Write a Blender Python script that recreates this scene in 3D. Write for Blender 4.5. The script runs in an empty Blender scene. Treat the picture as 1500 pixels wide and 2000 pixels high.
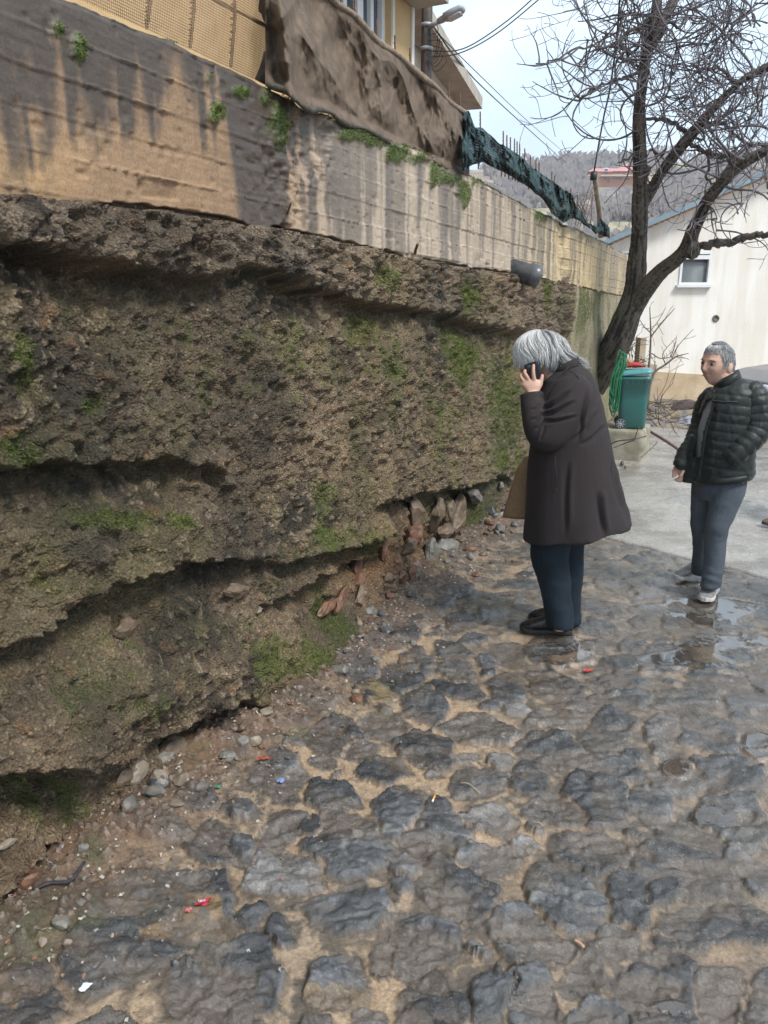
import bpy, bmesh, math, random
import numpy as np
from mathutils import Vector, Matrix
random.seed(7)
R = math.radians
scene = bpy.context.scene
# ------------------------------------------------------------------ camera, sky, sun, exposure
PITCH, CAMH, F = R(14.7), 1.8, 1500.0
cam_d = bpy.data.cameras.new("camera"); cam = bpy.data.objects.new("camera", cam_d)
scene.collection.objects.link(cam); scene.camera = cam
cam.location = (0, 0, CAMH); cam.rotation_euler = (R(90) - PITCH, 0, 0)
cam_d.sensor_fit = 'HORIZONTAL'; cam_d.sensor_width = 36; cam_d.lens = 36 * F / 1500
cam_d.clip_start = 0.05; cam_d.clip_end = 3000
scene.view_settings.view_transform = 'Standard'; scene.view_settings.look = 'None'
scene.view_settings.exposure = 1.4; scene.view_settings.gamma = 1
SUN_EL, SUN_AZ = R(50), R(135)      # azimuth from +Y towards +X: veiled, right of and behind the viewer
world = bpy.data.worlds.new("World"); scene.world = world; world.use_nodes = True
wt = world.node_tree; wt.nodes.clear()
wo = wt.nodes.new('ShaderNodeOutputWorld'); wb = wt.nodes.new('ShaderNodeBackground')
sky = wt.nodes.new('ShaderNodeTexSky'); sky.sky_type = 'NISHITA'; sky.sun_disc = False
sky.sun_elevation = SUN_EL; sky.sun_rotation = SUN_AZ; sky.dust_density = 3
tc = wt.nodes.new('ShaderNodeTexCoord'); mp = wt.nodes.new('ShaderNodeMapping'); mp.inputs['Scale'].default_value = (1, 1, 2.2)
nz = wt.nodes.new('ShaderNodeTexNoise'); nz.inputs['Scale'].default_value = 2.6; nz.inputs['Detail'].default_value = 7; nz.inputs['Roughness'].default_value = .5
rp = wt.nodes.new('ShaderNodeValToRGB')
rp.color_ramp.elements[0].position = .34; rp.color_ramp.elements[0].color = (4.3, 5.5, 6.8, 1)
rp.color_ramp.elements[1].position = .62; rp.color_ramp.elements[1].color = (7.0, 8.4, 9.6, 1)
mx = wt.nodes.new('ShaderNodeMix'); mx.data_type = 'RGBA'; mx.inputs[0].default_value = .86
L = wt.links.new
L(tc.outputs['Generated'], mp.inputs[0]); L(mp.outputs[0], nz.inputs['Vector']); L(nz.outputs['Fac'], rp.inputs[0])
L(sky.outputs[0], mx.inputs[6]); L(rp.outputs[0], mx.inputs[7]); L(mx.outputs[2], wb.inputs[0]); L(wb.outputs[0], wo.inputs[0])
wb.inputs[1].default_value = 0.065
sun_d = bpy.data.lights.new("sun", 'SUN'); sun_d.energy = 1.5; sun_d.angle = R(14); sun_d.color = (1, .96, .9)
sun = bpy.data.objects.new("sun", sun_d); scene.collection.objects.link(sun)
sdir = Vector((math.sin(SUN_AZ) * math.cos(SUN_EL), math.cos(SUN_AZ) * math.cos(SUN_EL), math.sin(SUN_EL)))
sun.rotation_euler = sdir.to_track_quat('Z', 'Y').to_euler()
# ------------------------------------------------------------------ helpers: measured geometry
cp, sp = math.cos(PITCH), math.sin(PITCH)
U = np.array([math.sin(R(25)), math.cos(R(25)), 0]); N = np.array([math.cos(R(25)), -math.sin(R(25)), 0])
P0 = np.array([-.03, 4.56, 0.])
def ray(px, py):
    x, u = px - 750.0, 1000.0 - py
    return np.array([x, u * sp + F * cp, u * cp - F * sp])
def gnd(px, py, z=0.):
    d = ray(px, py); t = (z - CAMH) / d[2]; return np.array([d[0] * t, d[1] * t, z])
def wal(px, py, off=0.):
    d = ray(px, py); c = np.array([0, 0, CAMH]); t = ((P0 + off * N - c) @ N) / (d @ N); return c + t * d
def wsz(px, py, off=0.):
    p = wal(px, py, off); return float((p - P0) @ U), float(p[2])
def aty(px, py, Y):
    d = ray(px, py); t = Y / d[1]; return np.array([d[0] * t, Y, CAMH + d[2] * t])
def walv(px, py, off):
    d = np.stack([px - 750., (1000. - py) * sp + F * cp, (1000. - py) * cp - F * sp], -1); c = np.array([0, 0, CAMH])
    t = ((P0 - c) @ N + off) / (d @ N); return c + t[..., None] * d
def W(s, z, off=0.): return P0 + s * U + off * N + np.array([0, 0, z])
def proj(P):
    x = P[..., 0]; y = P[..., 1]; z = P[..., 2] - CAMH
    dep = np.maximum(y * cp - z * sp, .05); up = y * sp + z * cp
    return 750 + F * x / dep, 1000 - F * up / dep
# ------------------------------------------------------------------ helpers: noise
def _h(ix, iy, iz, seed):
    h = (ix.astype(np.int64) * 374761393 + iy.astype(np.int64) * 668265263 + iz.astype(np.int64) * 2147483647 + seed * 1274126177) & 0xffffffff
    h = ((h ^ (h >> 13)) * 1274126177) & 0xffffffff
    h = ((h ^ (h >> 16)) * 2246822519) & 0xffffffff
    return ((h ^ (h >> 15)) & 0xffffff) / float(0xffffff)
def vn(x, y, z=None, seed=0):
    x, y = np.broadcast_arrays(np.asarray(x, float), np.asarray(y, float)); z = np.zeros_like(x) if z is None else np.broadcast_to(z, x.shape)
    ix, iy, iz = np.floor(x), np.floor(y), np.floor(z); fx, fy, fz = x - ix, y - iy, z - iz
    fx, fy, fz = [f * f * f * (f * (f * 6 - 15) + 10) for f in (fx, fy, fz)]
    r = 0
    zs = (0, 1) if np.any(fz) else (0,)
    for a in (0, 1):
        for b in (0, 1):
            for c in zs:
                w = (fx if a else 1 - fx) * (fy if b else 1 - fy) * ((fz if c else 1 - fz) if len(zs) > 1 else 1)
                r = r + w * _h(ix + a, iy + b, iz + c, seed)
    return r * 2 - 1
def fbm(x, y, z=None, o=4, seed=0, g=.5):
    r, a, t = 0, 1., 0
    for i in range(o):
        r = r + a * vn(x * 2**i, y * 2**i, None if z is None else z * 2**i, seed + i * 17); t += a; a *= g
    return r / t
def cell(x, y, seed=0, jit=.9):
    """cellular noise: nearest distance, second nearest, id of the nearest"""
    ix, iy = np.floor(x), np.floor(y); f1 = np.full(x.shape, 9.); f2 = f1.copy(); idd = np.zeros(x.shape)
    for a in (-1, 0, 1):
        for b in (-1, 0, 1):
            cx, cy = ix + a, iy + b; z0 = np.zeros_like(cx)
            px = cx + .5 + jit * (_h(cx, cy, z0, seed) - .5); py = cy + .5 + jit * (_h(cx, cy, z0 + 1, seed) - .5)
            d = np.hypot(x - px, y - py); hid = _h(cx, cy, z0 + 2, seed)
            n = d < f1
            f2 = np.where(n, f1, np.minimum(f2, d)); idd = np.where(n, hid, idd); f1 = np.where(n, d, f1)
    return f1, f2, idd
def ss(a, b, x):
    t = np.clip((x - a) / (b - a), 0, 1); return t * t * (3 - 2 * t)
def mixc(a, b, t): return a * (1 - t[..., None]) + np.asarray(b, float) * t[..., None]
# ------------------------------------------------------------------ helpers: objects
def tag(o, label=None, cat=None, group=None, kind=None):
    if label: o['label'] = label
    if cat: o['category'] = cat
    if group: o['group'] = group
    if kind: o['kind'] = kind
    return o
def link(o, parent=None):
    scene.collection.objects.link(o)
    if parent is not None: o.parent = parent
    return o
def empty(name, loc, label=None, cat=None, group=None, rz=0.):
    o = bpy.data.objects.new(name, None); o.location = [float(v) for v in loc]; o.rotation_euler = (0, 0, rz); o.empty_display_size = .1
    link(o); return tag(o, label, cat, group)
def local(parent, V):
    """world points -> the parent's local space (parents here are unrotated or rotated about z)"""
    if parent is None: return np.asarray(V, float)
    root = parent; M = Matrix.Identity(4)
    chain = []
    while root is not None: chain.append(root); root = root.parent
    for o in reversed(chain): M = M @ Matrix.LocRotScale(o.location, o.rotation_euler, None)
    Mi = np.array(M.inverted()); V = np.asarray(V, float)
    return V @ Mi[:3, :3].T + Mi[:3, 3]
def mesh_obj(name, V, Fc, mat=None, parent=None, smooth=False, attrs=None, world=True):
    me = bpy.data.meshes.new(name); V = np.asarray(V, float)
    if world and parent is not None: V = local(parent, V)
    Fa = None
    if isinstance(Fc, np.ndarray):
        k = Fc.shape[1]; n = len(Fc)
        me.vertices.add(len(V)); me.vertices.foreach_set('co', V.astype(np.float32).ravel())
        me.loops.add(n * k); me.loops.foreach_set('vertex_index', Fc.astype(np.int32).ravel())
        me.polygons.add(n); me.polygons.foreach_set('loop_start', np.arange(0, n * k, k, dtype=np.int32))
        me.update(calc_edges=True); me.validate()
    else:
        me.from_pydata([tuple(v) for v in V], [], Fc); me.update()
    if smooth: me.polygons.foreach_set('use_smooth', [True] * len(me.polygons))
    for k_, v_ in (attrs or {}).items():
        v_ = np.asarray(v_)
        if v_.ndim == 1:
            a = me.attributes.new(k_, 'FLOAT', 'POINT'); a.data.foreach_set('value', v_.astype(np.float32))
        else:
            a = me.attributes.new(k_, 'FLOAT_COLOR', 'POINT'); c4 = np.ones((len(v_), 4), np.float32); c4[:, :3] = v_; a.data.foreach_set('color', c4.ravel())
    if mat: me.materials.append(mat)
    o = bpy.data.objects.new(name, me); return link(o, parent)
def grid_faces(n, m, close=False):
    i = np.arange(n - 1)[:, None]; j = np.arange(m if close else m - 1)[None, :]
    a = i * m + j; b = i * m + (j + 1) % m; return np.stack([a, b, b + m, a + m], -1).reshape(-1, 4)
class MB:
    def __init__(s): s.v = []; s.f = []
    def add(s, V, Fc):
        o = len(s.v); s.v += [tuple(map(float, p)) for p in V]; s.f += [tuple(int(i) + o for i in q) for q in Fc]; return s
    def box(s, c, dx, dy, dz, ax=None):
        """ax = three unit axes; d = full sizes"""
        ax = ax or ((1, 0, 0), (0, 1, 0), (0, 0, 1)); X, Y, Z = [np.array(a, float) for a in ax]; c = np.array(c, float)
        V = [c + X * dx / 2 * i + Y * dy / 2 * j + Z * dz / 2 * k for k in (-1, 1) for j in (-1, 1) for i in (-1, 1)]
        Fq = [(0, 2, 3, 1), (4, 5, 7, 6), (0, 1, 5, 4), (2, 6, 7, 3), (0, 4, 6, 2), (1, 3, 7, 5)]
        if np.cross(X, Y) @ Z < 0: Fq = [q[::-1] for q in Fq]
        return s.add(V, Fq)
    def tube(s, pts, rad, n=8, caps=True, squash=None):
        pts = [np.array(p, float) for p in pts]; m = len(pts)
        rad = list(rad) if hasattr(rad, '__len__') else [rad] * m
        up = None; rings = []
        for i, p in enumerate(pts):
            t = pts[min(i + 1, m - 1)] - pts[max(i - 1, 0)]; t = t / (np.linalg.norm(t) + 1e-9)
            if up is None: up = np.array([0, 0, 1.]) if abs(t[2]) < .9 else np.array([1., 0, 0])
            a = np.cross(t, up); a /= np.linalg.norm(a) + 1e-9; b = np.cross(a, t); up = b
            rings.append([p + rad[i] * (math.cos(q) * a + math.sin(q) * b * (squash or 1)) for q in [2 * math.pi * k / n for k in range(n)]])
        V = [q for r_ in rings for q in r_]; Fq = [tuple(q) for q in grid_faces(m, n, True)]
        if caps: Fq += [tuple(range(n))[::-1], tuple(range((m - 1) * n, m * n))]
        return s.add(V, Fq)
    def loft(s, rings, n=20, sup=2.0):
        """rings: (center, axisA, axisB) half-axis vectors"""
        V = []
        for c, a, b in rings:
            c, a, b = map(lambda q: np.array(q, float), (c, a, b))
            for k in range(n):
                t = 2 * math.pi * k / n; ct, st = math.cos(t), math.sin(t); e = 2 / sup
                V.append(c + a * math.copysign(abs(ct)**e, ct) + b * math.copysign(abs(st)**e, st))
        m = len(rings); Fq = [tuple(q) for q in grid_faces(m, n, True)]
        Fq += [tuple(range(n))[::-1], tuple(range((m - 1) * n, m * n))]
        return s.add(V, Fq)
    def ell(s, c, rx, ry, rz, ax=None, n=14, m=9):
        ax = ax or np.eye(3); X, Y, Z = [np.array(a, float) for a in ax]; V = []
        for i in range(m + 1):
            p = -math.pi / 2 + math.pi * i / m; p = max(-1.54, min(1.54, p))
            for k in range(n):
                t = 2 * math.pi * k / n
                V.append(np.array(c, float) + X * rx * math.cos(p) * math.cos(t) + Y * ry * math.cos(p) * math.sin(t) + Z * rz * math.sin(p))
        Fq = [tuple(q) for q in grid_faces(m + 1, n, True)] + [tuple(range(n))[::-1], tuple(range(m * n, m * n + n))]
        return s.add(V, Fq)
    def build(s, name, mat=None, parent=None, smooth=False, attrs=None):
        return mesh_obj(name, np.array(s.v), s.f, mat, parent, smooth, attrs)
def fix_normals(o):
    bm = bmesh.new(); bm.from_mesh(o.data); bmesh.ops.recalc_face_normals(bm, faces=bm.faces); bm.to_mesh(o.data); bm.free(); return o
def remesh(o, voxel, smooth=2, sub=0):
    """fuse overlapping closed pieces of o into one continuous skin"""
    fix_normals(o)
    m = o.modifiers.new('r', 'REMESH'); m.mode = 'VOXEL'; m.voxel_size = voxel; m.use_smooth_shade = True
    if smooth: sm = o.modifiers.new('s', 'SMOOTH'); sm.iterations = smooth; sm.factor = .5
    dg = bpy.context.evaluated_depsgraph_get(); dg.update()
    me = bpy.data.meshes.new_from_object(o.evaluated_get(dg)); o.modifiers.clear()
    mats = list(o.data.materials); old = o.data; o.data = me; me.name = old.name; bpy.data.meshes.remove(old)
    if not len(me.materials):
        for q in mats: me.materials.append(q)
    me.polygons.foreach_set('use_smooth', [True] * len(me.polygons)); return o
def get_vn(o):
    me = o.data; n = len(me.vertices); co = np.empty(n * 3, np.float32); no = np.empty(n * 3, np.float32)
    me.vertices.foreach_get('co', co); me.vertex_normals.foreach_get('vector', no); return co.reshape(-1, 3).astype(float), no.reshape(-1, 3).astype(float)
def set_v(o, co): o.data.vertices.foreach_set('co', co.astype(np.float32).ravel()); o.data.update()
def cr(pts, k=6):
    """Catmull-Rom through rows of pts"""
    P = np.array(pts, float); P = np.vstack([2 * P[0] - P[1], P, 2 * P[-1] - P[-2]]); out = []
    for i in range(1, len(P) - 2):
        for j in range(k):
            t = j / k; a, b, c, d = P[i - 1:i + 3]
            out.append(.5 * (2 * b + (c - a) * t + (2 * a - 5 * b + 4 * c - d) * t * t + (3 * b - a - 3 * c + d) * t**3))
    out.append(P[-2]); return np.array(out)
# ------------------------------------------------------------------ helpers: materials
class NT:
    def __init__(s, name):
        s.m = bpy.data.materials.new(name); s.m.use_nodes = True; s.t = s.m.node_tree; s.b = s.t.nodes['Principled BSDF']; s.out = s.t.nodes['Material Output']
        s.co = s.n('ShaderNodeTexCoord').outputs['Object']
    def n(s, typ, **kw):
        q = s.t.nodes.new(typ)
        for k, v in kw.items():
            if k in q.inputs.keys(): q.inputs[k].default_value = v
            else: setattr(q, k, v)
        return q
    def l(s, a, b): s.t.links.new(a, b)
    def noise(s, scale, detail=4, rough=.55, vec=None, stretch=None):
        q = s.n('ShaderNodeTexNoise', Scale=scale, Detail=detail, Roughness=rough); v = vec or s.co
        if stretch: mp_ = s.n('ShaderNodeMapping'); mp_.inputs['Scale'].default_value = stretch; s.l(v, mp_.inputs[0]); v = mp_.outputs[0]
        s.l(v, q.inputs['Vector']); return q.outputs['Fac']
    def ramp(s, fac, stops):
        q = s.n('ShaderNodeValToRGB'); e = q.color_ramp.elements
        while len(e) < len(stops): e.new(.5)
        for i, (p, c) in enumerate(stops):
            e[i].position = p; e[i].color = (c, c, c, 1) if not hasattr(c, '__len__') else (*c, 1)
        s.l(fac, q.inputs[0]); return q.outputs[0]
    def mix(s, a, b, fac=.5, mode='MIX'):
        q = s.n('ShaderNodeMix', data_type='RGBA', blend_type=mode)
        for i, v in ((0, fac), (6, a), (7, b)):
            if isinstance(v, bpy.types.NodeSocket): s.l(v, q.inputs[i])
            elif hasattr(v, '__len__'): q.inputs[i].default_value = (*v, 1)
            else: q.inputs[i].default_value = v
        return q.outputs[2]
    def math(s, op, a, b=0.):
        q = s.n('ShaderNodeMath', operation=op)
        for i, v in ((0, a), (1, b)):
            if isinstance(v, bpy.types.NodeSocket): s.l(v, q.inputs[i])
            else: q.inputs[i].default_value = v
        return q.outputs[0]
    def attr(s, name, out='Color'): q = s.n('ShaderNodeAttribute', attribute_name=name); return q.outputs[out]
    def bump(s, h, dist=.01, strength=1., prev=None):
        q = s.n('ShaderNodeBump', Distance=dist, Strength=strength); s.l(h, q.inputs['Height'])
        if prev is not None: s.l(prev, q.inputs['Normal'])
        return q.outputs[0]
    def fin(s, col=None, rough=None, nrm=None, spec=None):
        for k, v in (('Base Color', col), ('Roughness', rough), ('Normal', nrm), ('Specular IOR Level', spec)):
            if v is None: continue
            if isinstance(v, bpy.types.NodeSocket): s.l(v, s.b.inputs[k])
            elif hasattr(v, '__len__'): s.b.inputs[k].default_value = (*v, 1)
            else: s.b.inputs[k].default_value = v
        return s.m
def simple(name, c1, c2=None, scale=20, rough=.6, bump=.0, bscale=None, metal=0., stretch=None, detail=5):
    t = NT(name); c2 = c2 or tuple(min(1, x * 1.35) for x in c1)
    f = t.ramp(t.noise(scale, detail, stretch=stretch), [(.32, c1), (.68, c2)])
    nr = t.bump(t.noise(bscale or scale * 3, 5, stretch=stretch), bump) if bump else None
    t.b.inputs['Metallic'].default_value = metal
    rr = t.ramp(t.noise(scale * .7, 3), [(.3, max(0, rough - .12)), (.7, min(1, rough + .1))])
    return t.fin(f, rr, nr)
# ================================================================== GROUND: cobbled road + concrete slab, one relief sheet
STONES = [(310,1800,175,88,-20,1),(550,1705,85,40,5,2),(418,1655,55,33,5,0),(476,1668,24,26,0,0),(552,1622,46,26,-20,0),(678,1655,84,52,15,0),
(685,1785,74,44,-10,0),(452,1918,118,78,-33,0),(562,1820,26,18,0,0),(650,1925,62,52,0,1),(40,1945,75,55,10,1),(545,1518,44,40,40,0),(650,1560,54,30,10,0),
(775,1590,46,48,20,0),(848,1622,58,46,-30,0),(935,1535,50,34,0,0),(1035,1530,38,26,0,1),(955,1615,55,18,0,3),(1085,1585,58,28,5,0),(1160,1562,62,46,25,0),
(1262,1570,45,32,30,0),(1432,1597,80,48,10,0),(1325,1512,52,32,5,2),(955,1680,53,30,0,0),(1150,1675,78,38,10,0),(1350,1638,60,24,15,0),(1335,1700,92,42,15,0),
(1462,1700,55,26,35,0),(880,1735,78,44,25,0),(1095,1755,74,48,30,0),(1228,1765,50,46,0,0),(1300,1742,28,22,0,0),(1400,1812,102,46,-5,0),(1028,1820,72,44,15,0),
(830,1850,62,50,0,0),(1205,1830,42,26,0,3),(1150,1890,38,46,0,1),(965,1940,36,50,0,0),(1050,1945,38,66,5,0),(1290,1935,76,68,10,0),(1165,1985,56,28,0,0),
(835,1965,72,60,0,0),(1405,1935,42,52,0,3),(1492,1950,22,52,0,0),(785,1319,38,28,0,0),(828,1380,44,30,22,0),(753,1420,46,22,0,0),(828,1468,58,30,10,0),
(930,1430,80,26,5,3),(889,1352,58,18,20,0),(988,1350,37,29,0,0),(1084,1340,56,27,20,0),(748,1508,42,22,0,0),(1073,1473,76,32,10,0),(1090,1410,60,20,5,3),
(1180,1430,56,36,-10,0),(1217,1370,58,15,0,0),(1212,1335,50,13,0,0),(1212,1295,46,13,-8,0),(1233,1262,29,11,0,0),(1303,1281,42,20,10,0),(1297,1428,40,24,10,2),
(1393,1436,82,30,10,0),(1190,1505,62,18,5,0),(1430,1514,72,34,10,0),(1340,1370,62,20,5,0),(1441,1281,32,12,0,0),(1255,1217,26,10,0,0),(1340,1215,40,11,5,0),
(1425,1225,30,10,0,0),(743,1257,24,15,0,0),(790,1241,31,17,0,0),(807,1275,26,10,0,0),(833,1300,19,22,20,0),(881,1271,34,13,10,0),(892,1313,30,20,35,0),
(897,1220,24,14,0,0),(921,1252,26,11,0,0),(913,1180,17,15,0,0),(871,1175,18,14,0,0),(849,1201,17,12,0,0),(887,1143,36,16,0,0),(815,1212,22,8,0,0),
(967,1201,25,14,0,2),(999,1276,44,16,5,0),(956,1295,22,10,0,0),(698,1304,42,26,10,0),(650,1440,56,30,-5,0),(620,1370,40,26,0,3),(732,1356,30,22,0,1),
(1450,1370,40,22,0,0),(700,1470,34,20,20,0),(1020,1225,26,10,0,0),(1165,1230,34,12,0,0),(1380,1330,44,16,6,0),(1470,1440,30,20,0,2),(610,1620,20,16,0,0),
(1240,1480,22,12,0,0),(745,1880,22,26,0,0),(1120,1640,22,14,0,0)]
th = np.arange(R(-62), R(66), .0029); lr = np.arange(math.log(.85), math.log(19.), .0029)
TH, LR = np.meshgrid(th, lr); rr_ = np.exp(LR); GX = rr_ * np.sin(TH); GY = rr_ * np.cos(TH)
shape = GX.shape
Pm = np.stack([GX, GY, np.zeros(shape)], -1); gpx, gpy = proj(Pm)
# slab / cobble divide
A_ = gnd(1150, 1040); B_ = gnd(1500, 1128); dv = (B_ - A_)[:2]; dv /= np.linalg.norm(dv); nv = np.array([-dv[1], dv[0]])
if nv[1] < 0: nv = -nv
side = (GX - A_[0]) * nv[0] + (GY - A_[1]) * nv[1] + .05 * fbm(GX * 1.5, GY * 1.5, seed=3, o=3)
wall_d = (GX - P0[0]) * N[0] + (GY - P0[1]) * N[1]          # distance from the wall foot line
slab = ss(0, .02, side) * ss(.0, .35, GX - 1.0 - .0 * GY)
crack = np.exp(-(side / .018)**2) * (GX > 1.3)
wx = GX + .045 * fbm(GX * 7, GY * 7, seed=11, o=4, g=.6); wy = GY + .045 * fbm(GX * 7, GY * 7, seed=12, o=4, g=.6)
hgt = np.zeros(shape); sm = np.zeros(shape); R1 = np.full(shape, 9.); R2 = np.full(shape, 9.); sid = np.zeros(shape); styp = np.zeros(shape); edge = np.zeros(shape)
occ = []
def put_stone(c, a, b, typ, k):
    global hgt, sm
    M2 = np.array([a, b]).T; Mi = np.linalg.inv(M2); rad = max(np.linalg.norm(a), np.linalg.norm(b)) * 1.5
    sel = (abs(GX - c[0]) < rad) & (abs(GY - c[1]) < rad)
    if not sel.any(): return
    x = wx[sel] - c[0]; y = wy[sel] - c[1]; q = Mi[0, 0] * x + Mi[0, 1] * y; w = Mi[1, 0] * x + Mi[1, 1] * y
    rs = np.random.RandomState(k * 7 + 3); e = rs.uniform(1.9, 2.8); r0 = (abs(q)**e + abs(w)**e)**(1 / e)
    for _ in range(rs.randint(3, 7)):                       # flat broken sides
        an = rs.uniform(0, 6.28); r0 = np.maximum(r0, (q * math.cos(an) + w * math.sin(an)) / rs.uniform(.72, .97))
    r0 = r0 * .95 + .06 * fbm(x * 30, y * 30, seed=k + 900, o=3); t1, t2 = rs.uniform(-.012, .012, 2); h0 = rs.uniform(.003, .012)
    dome = np.clip(1 - r0**2, 0, 1)**.5
    ang = rs.uniform(-.5, .5); xs = (x * math.cos(ang) + y * math.sin(ang)); ys = (-x * math.sin(ang) + y * math.cos(ang))
    rid = 1 - abs(fbm(xs * 5, ys * 16, seed=100 + k, o=4, g=.6)) * 2
    f = h0 + q * t1 + w * t2 + .003 * dome + .010 * (rid - .6) + .008 * fbm(xs * 9, ys * 9, seed=k + 5, o=3); tq = 3.6 * fbm(xs * 4.5, ys * 9, seed=k + 55, o=4, g=.55); f = f + .0085 * (np.floor(tq) + ss(.36, .64, tq - np.floor(tq)))
    a1, a2 = R1[sel], R2[sel]; n1 = r0 < a1; R2[sel] = np.where(n1, a1, np.minimum(a2, r0)); R1[sel] = np.minimum(a1, r0)
    hh = hgt[sel]; hgt[sel] = np.where(n1, f, hh)
    i_ = sid[sel]; i_[n1] = rs.rand(); sid[sel] = i_; t_ = styp[sel]; t_[n1] = typ; styp[sel] = t_
for k, (cx, cy, rx, ry, ro, ty) in enumerate(STONES):
    c, s_ = math.cos(R(ro)), math.sin(R(ro)); cc = gnd(cx, cy)
    a = (gnd(cx + rx * c, cy + rx * s_) - gnd(cx - rx * c, cy - rx * s_))[:2] / 2 * 1.13
    b = (gnd(cx - ry * s_, cy + ry * c) - gnd(cx + ry * s_, cy - ry * c))[:2] / 2 * 1.17
    put_stone(cc[:2], a, b, ty, k); occ.append((cc[0], cc[1], max(np.linalg.norm(a), np.linalg.norm(b)), min(np.linalg.norm(a), np.linalg.norm(b))))
rs = np.random.RandomState(5); k = 200
SCL = 1.
for it_ in range(16000):                                        # the rest of the paving between and beyond
    r_ = math.exp(rs.uniform(math.log(1.0), math.log(9.5))); t_ = rs.uniform(-1.0, 1.1); x, y = r_ * math.sin(t_), r_ * math.cos(t_)
    if (x - A_[0]) * nv[0] + (y - A_[1]) * nv[1] > -.05 and x > .9: continue
    dw = (np.array([x, y]) - P0[:2]) @ N[:2]
    if dw < .06 or y > 9: continue
    ra = rs.uniform(.08, .17) if it_ < 7000 else rs.uniform(.03, .085); rb = ra * rs.uniform(.55, .95)
    if any((x - q[0])**2 + (y - q[1])**2 < ((q[2] + q[3]) * .46 + ra * .80 + .003)**2 for q in occ): continue
    an = rs.uniform(-.6, .6); put_stone(np.array([x, y]), np.array([math.cos(an), math.sin(an)]) * ra, np.array([-math.sin(an), math.cos(an)]) * rb, rs.choice([0, 0, 0, 3, 2]), k)
    occ.append((x, y, ra, rb)); k += 1
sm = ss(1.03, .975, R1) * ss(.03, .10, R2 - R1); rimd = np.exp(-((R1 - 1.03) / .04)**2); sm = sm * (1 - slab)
hgt = hgt * sm
hgt = hgt * (1 - slab)
mort = .009 * fbm(GX * 14, GY * 14, seed=41, o=5, g=.65) + .012 * fbm(GX * 2.2, GY * 2.2, seed=42, o=3)
f1, f2, _c = cell(GX * 70, GY * 70, seed=4); grit = np.clip(.5 - f1, 0, 1) * .005
und = .018 * fbm(GX * .8, GY * .8, seed=44, o=2)
Z = und + mort * (1 - .3 * slab) + grit * (1 - sm) * (1 - slab * .7) + hgt * (1 - .45 * ss(2.8, 4.6, GY)) * (1 - .2 * ss(.3, 1.5, GX)) - crack * .02 + sm * (1 - slab) * .006 * fbm(wx * 30, wy * 44, seed=84, o=3) - (1 - sm) * (1 - slab) * .004
dirt = ss(.46, .03, wall_d + .16 * fbm(GX * 3, GY * 3, seed=50, o=4)) * (wall_d > -1)
f1d, f2d, idd = cell(wx * 22, wy * 22, seed=8); peb = np.clip(.42 - f1d, 0, 1) * .05 * (idd > .35)
Z = Z * (1 - .35 * dirt) + dirt * (.03 + peb + .02 * fbm(GX * 9, GY * 9, seed=51, o=4)) * 1.0
Z = Z + ss(.3, -.1, wall_d) * .03
# puddles lie flat at low spots
lowp = .02 * fbm(GX * .8, GY * .8, seed=44, o=2)
pudn = fbm(GX * 1.7, GY * 2.2, seed=61, o=3)
def pblob(cx, cy, rx, ry): return np.exp(-(((gpx - cx) / rx)**2 + ((gpy - cy) / ry)**2))
pmask = np.maximum.reduce([pblob(1395, 1590, 45, 28), pblob(1478, 1460, 34, 20), pblob(1322, 1500, 34, 20), pblob(1005, 1925, 22, 40), pblob(1255, 1560, 26, 16), pblob(1090, 1275, 70, 30) * .8, pblob(1420, 1190, 90, 26), pblob(1350, 1290, 120, 20) * .8, pblob(1310, 1975, 40, 22), pblob(1440, 1260, 60, 16)])
plev = und + .003 + .0055 * ss(.2, 1.6, GX)
pud = ss(0, .004, plev - Z) * ss(.3, .5, pmask + .25 * pudn + .30 * ss(.3, 1.6, GX) * ss(-.25, .3, fbm(GX * 4, GY * 4, seed=62, o=3))) * (gpy > 950)
Z = np.where(pud > .3, np.maximum(Z, plev), Z)
# colours
n1 = fbm(GX * 4, GY * 4, seed=70, o=5, g=.6); n2 = fbm(GX * 30, GY * 30, seed=71, o=3); n3 = fbm(GX * 1.3, GY * 1.3, seed=72, o=3)
farness = ss(0.2, 2.2, GX) * .8 + ss(5, 8, GY) * .3
mc = np.zeros(shape + (3,)) + np.array([.42, .30, .195]); mc = mixc(mc, (.145, .115, .085), ss(-.35, .25, n1 * 1.1 + .5 * n3 + farness * .15)); mc = mixc(mc, (.52, .38, .25), ss(.1, .5, n2 + n1 * .5) * .55); mc = mixc(mc, (.07, .06, .05), ss(.2, .6, -n2) * .5)
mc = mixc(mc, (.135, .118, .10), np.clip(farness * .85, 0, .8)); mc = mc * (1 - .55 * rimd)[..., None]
sc_ = np.zeros(shape + (3,)) + np.array([.056, .058, .062]); sc_ = sc_ * (.5 + .9 * sid)[..., None] * (1 + .5 * n2 + .35 * n1)[..., None]
sc_ = mixc(sc_, (.13, .11, .09), (styp == 3) * .75); sc_ = mixc(sc_, (.19, .18, .17), (styp == 2) * .75)
sc_ = mixc(sc_, (.20, .135, .065), np.clip(ss(.1, .35, fbm(GX * 9, GY * 9, seed=80, o=4)) * (styp == 1) + .0, 0, 1))
vein = ss(.93, .99, 1 - abs(fbm(GX * 3 + sid * 9, GY * 8, seed=81, o=3))) * (sid > .55); sc_ = mixc(sc_, (.3, .28, .26), vein * .35)
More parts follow.
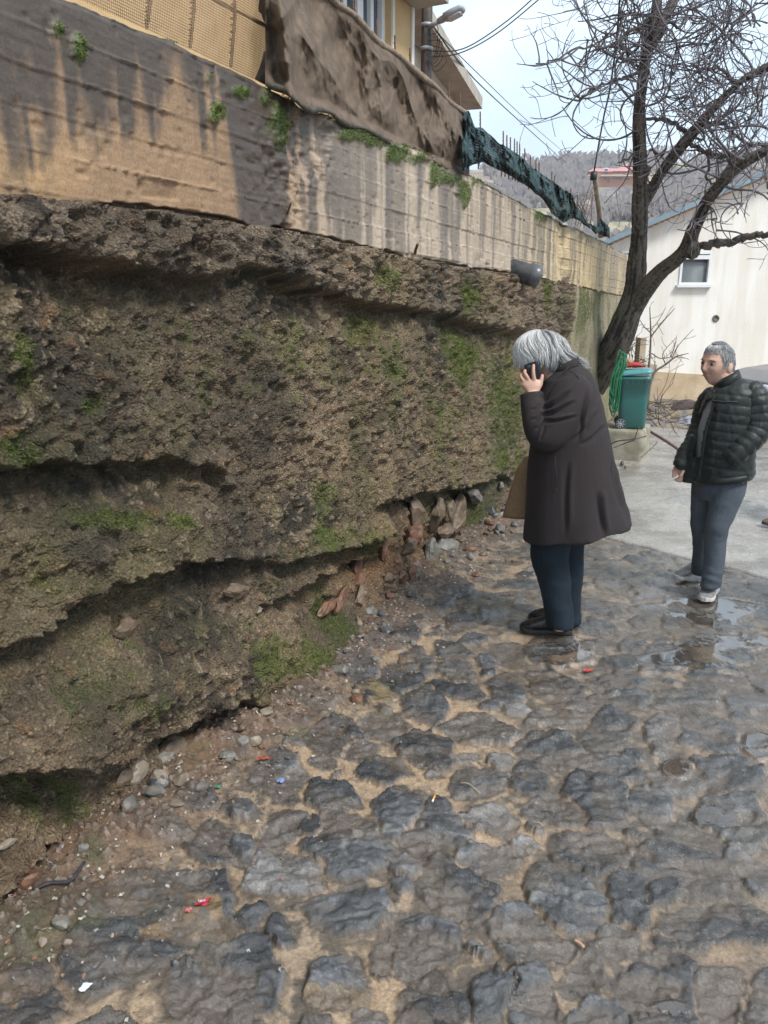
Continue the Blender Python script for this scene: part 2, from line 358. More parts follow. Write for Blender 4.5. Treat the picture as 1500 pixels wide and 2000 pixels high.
sc_ = mixc(sc_, (.125, .10, .075), ss(.0, .5, fbm(GX * 6, GY * 6, seed=82, o=4)) * .65); sc_ = mixc(sc_, (.11, .105, .095), np.clip(farness, 0, 1) * .45 * (.6 + sid)); nst = fbm(wx * 8 + sid * 40, wy * 26, seed=83, o=5, g=.65); sc_ = sc_ * (1 + .9 * np.clip(nst, -.8, 1))[..., None]
sc_ = mixc(sc_, (.15, .115, .085), np.clip(ss(.004, -.012, hgt - .012) * .7, 0, 1))
col = mixc(mc, np.array([0, 0, 0]), sm * 0); col = mc * (1 - sm[..., None]) + sc_ * sm[..., None]
cs = np.zeros(shape + (3,)) + np.array([.40, .38, .35]); cs = mixc(cs, (.20, .175, .15), ss(-.1, .45, fbm(GX * 3 - GY * 1.2, GY * 4 + GX, seed=90, o=6, g=.65)) * .8); cs = mixc(cs, (.25, .22, .19), ss(.1, .6, n2) * .5); cs = mixc(cs, (.36, .27, .20), ss(3.6, 5, GX - .12 * GY + .3 * n3))
col = col * (1 - slab[..., None]) + cs * slab[..., None]
dc = mixc(np.zeros(shape + (3,)) + np.array([.10, .066, .043]), (.19, .12, .075), ss(0, .5, n1)); pc = np.stack([.12 + .22 * idd, .10 + .17 * idd, .085 + .14 * idd], -1); dc = mixc(dc, 0, 0 * n1); dc = dc * (1 - ss(.01, .015, peb))[..., None] + pc * ss(.01, .015, peb)[..., None]
col = col * (1 - dirt[..., None]) + dc * dirt[..., None]
gm = ss(.25, .6, fbm(GX * 5, GY * 5, seed=95, o=4)) * ss(.9, .2, wall_d) * .7; col = mixc(col, (.06, .085, .025), gm * .6)
col = col * (1 - crack * .8)[..., None]
wet = ss(-.3, 1.6, GX + .5 * n3 + .25 * n1)
wetc = np.clip(.35 + .6 * wet + .6 * sm + .35 * n1, 0, 1) * (1 - .75 * dirt)
rough = (.52 - .24 * wet + .12 * n2) * (1 - sm) + (.22 + .16 * ss(-.2, .5, n1)) * sm
rough = rough * (1 - slab) + slab * (.14 + .30 * ss(-.4, .3, n1 + .6 * n2)); rough = rough * (1 - dirt) + .5 * dirt
col = col * (1 - .45 * pud)[..., None]; rough = np.where(pud > .3, .02, np.clip(rough, .1, .9))
Pm[..., 2] = Z
def road_mat():
    t = NT('wet_paving'); c = t.attr('Col'); f = t.ramp(t.noise(90, 5, .7), [(.3, .6), (.7, 1.45)])
    c = t.mix(c, f, 1., 'MULTIPLY'); p = t.attr('pud', 'Fac'); inv = t.math('SUBTRACT', 1, p)
    h = t.math('ADD', t.noise(160, 6, .7), t.noise(42, 5, .6)); h = t.math('MULTIPLY', h, inv)
    t.b.inputs['Coat IOR'].default_value = 1.6; rg = t.math('ADD', t.attr('rough', 'Fac'), t.math('MULTIPLY', t.math('SUBTRACT', t.noise(120, 4), .5), t.math('MULTIPLY', inv, .35)))
    t.l(t.attr('wet', 'Fac'), t.b.inputs['Coat Weight']); t.b.inputs['Coat Roughness'].default_value = .06; t.l(t.bump(t.math('MULTIPLY', t.noise(70, 6, .7), inv), .007), t.b.inputs['Coat Normal'])
    return t.fin(c, rg, t.bump(h, .008), .5)
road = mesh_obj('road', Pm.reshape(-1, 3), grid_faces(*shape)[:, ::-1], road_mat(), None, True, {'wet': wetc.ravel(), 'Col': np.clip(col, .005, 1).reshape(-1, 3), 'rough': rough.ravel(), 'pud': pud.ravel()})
tag(road, kind='structure')
g = [(-400, -60, -.12), (400, -60, -.12), (400, 700, -.12), (-400, 700, -.12)]
base = mesh_obj('ground', g, [(0, 1, 2, 3)], simple('earth', (.12, .095, .07), (.2, .16, .12), 3, .8)); tag(base, kind='structure')
# ================================================================== RETAINING WALL
def line_sz(pts, off=0.):
    q = np.array([wsz(x, y, off) for x, y in pts]); q = q[np.argsort(q[:, 0])]; return q[:, 0], q[:, 1]
S0, S1 = -5.0, 9.6
def sgrid(ds_near):
    s = [S0]
    while s[-1] < S1:
        p = W(s[-1], 1); d = math.hypot(p[0], p[1]); s.append(s[-1] + max(ds_near, .0032 * d * (1 if s[-1] > -3.2 else 2.5)))
    return np.array(s)
sg = sgrid(.007); zg = np.arange(-.12, 2.16, .0075)
Sg, Zg = np.meshgrid(sg, zg); wsh = Sg.shape
PW = P0 + Sg[..., None] * U; PW = PW + np.stack([0 * Sg, 0 * Sg, Zg], -1); wpx, wpy = proj(PW)
def blob(cx, cy, rx, ry, ro=0, p=2, X=None, Y=None):
    X = wpx if X is None else X; Y = wpy if Y is None else Y
    c, s = math.cos(R(ro)), math.sin(R(ro)); x = X - cx; y = Y - cy; return np.exp(-((abs((x * c + y * s) / rx))**p + (abs((-x * s + y * c) / ry))**p))
def env(s, a, b, w=.15): return ss(a - w, a + w, s) * ss(b + w, b - w, s)
wz = Zg + .03 * fbm(Sg * 3, Zg * 3, seed=1, o=4) + .015 * fbm(Sg * 14, Zg * 14, seed=2, o=3)
D = .05 * fbm(Sg * 1.2, Zg * 1.6, seed=5, o=3)
# ledges: (pixel line, lip, cave, lip length, cave length)
LED = [([(-300, 470), (0, 492), (100, 510), (200, 520), (350, 545), (400, 548), (480, 530), (600, 572), (700, 590), (830, 612), (950, 640), (1050, 662)], .06, .085, .10, .10),
 ([(-200, 935), (0, 915), (60, 905), (200, 898), (320, 890), (380, 915), (450, 960)], .06, .08, .18, .12),
 ([(-200, 1330), (0, 1252), (80, 1212), (180, 1140), (300, 1095), (420, 1092), (520, 1098), (640, 1068), (752, 1042)], .12, .17, .16, .13),
 ([(-200, 1500), (0, 1488), (110, 1480), (220, 1472), (330, 1412), (440, 1345), (480, 1385), (560, 1362), (620, 1310), (690, 1250)], .15, .22, .20, .13),
 ([(500, 1195), (600, 1140), (690, 1105), (748, 1075)], .06, .20, .10, .07),
 ([(720, 985), (800, 965), (860, 960), (905, 955), (960, 930), (1010, 925)], .05, .20, .14, .11),
 ([(-100, 1770), (0, 1725), (70, 1655), (105, 1650)], .05, .16, .10, .10)]
for pl, lip, cave, lu, ld in LED:
    xs, zs = line_sz(pl); zl = np.interp(Sg, xs, zs); t = wz - zl + .02 * fbm(Sg * 25, Zg * 9, seed=18, o=3); e = env(Sg, xs[0], xs[-1], .12) * (.75 + .5 * vn(Sg * 2.3, 0 * Sg, seed=int(lip * 1000)))
    up = 1.15 * lip * np.exp(-np.clip(t, 0, 9) / lu); dn = -1.45 * cave * np.exp(np.clip(t, -9, 0) / ld)
    k = ss(-.024, .016, t); D = D + e * (up * k + dn * (1 - k))
# bulging lower blocks at the near end, rubble foot, niches
D += .13 * blob(220, 1360, 260, 80, -22) + .06 * blob(560, 1280, 120, 70, -30) + .05 * blob(150, 1050, 260, 60, -15)
D -= .10 * blob(850, 1050, 70, 60, -30) + .07 * blob(650, 1190, 90, 22, -32)
D += .09 * np.exp(-np.clip(Zg, 0, 9) / .07) * (.5 + .8 * vn(Sg * 3, Zg * 0, seed=31))
vgr = np.array([wsz(835, 620)[0], wsz(835, 900)[0]]); svl = np.interp(Zg, [.6, 1.7], [vgr[1], vgr[0]]) + .03 * vn(Zg * 6, Zg * 0, seed=9)
D -= .06 * np.exp(-((Sg - svl) / .035)**2) * ss(.75, .9, Zg) * ss(1.75, 1.65, Zg)
sj = wsz(1100, 600)[0] + .06 * fbm(Zg * 4, 0 * Zg, seed=77, o=3); gap = np.exp(-((Sg - sj) / .16)**2) * ss(.6, 1.2, Zg); D -= .16 * gap
farw = ss(wsz(1105, 600)[0], wsz(1125, 600)[0], Sg)         # newer smooth wall stretch at the far end
# conglomerate texture
q = 1 - farw * .8
c1, c2, ci = cell(Sg * 30 + .6 * fbm(Sg * 20, Zg * 20, seed=3), Zg * 34 + .6 * fbm(Sg * 20, Zg * 20, seed=4), seed=1)
b1, b2, bi = cell(Sg * 11 + .5 * fbm(Sg * 8, Zg * 8, seed=6), Zg * 14, seed=2)
rgh = .030 * np.clip(.6 - c1, 0, 1) * (ci > .3) + .038 * np.clip(.55 - b1, 0, 1) * (bi > .5) + .016 * fbm(Sg * 24, Zg * 30, seed=13, o=3, g=.7)
rgh = rgh + .045 * fbm(Sg * 6, Zg * 7, seed=14, o=5, g=.62) + .030 * (abs(fbm(Sg * 9, Zg * 14, seed=15, o=4, g=.6)) - .3)
band = ss(0, .05, wz - np.interp(Sg, *line_sz(LED[0][0]))) * q   # rough footing band right below the concrete
D = D + rgh * q * (1 + .5 * band) + farw * .006 * fbm(Sg * 12, Zg * 12, seed=16, o=4) + band * .035 * (1 - farw)
zb = np.interp(Sg, *line_sz([(-300, 345), (0, 366), (330, 404), (550, 440), (640, 462), (810, 500), (1000, 532), (1090, 548), (1205, 575)]))
D = np.where(Zg > zb - .02, np.minimum(D, -.03), D)
# colour
m1 = fbm(Sg * 2, Zg * 2.5, seed=20, o=5, g=.6); m2 = fbm(Sg * 11, Zg * 11, seed=21, o=4, g=.6); m3 = fbm(Sg * 5, Zg * 1.2, seed=22, o=4)
wc = np.zeros(wsh + (3,)) + np.array([.19, .143, .102]); wc = mixc(wc, (.060, .050, .038), ss(-.05, .4, m1)); wc = mixc(wc, (.34, .265, .185), ss(.05, .45, m2) * .6); wc = mixc(wc, (.03, .026, .02), ss(.15, .5, -m2) * .6)
wc = mixc(wc, np.array([.34, .28, .22]), ((c1 < .30) & (ci > .66)) * .75 * (1 - farw)); wc = mixc(wc, (.32, .19, .10), ((b1 < .3) & (bi > .9)) * .4)
wc = mixc(wc, (.23, .19, .165), band * ss(-.35, .3, m2) * .6); wc = mixc(wc, (.30, .19, .11), blob(950, 560, 60, 35) * .5 * ss(-.2, .4, m2))
wc = mixc(wc, (.24, .12, .06), np.clip(blob(720, 1100, 90, 45, -30) + blob(470, 1390, 80, 30, -30) + blob(820, 1060, 90, 60) * .6 + blob(60, 1700, 60, 30), 0, 1) * .55)
MOSS = [(735, 545, 32, 28, 1), (905, 580, 30, 50, 1), (710, 650, 50, 60, .8), (900, 690, 38, 70, 1), (760, 680, 30, 40, .6), (1060, 580, 14, 40, .9), (1090, 600, 12, 40, .7), (740, 720, 60, 30, .7), (20, 700, 40, 60, .9), (20, 880, 45, 60, .9),
 (200, 1010, 90, 26, .9), (320, 1015, 26, 16, 1.3), (400, 560, 20, 40, .5), (600, 660, 60, 70, .35), (450, 730, 200, 120, .38), (860, 800, 90, 120, .5), (980, 780, 60, 120, .75), (260, 1230, 230, 60, .45), (560, 1280, 90, 45, .9), (640, 1210, 30, 50, 1.0), (180, 1330, 200, 70, .5),
 (120, 1560, 110, 50, .6), (700, 1060, 50, 40, .8), (630, 1040, 60, 40, .6), (930, 1000, 50, 50, .9), (100, 1120, 90, 50, .7), (640, 980, 120, 70, .45), (990, 900, 60, 60, .7), (1140, 600, 30, 60, .9), (1170, 560, 20, 50, .8), (1130, 700, 40, 100, .5), (160, 790, 26, 18, .9)]
mb = np.zeros(wsh)
for cx, cy, rx, ry, a in MOSS: mb = np.maximum(mb, a * blob(cx, cy, rx * 1.15, ry * 1.15))
m4 = fbm(Sg * 38, Zg * 38, seed=26, o=3, g=.6); mm = np.clip(ss(.28, .72, mb * .85 + .5 * m2 + .25 * m3 + .25 * m4), 0, 1) * ss(.06, .2, mb)
genl = ss(.0, .5, fbm(Sg * 3.3, Zg * 3.3, seed=25, o=5, g=.6)) * .5 * (1 - band)
wc = mixc(wc, (.085, .095, .035), genl); wc = mixc(wc, (.078, .105, .020), mm * .85); wc = mixc(wc, (.16, .21, .03), mm * ss(.7, 1.1, mb) * ss(0, .5, m2) * .7)
fc = np.zeros(wsh + (3,)) + np.array([.36, .33, .25]); fc = mixc(fc, (.20, .19, .14), ss(-.2, .4, m3)); fc = mixc(fc, (.22, .26, .06), ss(0, .5, m2 + .4 * m3) * .5); wc = wc * (1 - farw)[..., None] + fc * farw[..., None]
wc = mixc(wc, (.04, .03, .025), gap * .4)
wet_ = ss(.1, .5, fbm(Sg * 1.4, Zg * 1.1, seed=27, o=4, g=.6)); wc = mixc(wc, (.045, .040, .032), wet_ * .55 * (1 - farw)); wc = mixc(wc, (.25, .20, .12), ss(.15, .5, fbm(Sg * 1.9, Zg * 2.2, seed=28, o=4)) * .35 * (1 - farw)); wc = wc * np.array([1.06, 1., .88]); wrough = .75 - .25 * ss(0, .5, m3) + .15 * mm
def wall_mat(name, bs=.006, wetk=.7, vk=-.8, gr_=((.30, .40), (.5, .95), (.72, 1.9))):
    t = NT(name); c = t.attr('Col'); f = t.ramp(t.noise(110, 5, .75), gr_); c = t.mix(c, f, 1., 'MULTIPLY')
    v = t.n('ShaderNodeTexVoronoi', Scale=95.); t.l(t.co, v.inputs['Vector'])
    vr = t.n('ShaderNodeTexVoronoi', Scale=60.); t.l(t.co, vr.inputs['Vector']); gr = t.n('ShaderNodeSeparateColor'); t.l(vr.outputs['Color'], gr.inputs[0]); sel_ = t.math('MULTIPLY', t.math('GREATER_THAN', gr.outputs[0], .78), t.math('LESS_THAN', vr.outputs['Distance'], .38)); c = t.mix(c, t.mix(c, (1.9, 1.8, 1.7), 1., 'MULTIPLY'), t.math('MULTIPLY', sel_, wetk))
    h = t.math('ADD', t.noise(70, 7, .75), t.math('MULTIPLY', v.outputs['Distance'], vk)); return t.fin(c, t.attr('rough', 'Fac'), t.bump(h, bs), .4)
V = PW + D[..., None] * N
for k_, (fq, am) in enumerate(((14, .020), (38, .009))): q3 = fbm(V[..., 0] * fq, V[..., 1] * fq, V[..., 2] * fq, seed=90 + k_, o=3, g=.6) * (1 - farw * .8) * (Zg < zb - .03); V = V + q3[..., None] * am * (N * .7 + np.array([0, 0, .7]))
V_wall = V
wallroot = empty('retaining_wall', W(0, 0), 'long mossy retaining wall of eroded rubble under a board-marked concrete beam, left of the cobbles', 'wall')
mesh_obj('rubble_masonry', V.reshape(-1, 3), grid_faces(*wsh), wall_mat('rubble_conglomerate', .022), wallroot, True, {'Col': np.clip(wc, .005, 1).reshape(-1, 3), 'rough': wrough.ravel()})
# ---- concrete beam (upper wall), front + top + underside in one sheet
topl = line_sz([(-300, -330), (0, -75), (200, 18), (300, 62), (450, 132), (520, 165), (600, 205), (700, 248), (800, 285), (900, 332), (1000, 385), (1085, 428), (1130, 445), (1205, 487)])
s2 = sgrid(.007); nr = 100
rows = np.concatenate([np.linspace(-.14, 0, 8)[:-1], np.linspace(0, 1, nr), 1 + np.linspace(0, .3, 26)[1:]])
S2, T2 = np.meshgrid(s2, rows)
zb2 = np.interp(S2, *line_sz([(-300, 345), (0, 366), (330, 404), (550, 440), (640, 462), (810, 500), (1000, 532), (1090, 548), (1205, 575)])) + .012 * fbm(S2 * 9, 0 * S2, seed=30, o=4) - .02 * ss(.35, .6, vn(S2 * 5, 0 * S2, seed=33))
zt2 = np.interp(S2, *topl) + .018 * fbm(S2 * 3, 0 * S2, seed=32, o=4)
tt = np.clip(T2, 0, 1); Z2 = zb2 + (zt2 - zb2) * tt; D2 = np.zeros_like(S2)
rnd = np.clip(1 - (zt2 - Z2) / .03, 0, 1); D2 -= .03 * rnd**2
D2 += np.where(T2 > 1, -(T2 - 1) * 1.0, 0) + np.where(T2 < 0, T2 * 1.0, 0); Z2 = Z2 + np.where(T2 > 1, .008 * fbm(S2 * 10, T2 * 10, seed=35, o=4), 0)
brd = .112; bz = (Z2 - 2.14) / brd + .02 * vn(S2 * .7, 0 * S2, seed=36); bi2 = np.floor(bz); bf = bz - bi2
seg = np.floor((S2 + 1.9 * _h(bi2, bi2 * 0, bi2 * 0, 3)) / 2.1)
off = (_h(bi2, seg, bi2 * 0, 5) - .5) * .010
front = ((T2 >= 0) & (T2 <= 1))
ridge = np.exp(-(np.minimum(bf, 1 - bf) / .022)**2) * .010 * (.3 + ss(-.2, .4, fbm(S2 * 4, bi2, seed=37, o=3)))
grain = .0016 * fbm(S2 * 5, Z2 * 130, seed=38, o=4, g=.7)
D2 = D2 + front * (off + ridge + grain + .0028 * fbm(S2 * 30, Z2 * 30, seed=39, o=4, g=.65) - .006 * ss(.62, .8, vn(S2 * 28, Z2 * 28, seed=40))) + .006 * fbm(S2 * 1.5, Z2 * 1.5, seed=43, o=2)
P2 = P0 + S2[..., None] * U + D2[..., None] * N; P2[..., 2] = Z2; x2, y2 = proj(P2)
def bl2(*a): return blob(*a, X=x2, Y=y2)
D2b = -.035 * ss(.2, .6, bl2(600, 260, 40, 90) + .4 * fbm(S2 * 16, Z2 * 16, seed=45, o=4)) + bl2(560, 300, 70, 150) * .025 * fbm(S2 * 25, Z2 * 25, seed=46, o=4) - .06 * np.exp(-((x2 - 1105 - (y2 - 500) * .05 - 8 * vn(y2 / 25., 0 * y2, seed=47)) / 9)**2) * front
D2b -= .02 * ss(.55, .62, vn(S2 * 8, Z2 * 14, seed=48)) * ss(.12, 0, Z2 - zb2)
P2 = P2 + D2b[..., None] * N
k1 = fbm(S2 * 1.3, Z2 * 3, seed=50, o=4); k2 = fbm(S2 * 12, Z2 * 12, seed=51, o=4, g=.6); st = fbm(S2 * 7, Z2 * .5, seed=52, o=4, g=.65); st2 = fbm(S2 * 17, Z2 * .7, seed=53, o=3)
cc_ = np.zeros(S2.shape + (3,)) + np.array([.275, .178, .105]); cc_ = mixc(cc_, (.40, .325, .25), ss(500, 700, x2)); cc_ = mixc(cc_, (.47, .37, .22), ss(1000, 1110, x2))
cc_ = mixc(cc_, (.47, .30, .14), bl2(60, 330, 90, 60) * .6)
cc_ = cc_ * (1 + .18 * k2 + .12 * (_h(bi2, seg, bi2 * 0, 9) - .5))[..., None]
hgt_t = (zt2 - Z2) / .6
dark = np.clip(ss(.0, .5, (.85 - hgt_t * 1.15) + st * 1.2 + .3 * k2) * ss(700, 400, x2) + ss(.05, .4, st * 1.5 + .34 - hgt_t * .4) * ss(420, 650, x2) * .85, 0, 1)
dark = np.clip(dark + ss(395, 415, x2 - .03 * y2) * ss(570, 540, x2) * .7 * ss(-.4, .2, st), 0, 1)
cc_ = mixc(cc_, (.062, .050, .042), dark * .93 * (.7 + .3 * ss(760, 500, x2))); cc_ = mixc(cc_, (.12, .105, .10), ss(.05, .45, st2) * .6 * ss(560, 700, x2))
cc_ = mixc(cc_, (.035, .03, .028), ss(.06, -.02, hgt_t + .05 * k2) * .6)
M2_ = [(150, 95, 14, 40, 1), (110, 60, 22, 30, .7), (470, 180, 26, 16, 1.1), (420, 215, 16, 30, .9), (405, 150, 8, 20, .8), (540, 250, 26, 60, .7), (510, 190, 20, 20, .6), (700, 262, 36, 14, 1.4), (730, 270, 40, 24, .9), (775, 300, 30, 22, 1.1), (850, 340, 14, 30, 1.2), (905, 375, 12, 34, 1.2), (935, 345, 18, 24, .9), (1030, 375, 22, 22, .8), (1055, 405, 18, 40, .8), (340, 75, 30, 12, .6), (250, 45, 40, 10, .6), (800, 310, 60, 16, .8), (870, 350, 50, 14, .8), (1180, 470, 16, 22, .6), (1060, 600, 14, 60, .7)]
mb2 = np.zeros(S2.shape)
for cx, cy, rx, ry, a in M2_: mb2 = np.maximum(mb2, a * bl2(cx, cy, rx, ry))
mm2 = ss(.38, .8, mb2 + .4 * k2 + .25 * st2) * ss(.08, .2, mb2); cc_ = mixc(cc_, (.075, .115, .02), mm2 * .85); P2 = P2 + (mm2 * (.012 + .012 * k2))[..., None] * N
rg2 = np.clip(.72 - .38 * dark + .15 * k2, .25, .95)
mesh_obj('concrete_beam', P2.reshape(-1, 3), grid_faces(*S2.shape), wall_mat('board_marked_concrete', .0025, .0, 0., ((.3, .72), (.5, 1.), (.72, 1.3))), wallroot, True, {'Col': np.clip(cc_, .005, 1).reshape(-1, 3), 'rough': rg2.ravel()})
# end face + body behind, so that the wall has thickness
eb = MB(); z_e = float(np.interp(S1, *topl)); eb.box(W(S1 - .03, z_e / 2 - .1, -.24), .45, .05, z_e + .12, (N, U, (0, 0, 1))); eb.box(W((S0 + S1) / 2, 1.0, -.42), .1, S1 - S0, 2.3, (N, U, (0, 0, 1)))
eb.build('wall_core', simple('end_concrete', (.24, .22, .16), (.38, .35, .26), 6, .8, .006), wallroot)
# ================================================================== TERRACE, BUILDINGS, NETS
plaster_o = simple('ochre_plaster', (.50, .33, .16), (.60, .42, .22), 2.5, .85, .004, 60)
white_pl = simple('white_plaster', (.66, .63, .56), (.76, .74, .69), 1.6, .85, .003, 50)
conc = simple('grey_concrete', (.30, .28, .25), (.42, .40, .36), 5, .8, .005)
conc_moss = simple('stained_concrete', (.17, .16, .11), (.40, .36, .28), 5, .75, .008)
pvc = simple('white_frame_plastic', (.70, .72, .74), (.78, .80, .82), 5, .35)
glassm = NT('window_glass'); glassm.b.inputs['Metallic'].default_value = 0; glassm = glassm.fin((.05, .07, .09), .05, None, 1.)
curtain = simple('curtain_cloth', (.55, .56, .58), (.72, .73, .75), 12, .8, stretch=(6, 6, .4))
metal_grey = simple('grey_painted_metal', (.30, .32, .35), (.36, .38, .41), 10, .4)
rust = simple('rusty_steel', (.085, .045, .03), (.16, .085, .05), 60, .7, .002)
black_rub = simple('black_rubber', (.018, .018, .02), (.03, .03, .032), 20, .5)
dk_wire = simple('black_cable', (.02, .02, .022), (.03, .03, .03), 20, .6)
cax = (tuple(N), tuple(U), (0, 0, 1))
def wbox(mb, s0, s1, o0, o1, z0, z1): return mb.box(W((s0 + s1) / 2, (z0 + z1) / 2, (o0 + o1) / 2), o1 - o0, s1 - s0, z1 - z0, cax)
ter = wbox(MB(), S0 - 4, 40, -26, -.50, -.2, 2.52).build('terrace', simple('terrace_soil', (.10, .08, .055), (.16, .13, .09), 3, .9)); tag(ter, kind='structure')
BO = -1.7
sc0 = wsz(805, 100, BO)[0]; bz_ = 2.5
bld = empty('plastered_house', W(sc0, 2.5, BO), 'ochre plastered house with white framed windows standing above the wall behind the netting', 'house')
w0, w1 = wsz(664, 40, BO)[0], wsz(764, 60, BO)[0]; zw0 = wsz(764, 100, BO)[1]; zw1 = zw0 + 1.75
mbw = MB(); wbox(mbw, -10, w0, BO - .3, BO, 2.4, 10); wbox(mbw, w1, sc0, BO - .3, BO, 2.4, 10); wbox(mbw, w0, w1, BO - .3, BO, 2.4, zw0); wbox(mbw, w0, w1, BO - .3, BO, zw1, 10); wbox(mbw, sc0 - .3, sc0 - .002, BO - 9, BO - .3, 2.4, 10); wbox(mbw, -10, sc0 - .3, BO - 9, BO - 8.7, 2.4, 10)
mbw.build('plaster_wall', plaster_o, bld)
fr = MB(); wf = .07
for a, b in ((w0, w0 + wf), (w1 - wf, w1), ((w0 + w1) / 2 - .06, (w0 + w1) / 2 + .06)): wbox(fr, a, b, BO - .16, BO - .07, zw0, zw1)
wbox(fr, w0 + wf, w1 - wf, BO - .155, BO - .072, zw0, zw0 + wf); wbox(fr, w0 + wf, w1 - wf, BO - .155, BO - .072, zw1 - wf, zw1)
q4 = (w1 - w0) / 4
for a in (w0 + q4 * .93, w0 + q4 * 3.0): wbox(fr, a - .035, a + .035, BO - .15, BO - .08, zw0 + wf, zw1 - wf)
win = wbox(MB(), w0 + .02, w1 - .02, BO - .30, BO - .28, zw0, zw1).build('window', curtain, bld); fr.build('frame', pvc, win)
wbox(MB(), w0 + wf, w1 - wf, BO - .13, BO - .12, zw0 + wf, zw1 - wf).build('pane', glassm, win)
wbox(MB(), w0 - .05, w1 + .05, BO - .07, BO + .06, zw0 - .05, zw0 - .002).build('sill', conc, win)
tr = MB(); wbox(tr, w1 + .002, w1 + .05, BO, BO + .02, zw0, zw1 + .05); wbox(tr, sc0 - .05, sc0 + .012, BO + .002, BO + .022, 2.5, 9.9); tr.build('corner_trim', white_pl, bld)
zb_ = wsz(800, 12, BO)[1]
ob = BO + .3
while proj(W(sc0, zb_, ob)[None])[0][0] < 871 and ob < BO + 2: ob += .02
wbox(MB(), -9, sc0 + .03, BO + .024, ob, zb_, zb_ + .2).build('balcony_slab', conc, bld)
wbox(MB(), -10.2, sc0 + .1, BO - 9.2, BO + .2, 10, 10.25).build('roof', conc, bld)
# ---- unfinished brick house further along the terrace
brick_hol = NT('hollow_brick'); bt = brick_hol.n('ShaderNodeTexBrick', Scale=1.); bt.inputs['Color1'].default_value = (.50, .19, .10, 1); bt.inputs['Color2'].default_value = (.42, .15, .08, 1); bt.inputs['Mortar'].default_value = (.38, .33, .28, 1)
bt.inputs['Brick Width'].default_value = .33; bt.inputs['Row Height'].default_value = .2; bt.inputs['Mortar Size'].default_value = .012
mp_ = brick_hol.n('ShaderNodeMapping'); mp_.inputs['Rotation'].default_value = (R(90), 0, 0); brick_hol.l(brick_hol.co, mp_.inputs[0]); brick_hol.l(mp_.outputs[0], bt.inputs['Vector'])
brick_hol = brick_hol.fin(brick_hol.mix(bt.outputs[0], brick_hol.ramp(brick_hol.noise(6), [(.3, .7), (.7, 1.15)]), 1., 'MULTIPLY'), .85)
az2 = R(15.6); u2 = np.array([math.sin(az2), math.cos(az2), 0]); n2_ = np.array([u2[1], -u2[0], 0]); tip = aty(942, 213, 16.)
b2 = empty('unfinished_house', (tip[0], tip[1], 2.5), 'unfinished red block house with a flat concrete roof slab, behind the utility pole', 'house')
ax2 = (tuple(u2), tuple(n2_), (0, 0, 1)); zt = tip[2]
def b2box(mb, a0, a1, o0, o1, z0, z1): return mb.box(tip + u2 * (a0 + a1) / 2 + n2_ * (o0 + o1) / 2 + np.array([0, 0, (z0 + z1) / 2 - zt]), a1 - a0, o1 - o0, z1 - z0, ax2)
b2box(MB(), -9, 0, -7, 0, zt, zt + .2).build('roof_slab', simple('slab_edge', (.30, .27, .23), (.46, .42, .36), 4, .8, .01), b2)
b2box(MB(), -8.4, -.25, -6.4, -.40, zt - .42, zt - .002).build('ring_beam', simple('pale_beam', (.48, .44, .36), (.6, .56, .48), 4, .8), b2)
mbk = MB(); b2box(mbk, -8.4, -2.2, -6.4, -.42, 2.4, zt - .42); b2box(mbk, -1.4, -.27, -6.4, -.42, 2.4, zt - .42); b2box(mbk, -2.2, -1.4, -6.4, -.42, 2.4, zt - .95)
mbk.build('block_wall', brick_hol, b2)
b2box(MB(), -2.2, -1.4, -1.4, -1.2, zt - .95, zt - .42).build('window_opening', simple('dark_opening', (.02, .02, .02), (.04, .04, .04), 4, .9), b2)
# ---- netting
def net_mat(name, c1, c2, cover, pitch, fuzz=.5):
    t = NT(name); fu, fv = t.attr('nu', 'Fac'), t.attr('nv', 'Fac')
    def thread(a, duty):
        x = t.math('FRACT', t.math('DIVIDE', a, pitch)); x = t.math('ABSOLUTE', t.math('SUBTRACT', x, .5)); return t.math('LESS_THAN', x, duty)
    nz_ = t.noise(9, 5); du = t.math('ADD', t.math('MULTIPLY', t.math('SUBTRACT', nz_, .5), fuzz), cover / 2)
    x1 = t.math('ABSOLUTE', t.math('SUBTRACT', t.math('FRACT', t.math('DIVIDE', fu, pitch)), .5)); x2_ = t.math('ABSOLUTE', t.math('SUBTRACT', t.math('FRACT', t.math('DIVIDE', fv, pitch)), .5))
    a = t.math('MAXIMUM', t.math('LESS_THAN', x1, du), t.math('LESS_THAN', x2_, du))
    c = t.ramp(t.noise(14, 6, .65), [(.3, c1), (.7, c2)]); t.fin(c, .85, t.bump(t.noise(120, 3), .004), .2)
    tb = t.n('ShaderNodeBsdfTransparent'); ms = t.n('ShaderNodeMixShader'); t.l(a, ms.inputs[0]); t.l(tb.outputs[0], ms.inputs[1]); t.l(t.b.outputs[0], ms.inputs[2]); t.l(ms.outputs[0], t.out.inputs[0]); return t.m
def interp_line(pts, off):
    return line_sz(pts, off)
WT = [(-300, -330), (0, -75), (200, 18), (300, 62), (450, 132), (520, 165), (600, 205), (700, 248), (800, 285), (900, 332), (1000, 385), (1085, 428), (1130, 445), (1205, 487)]
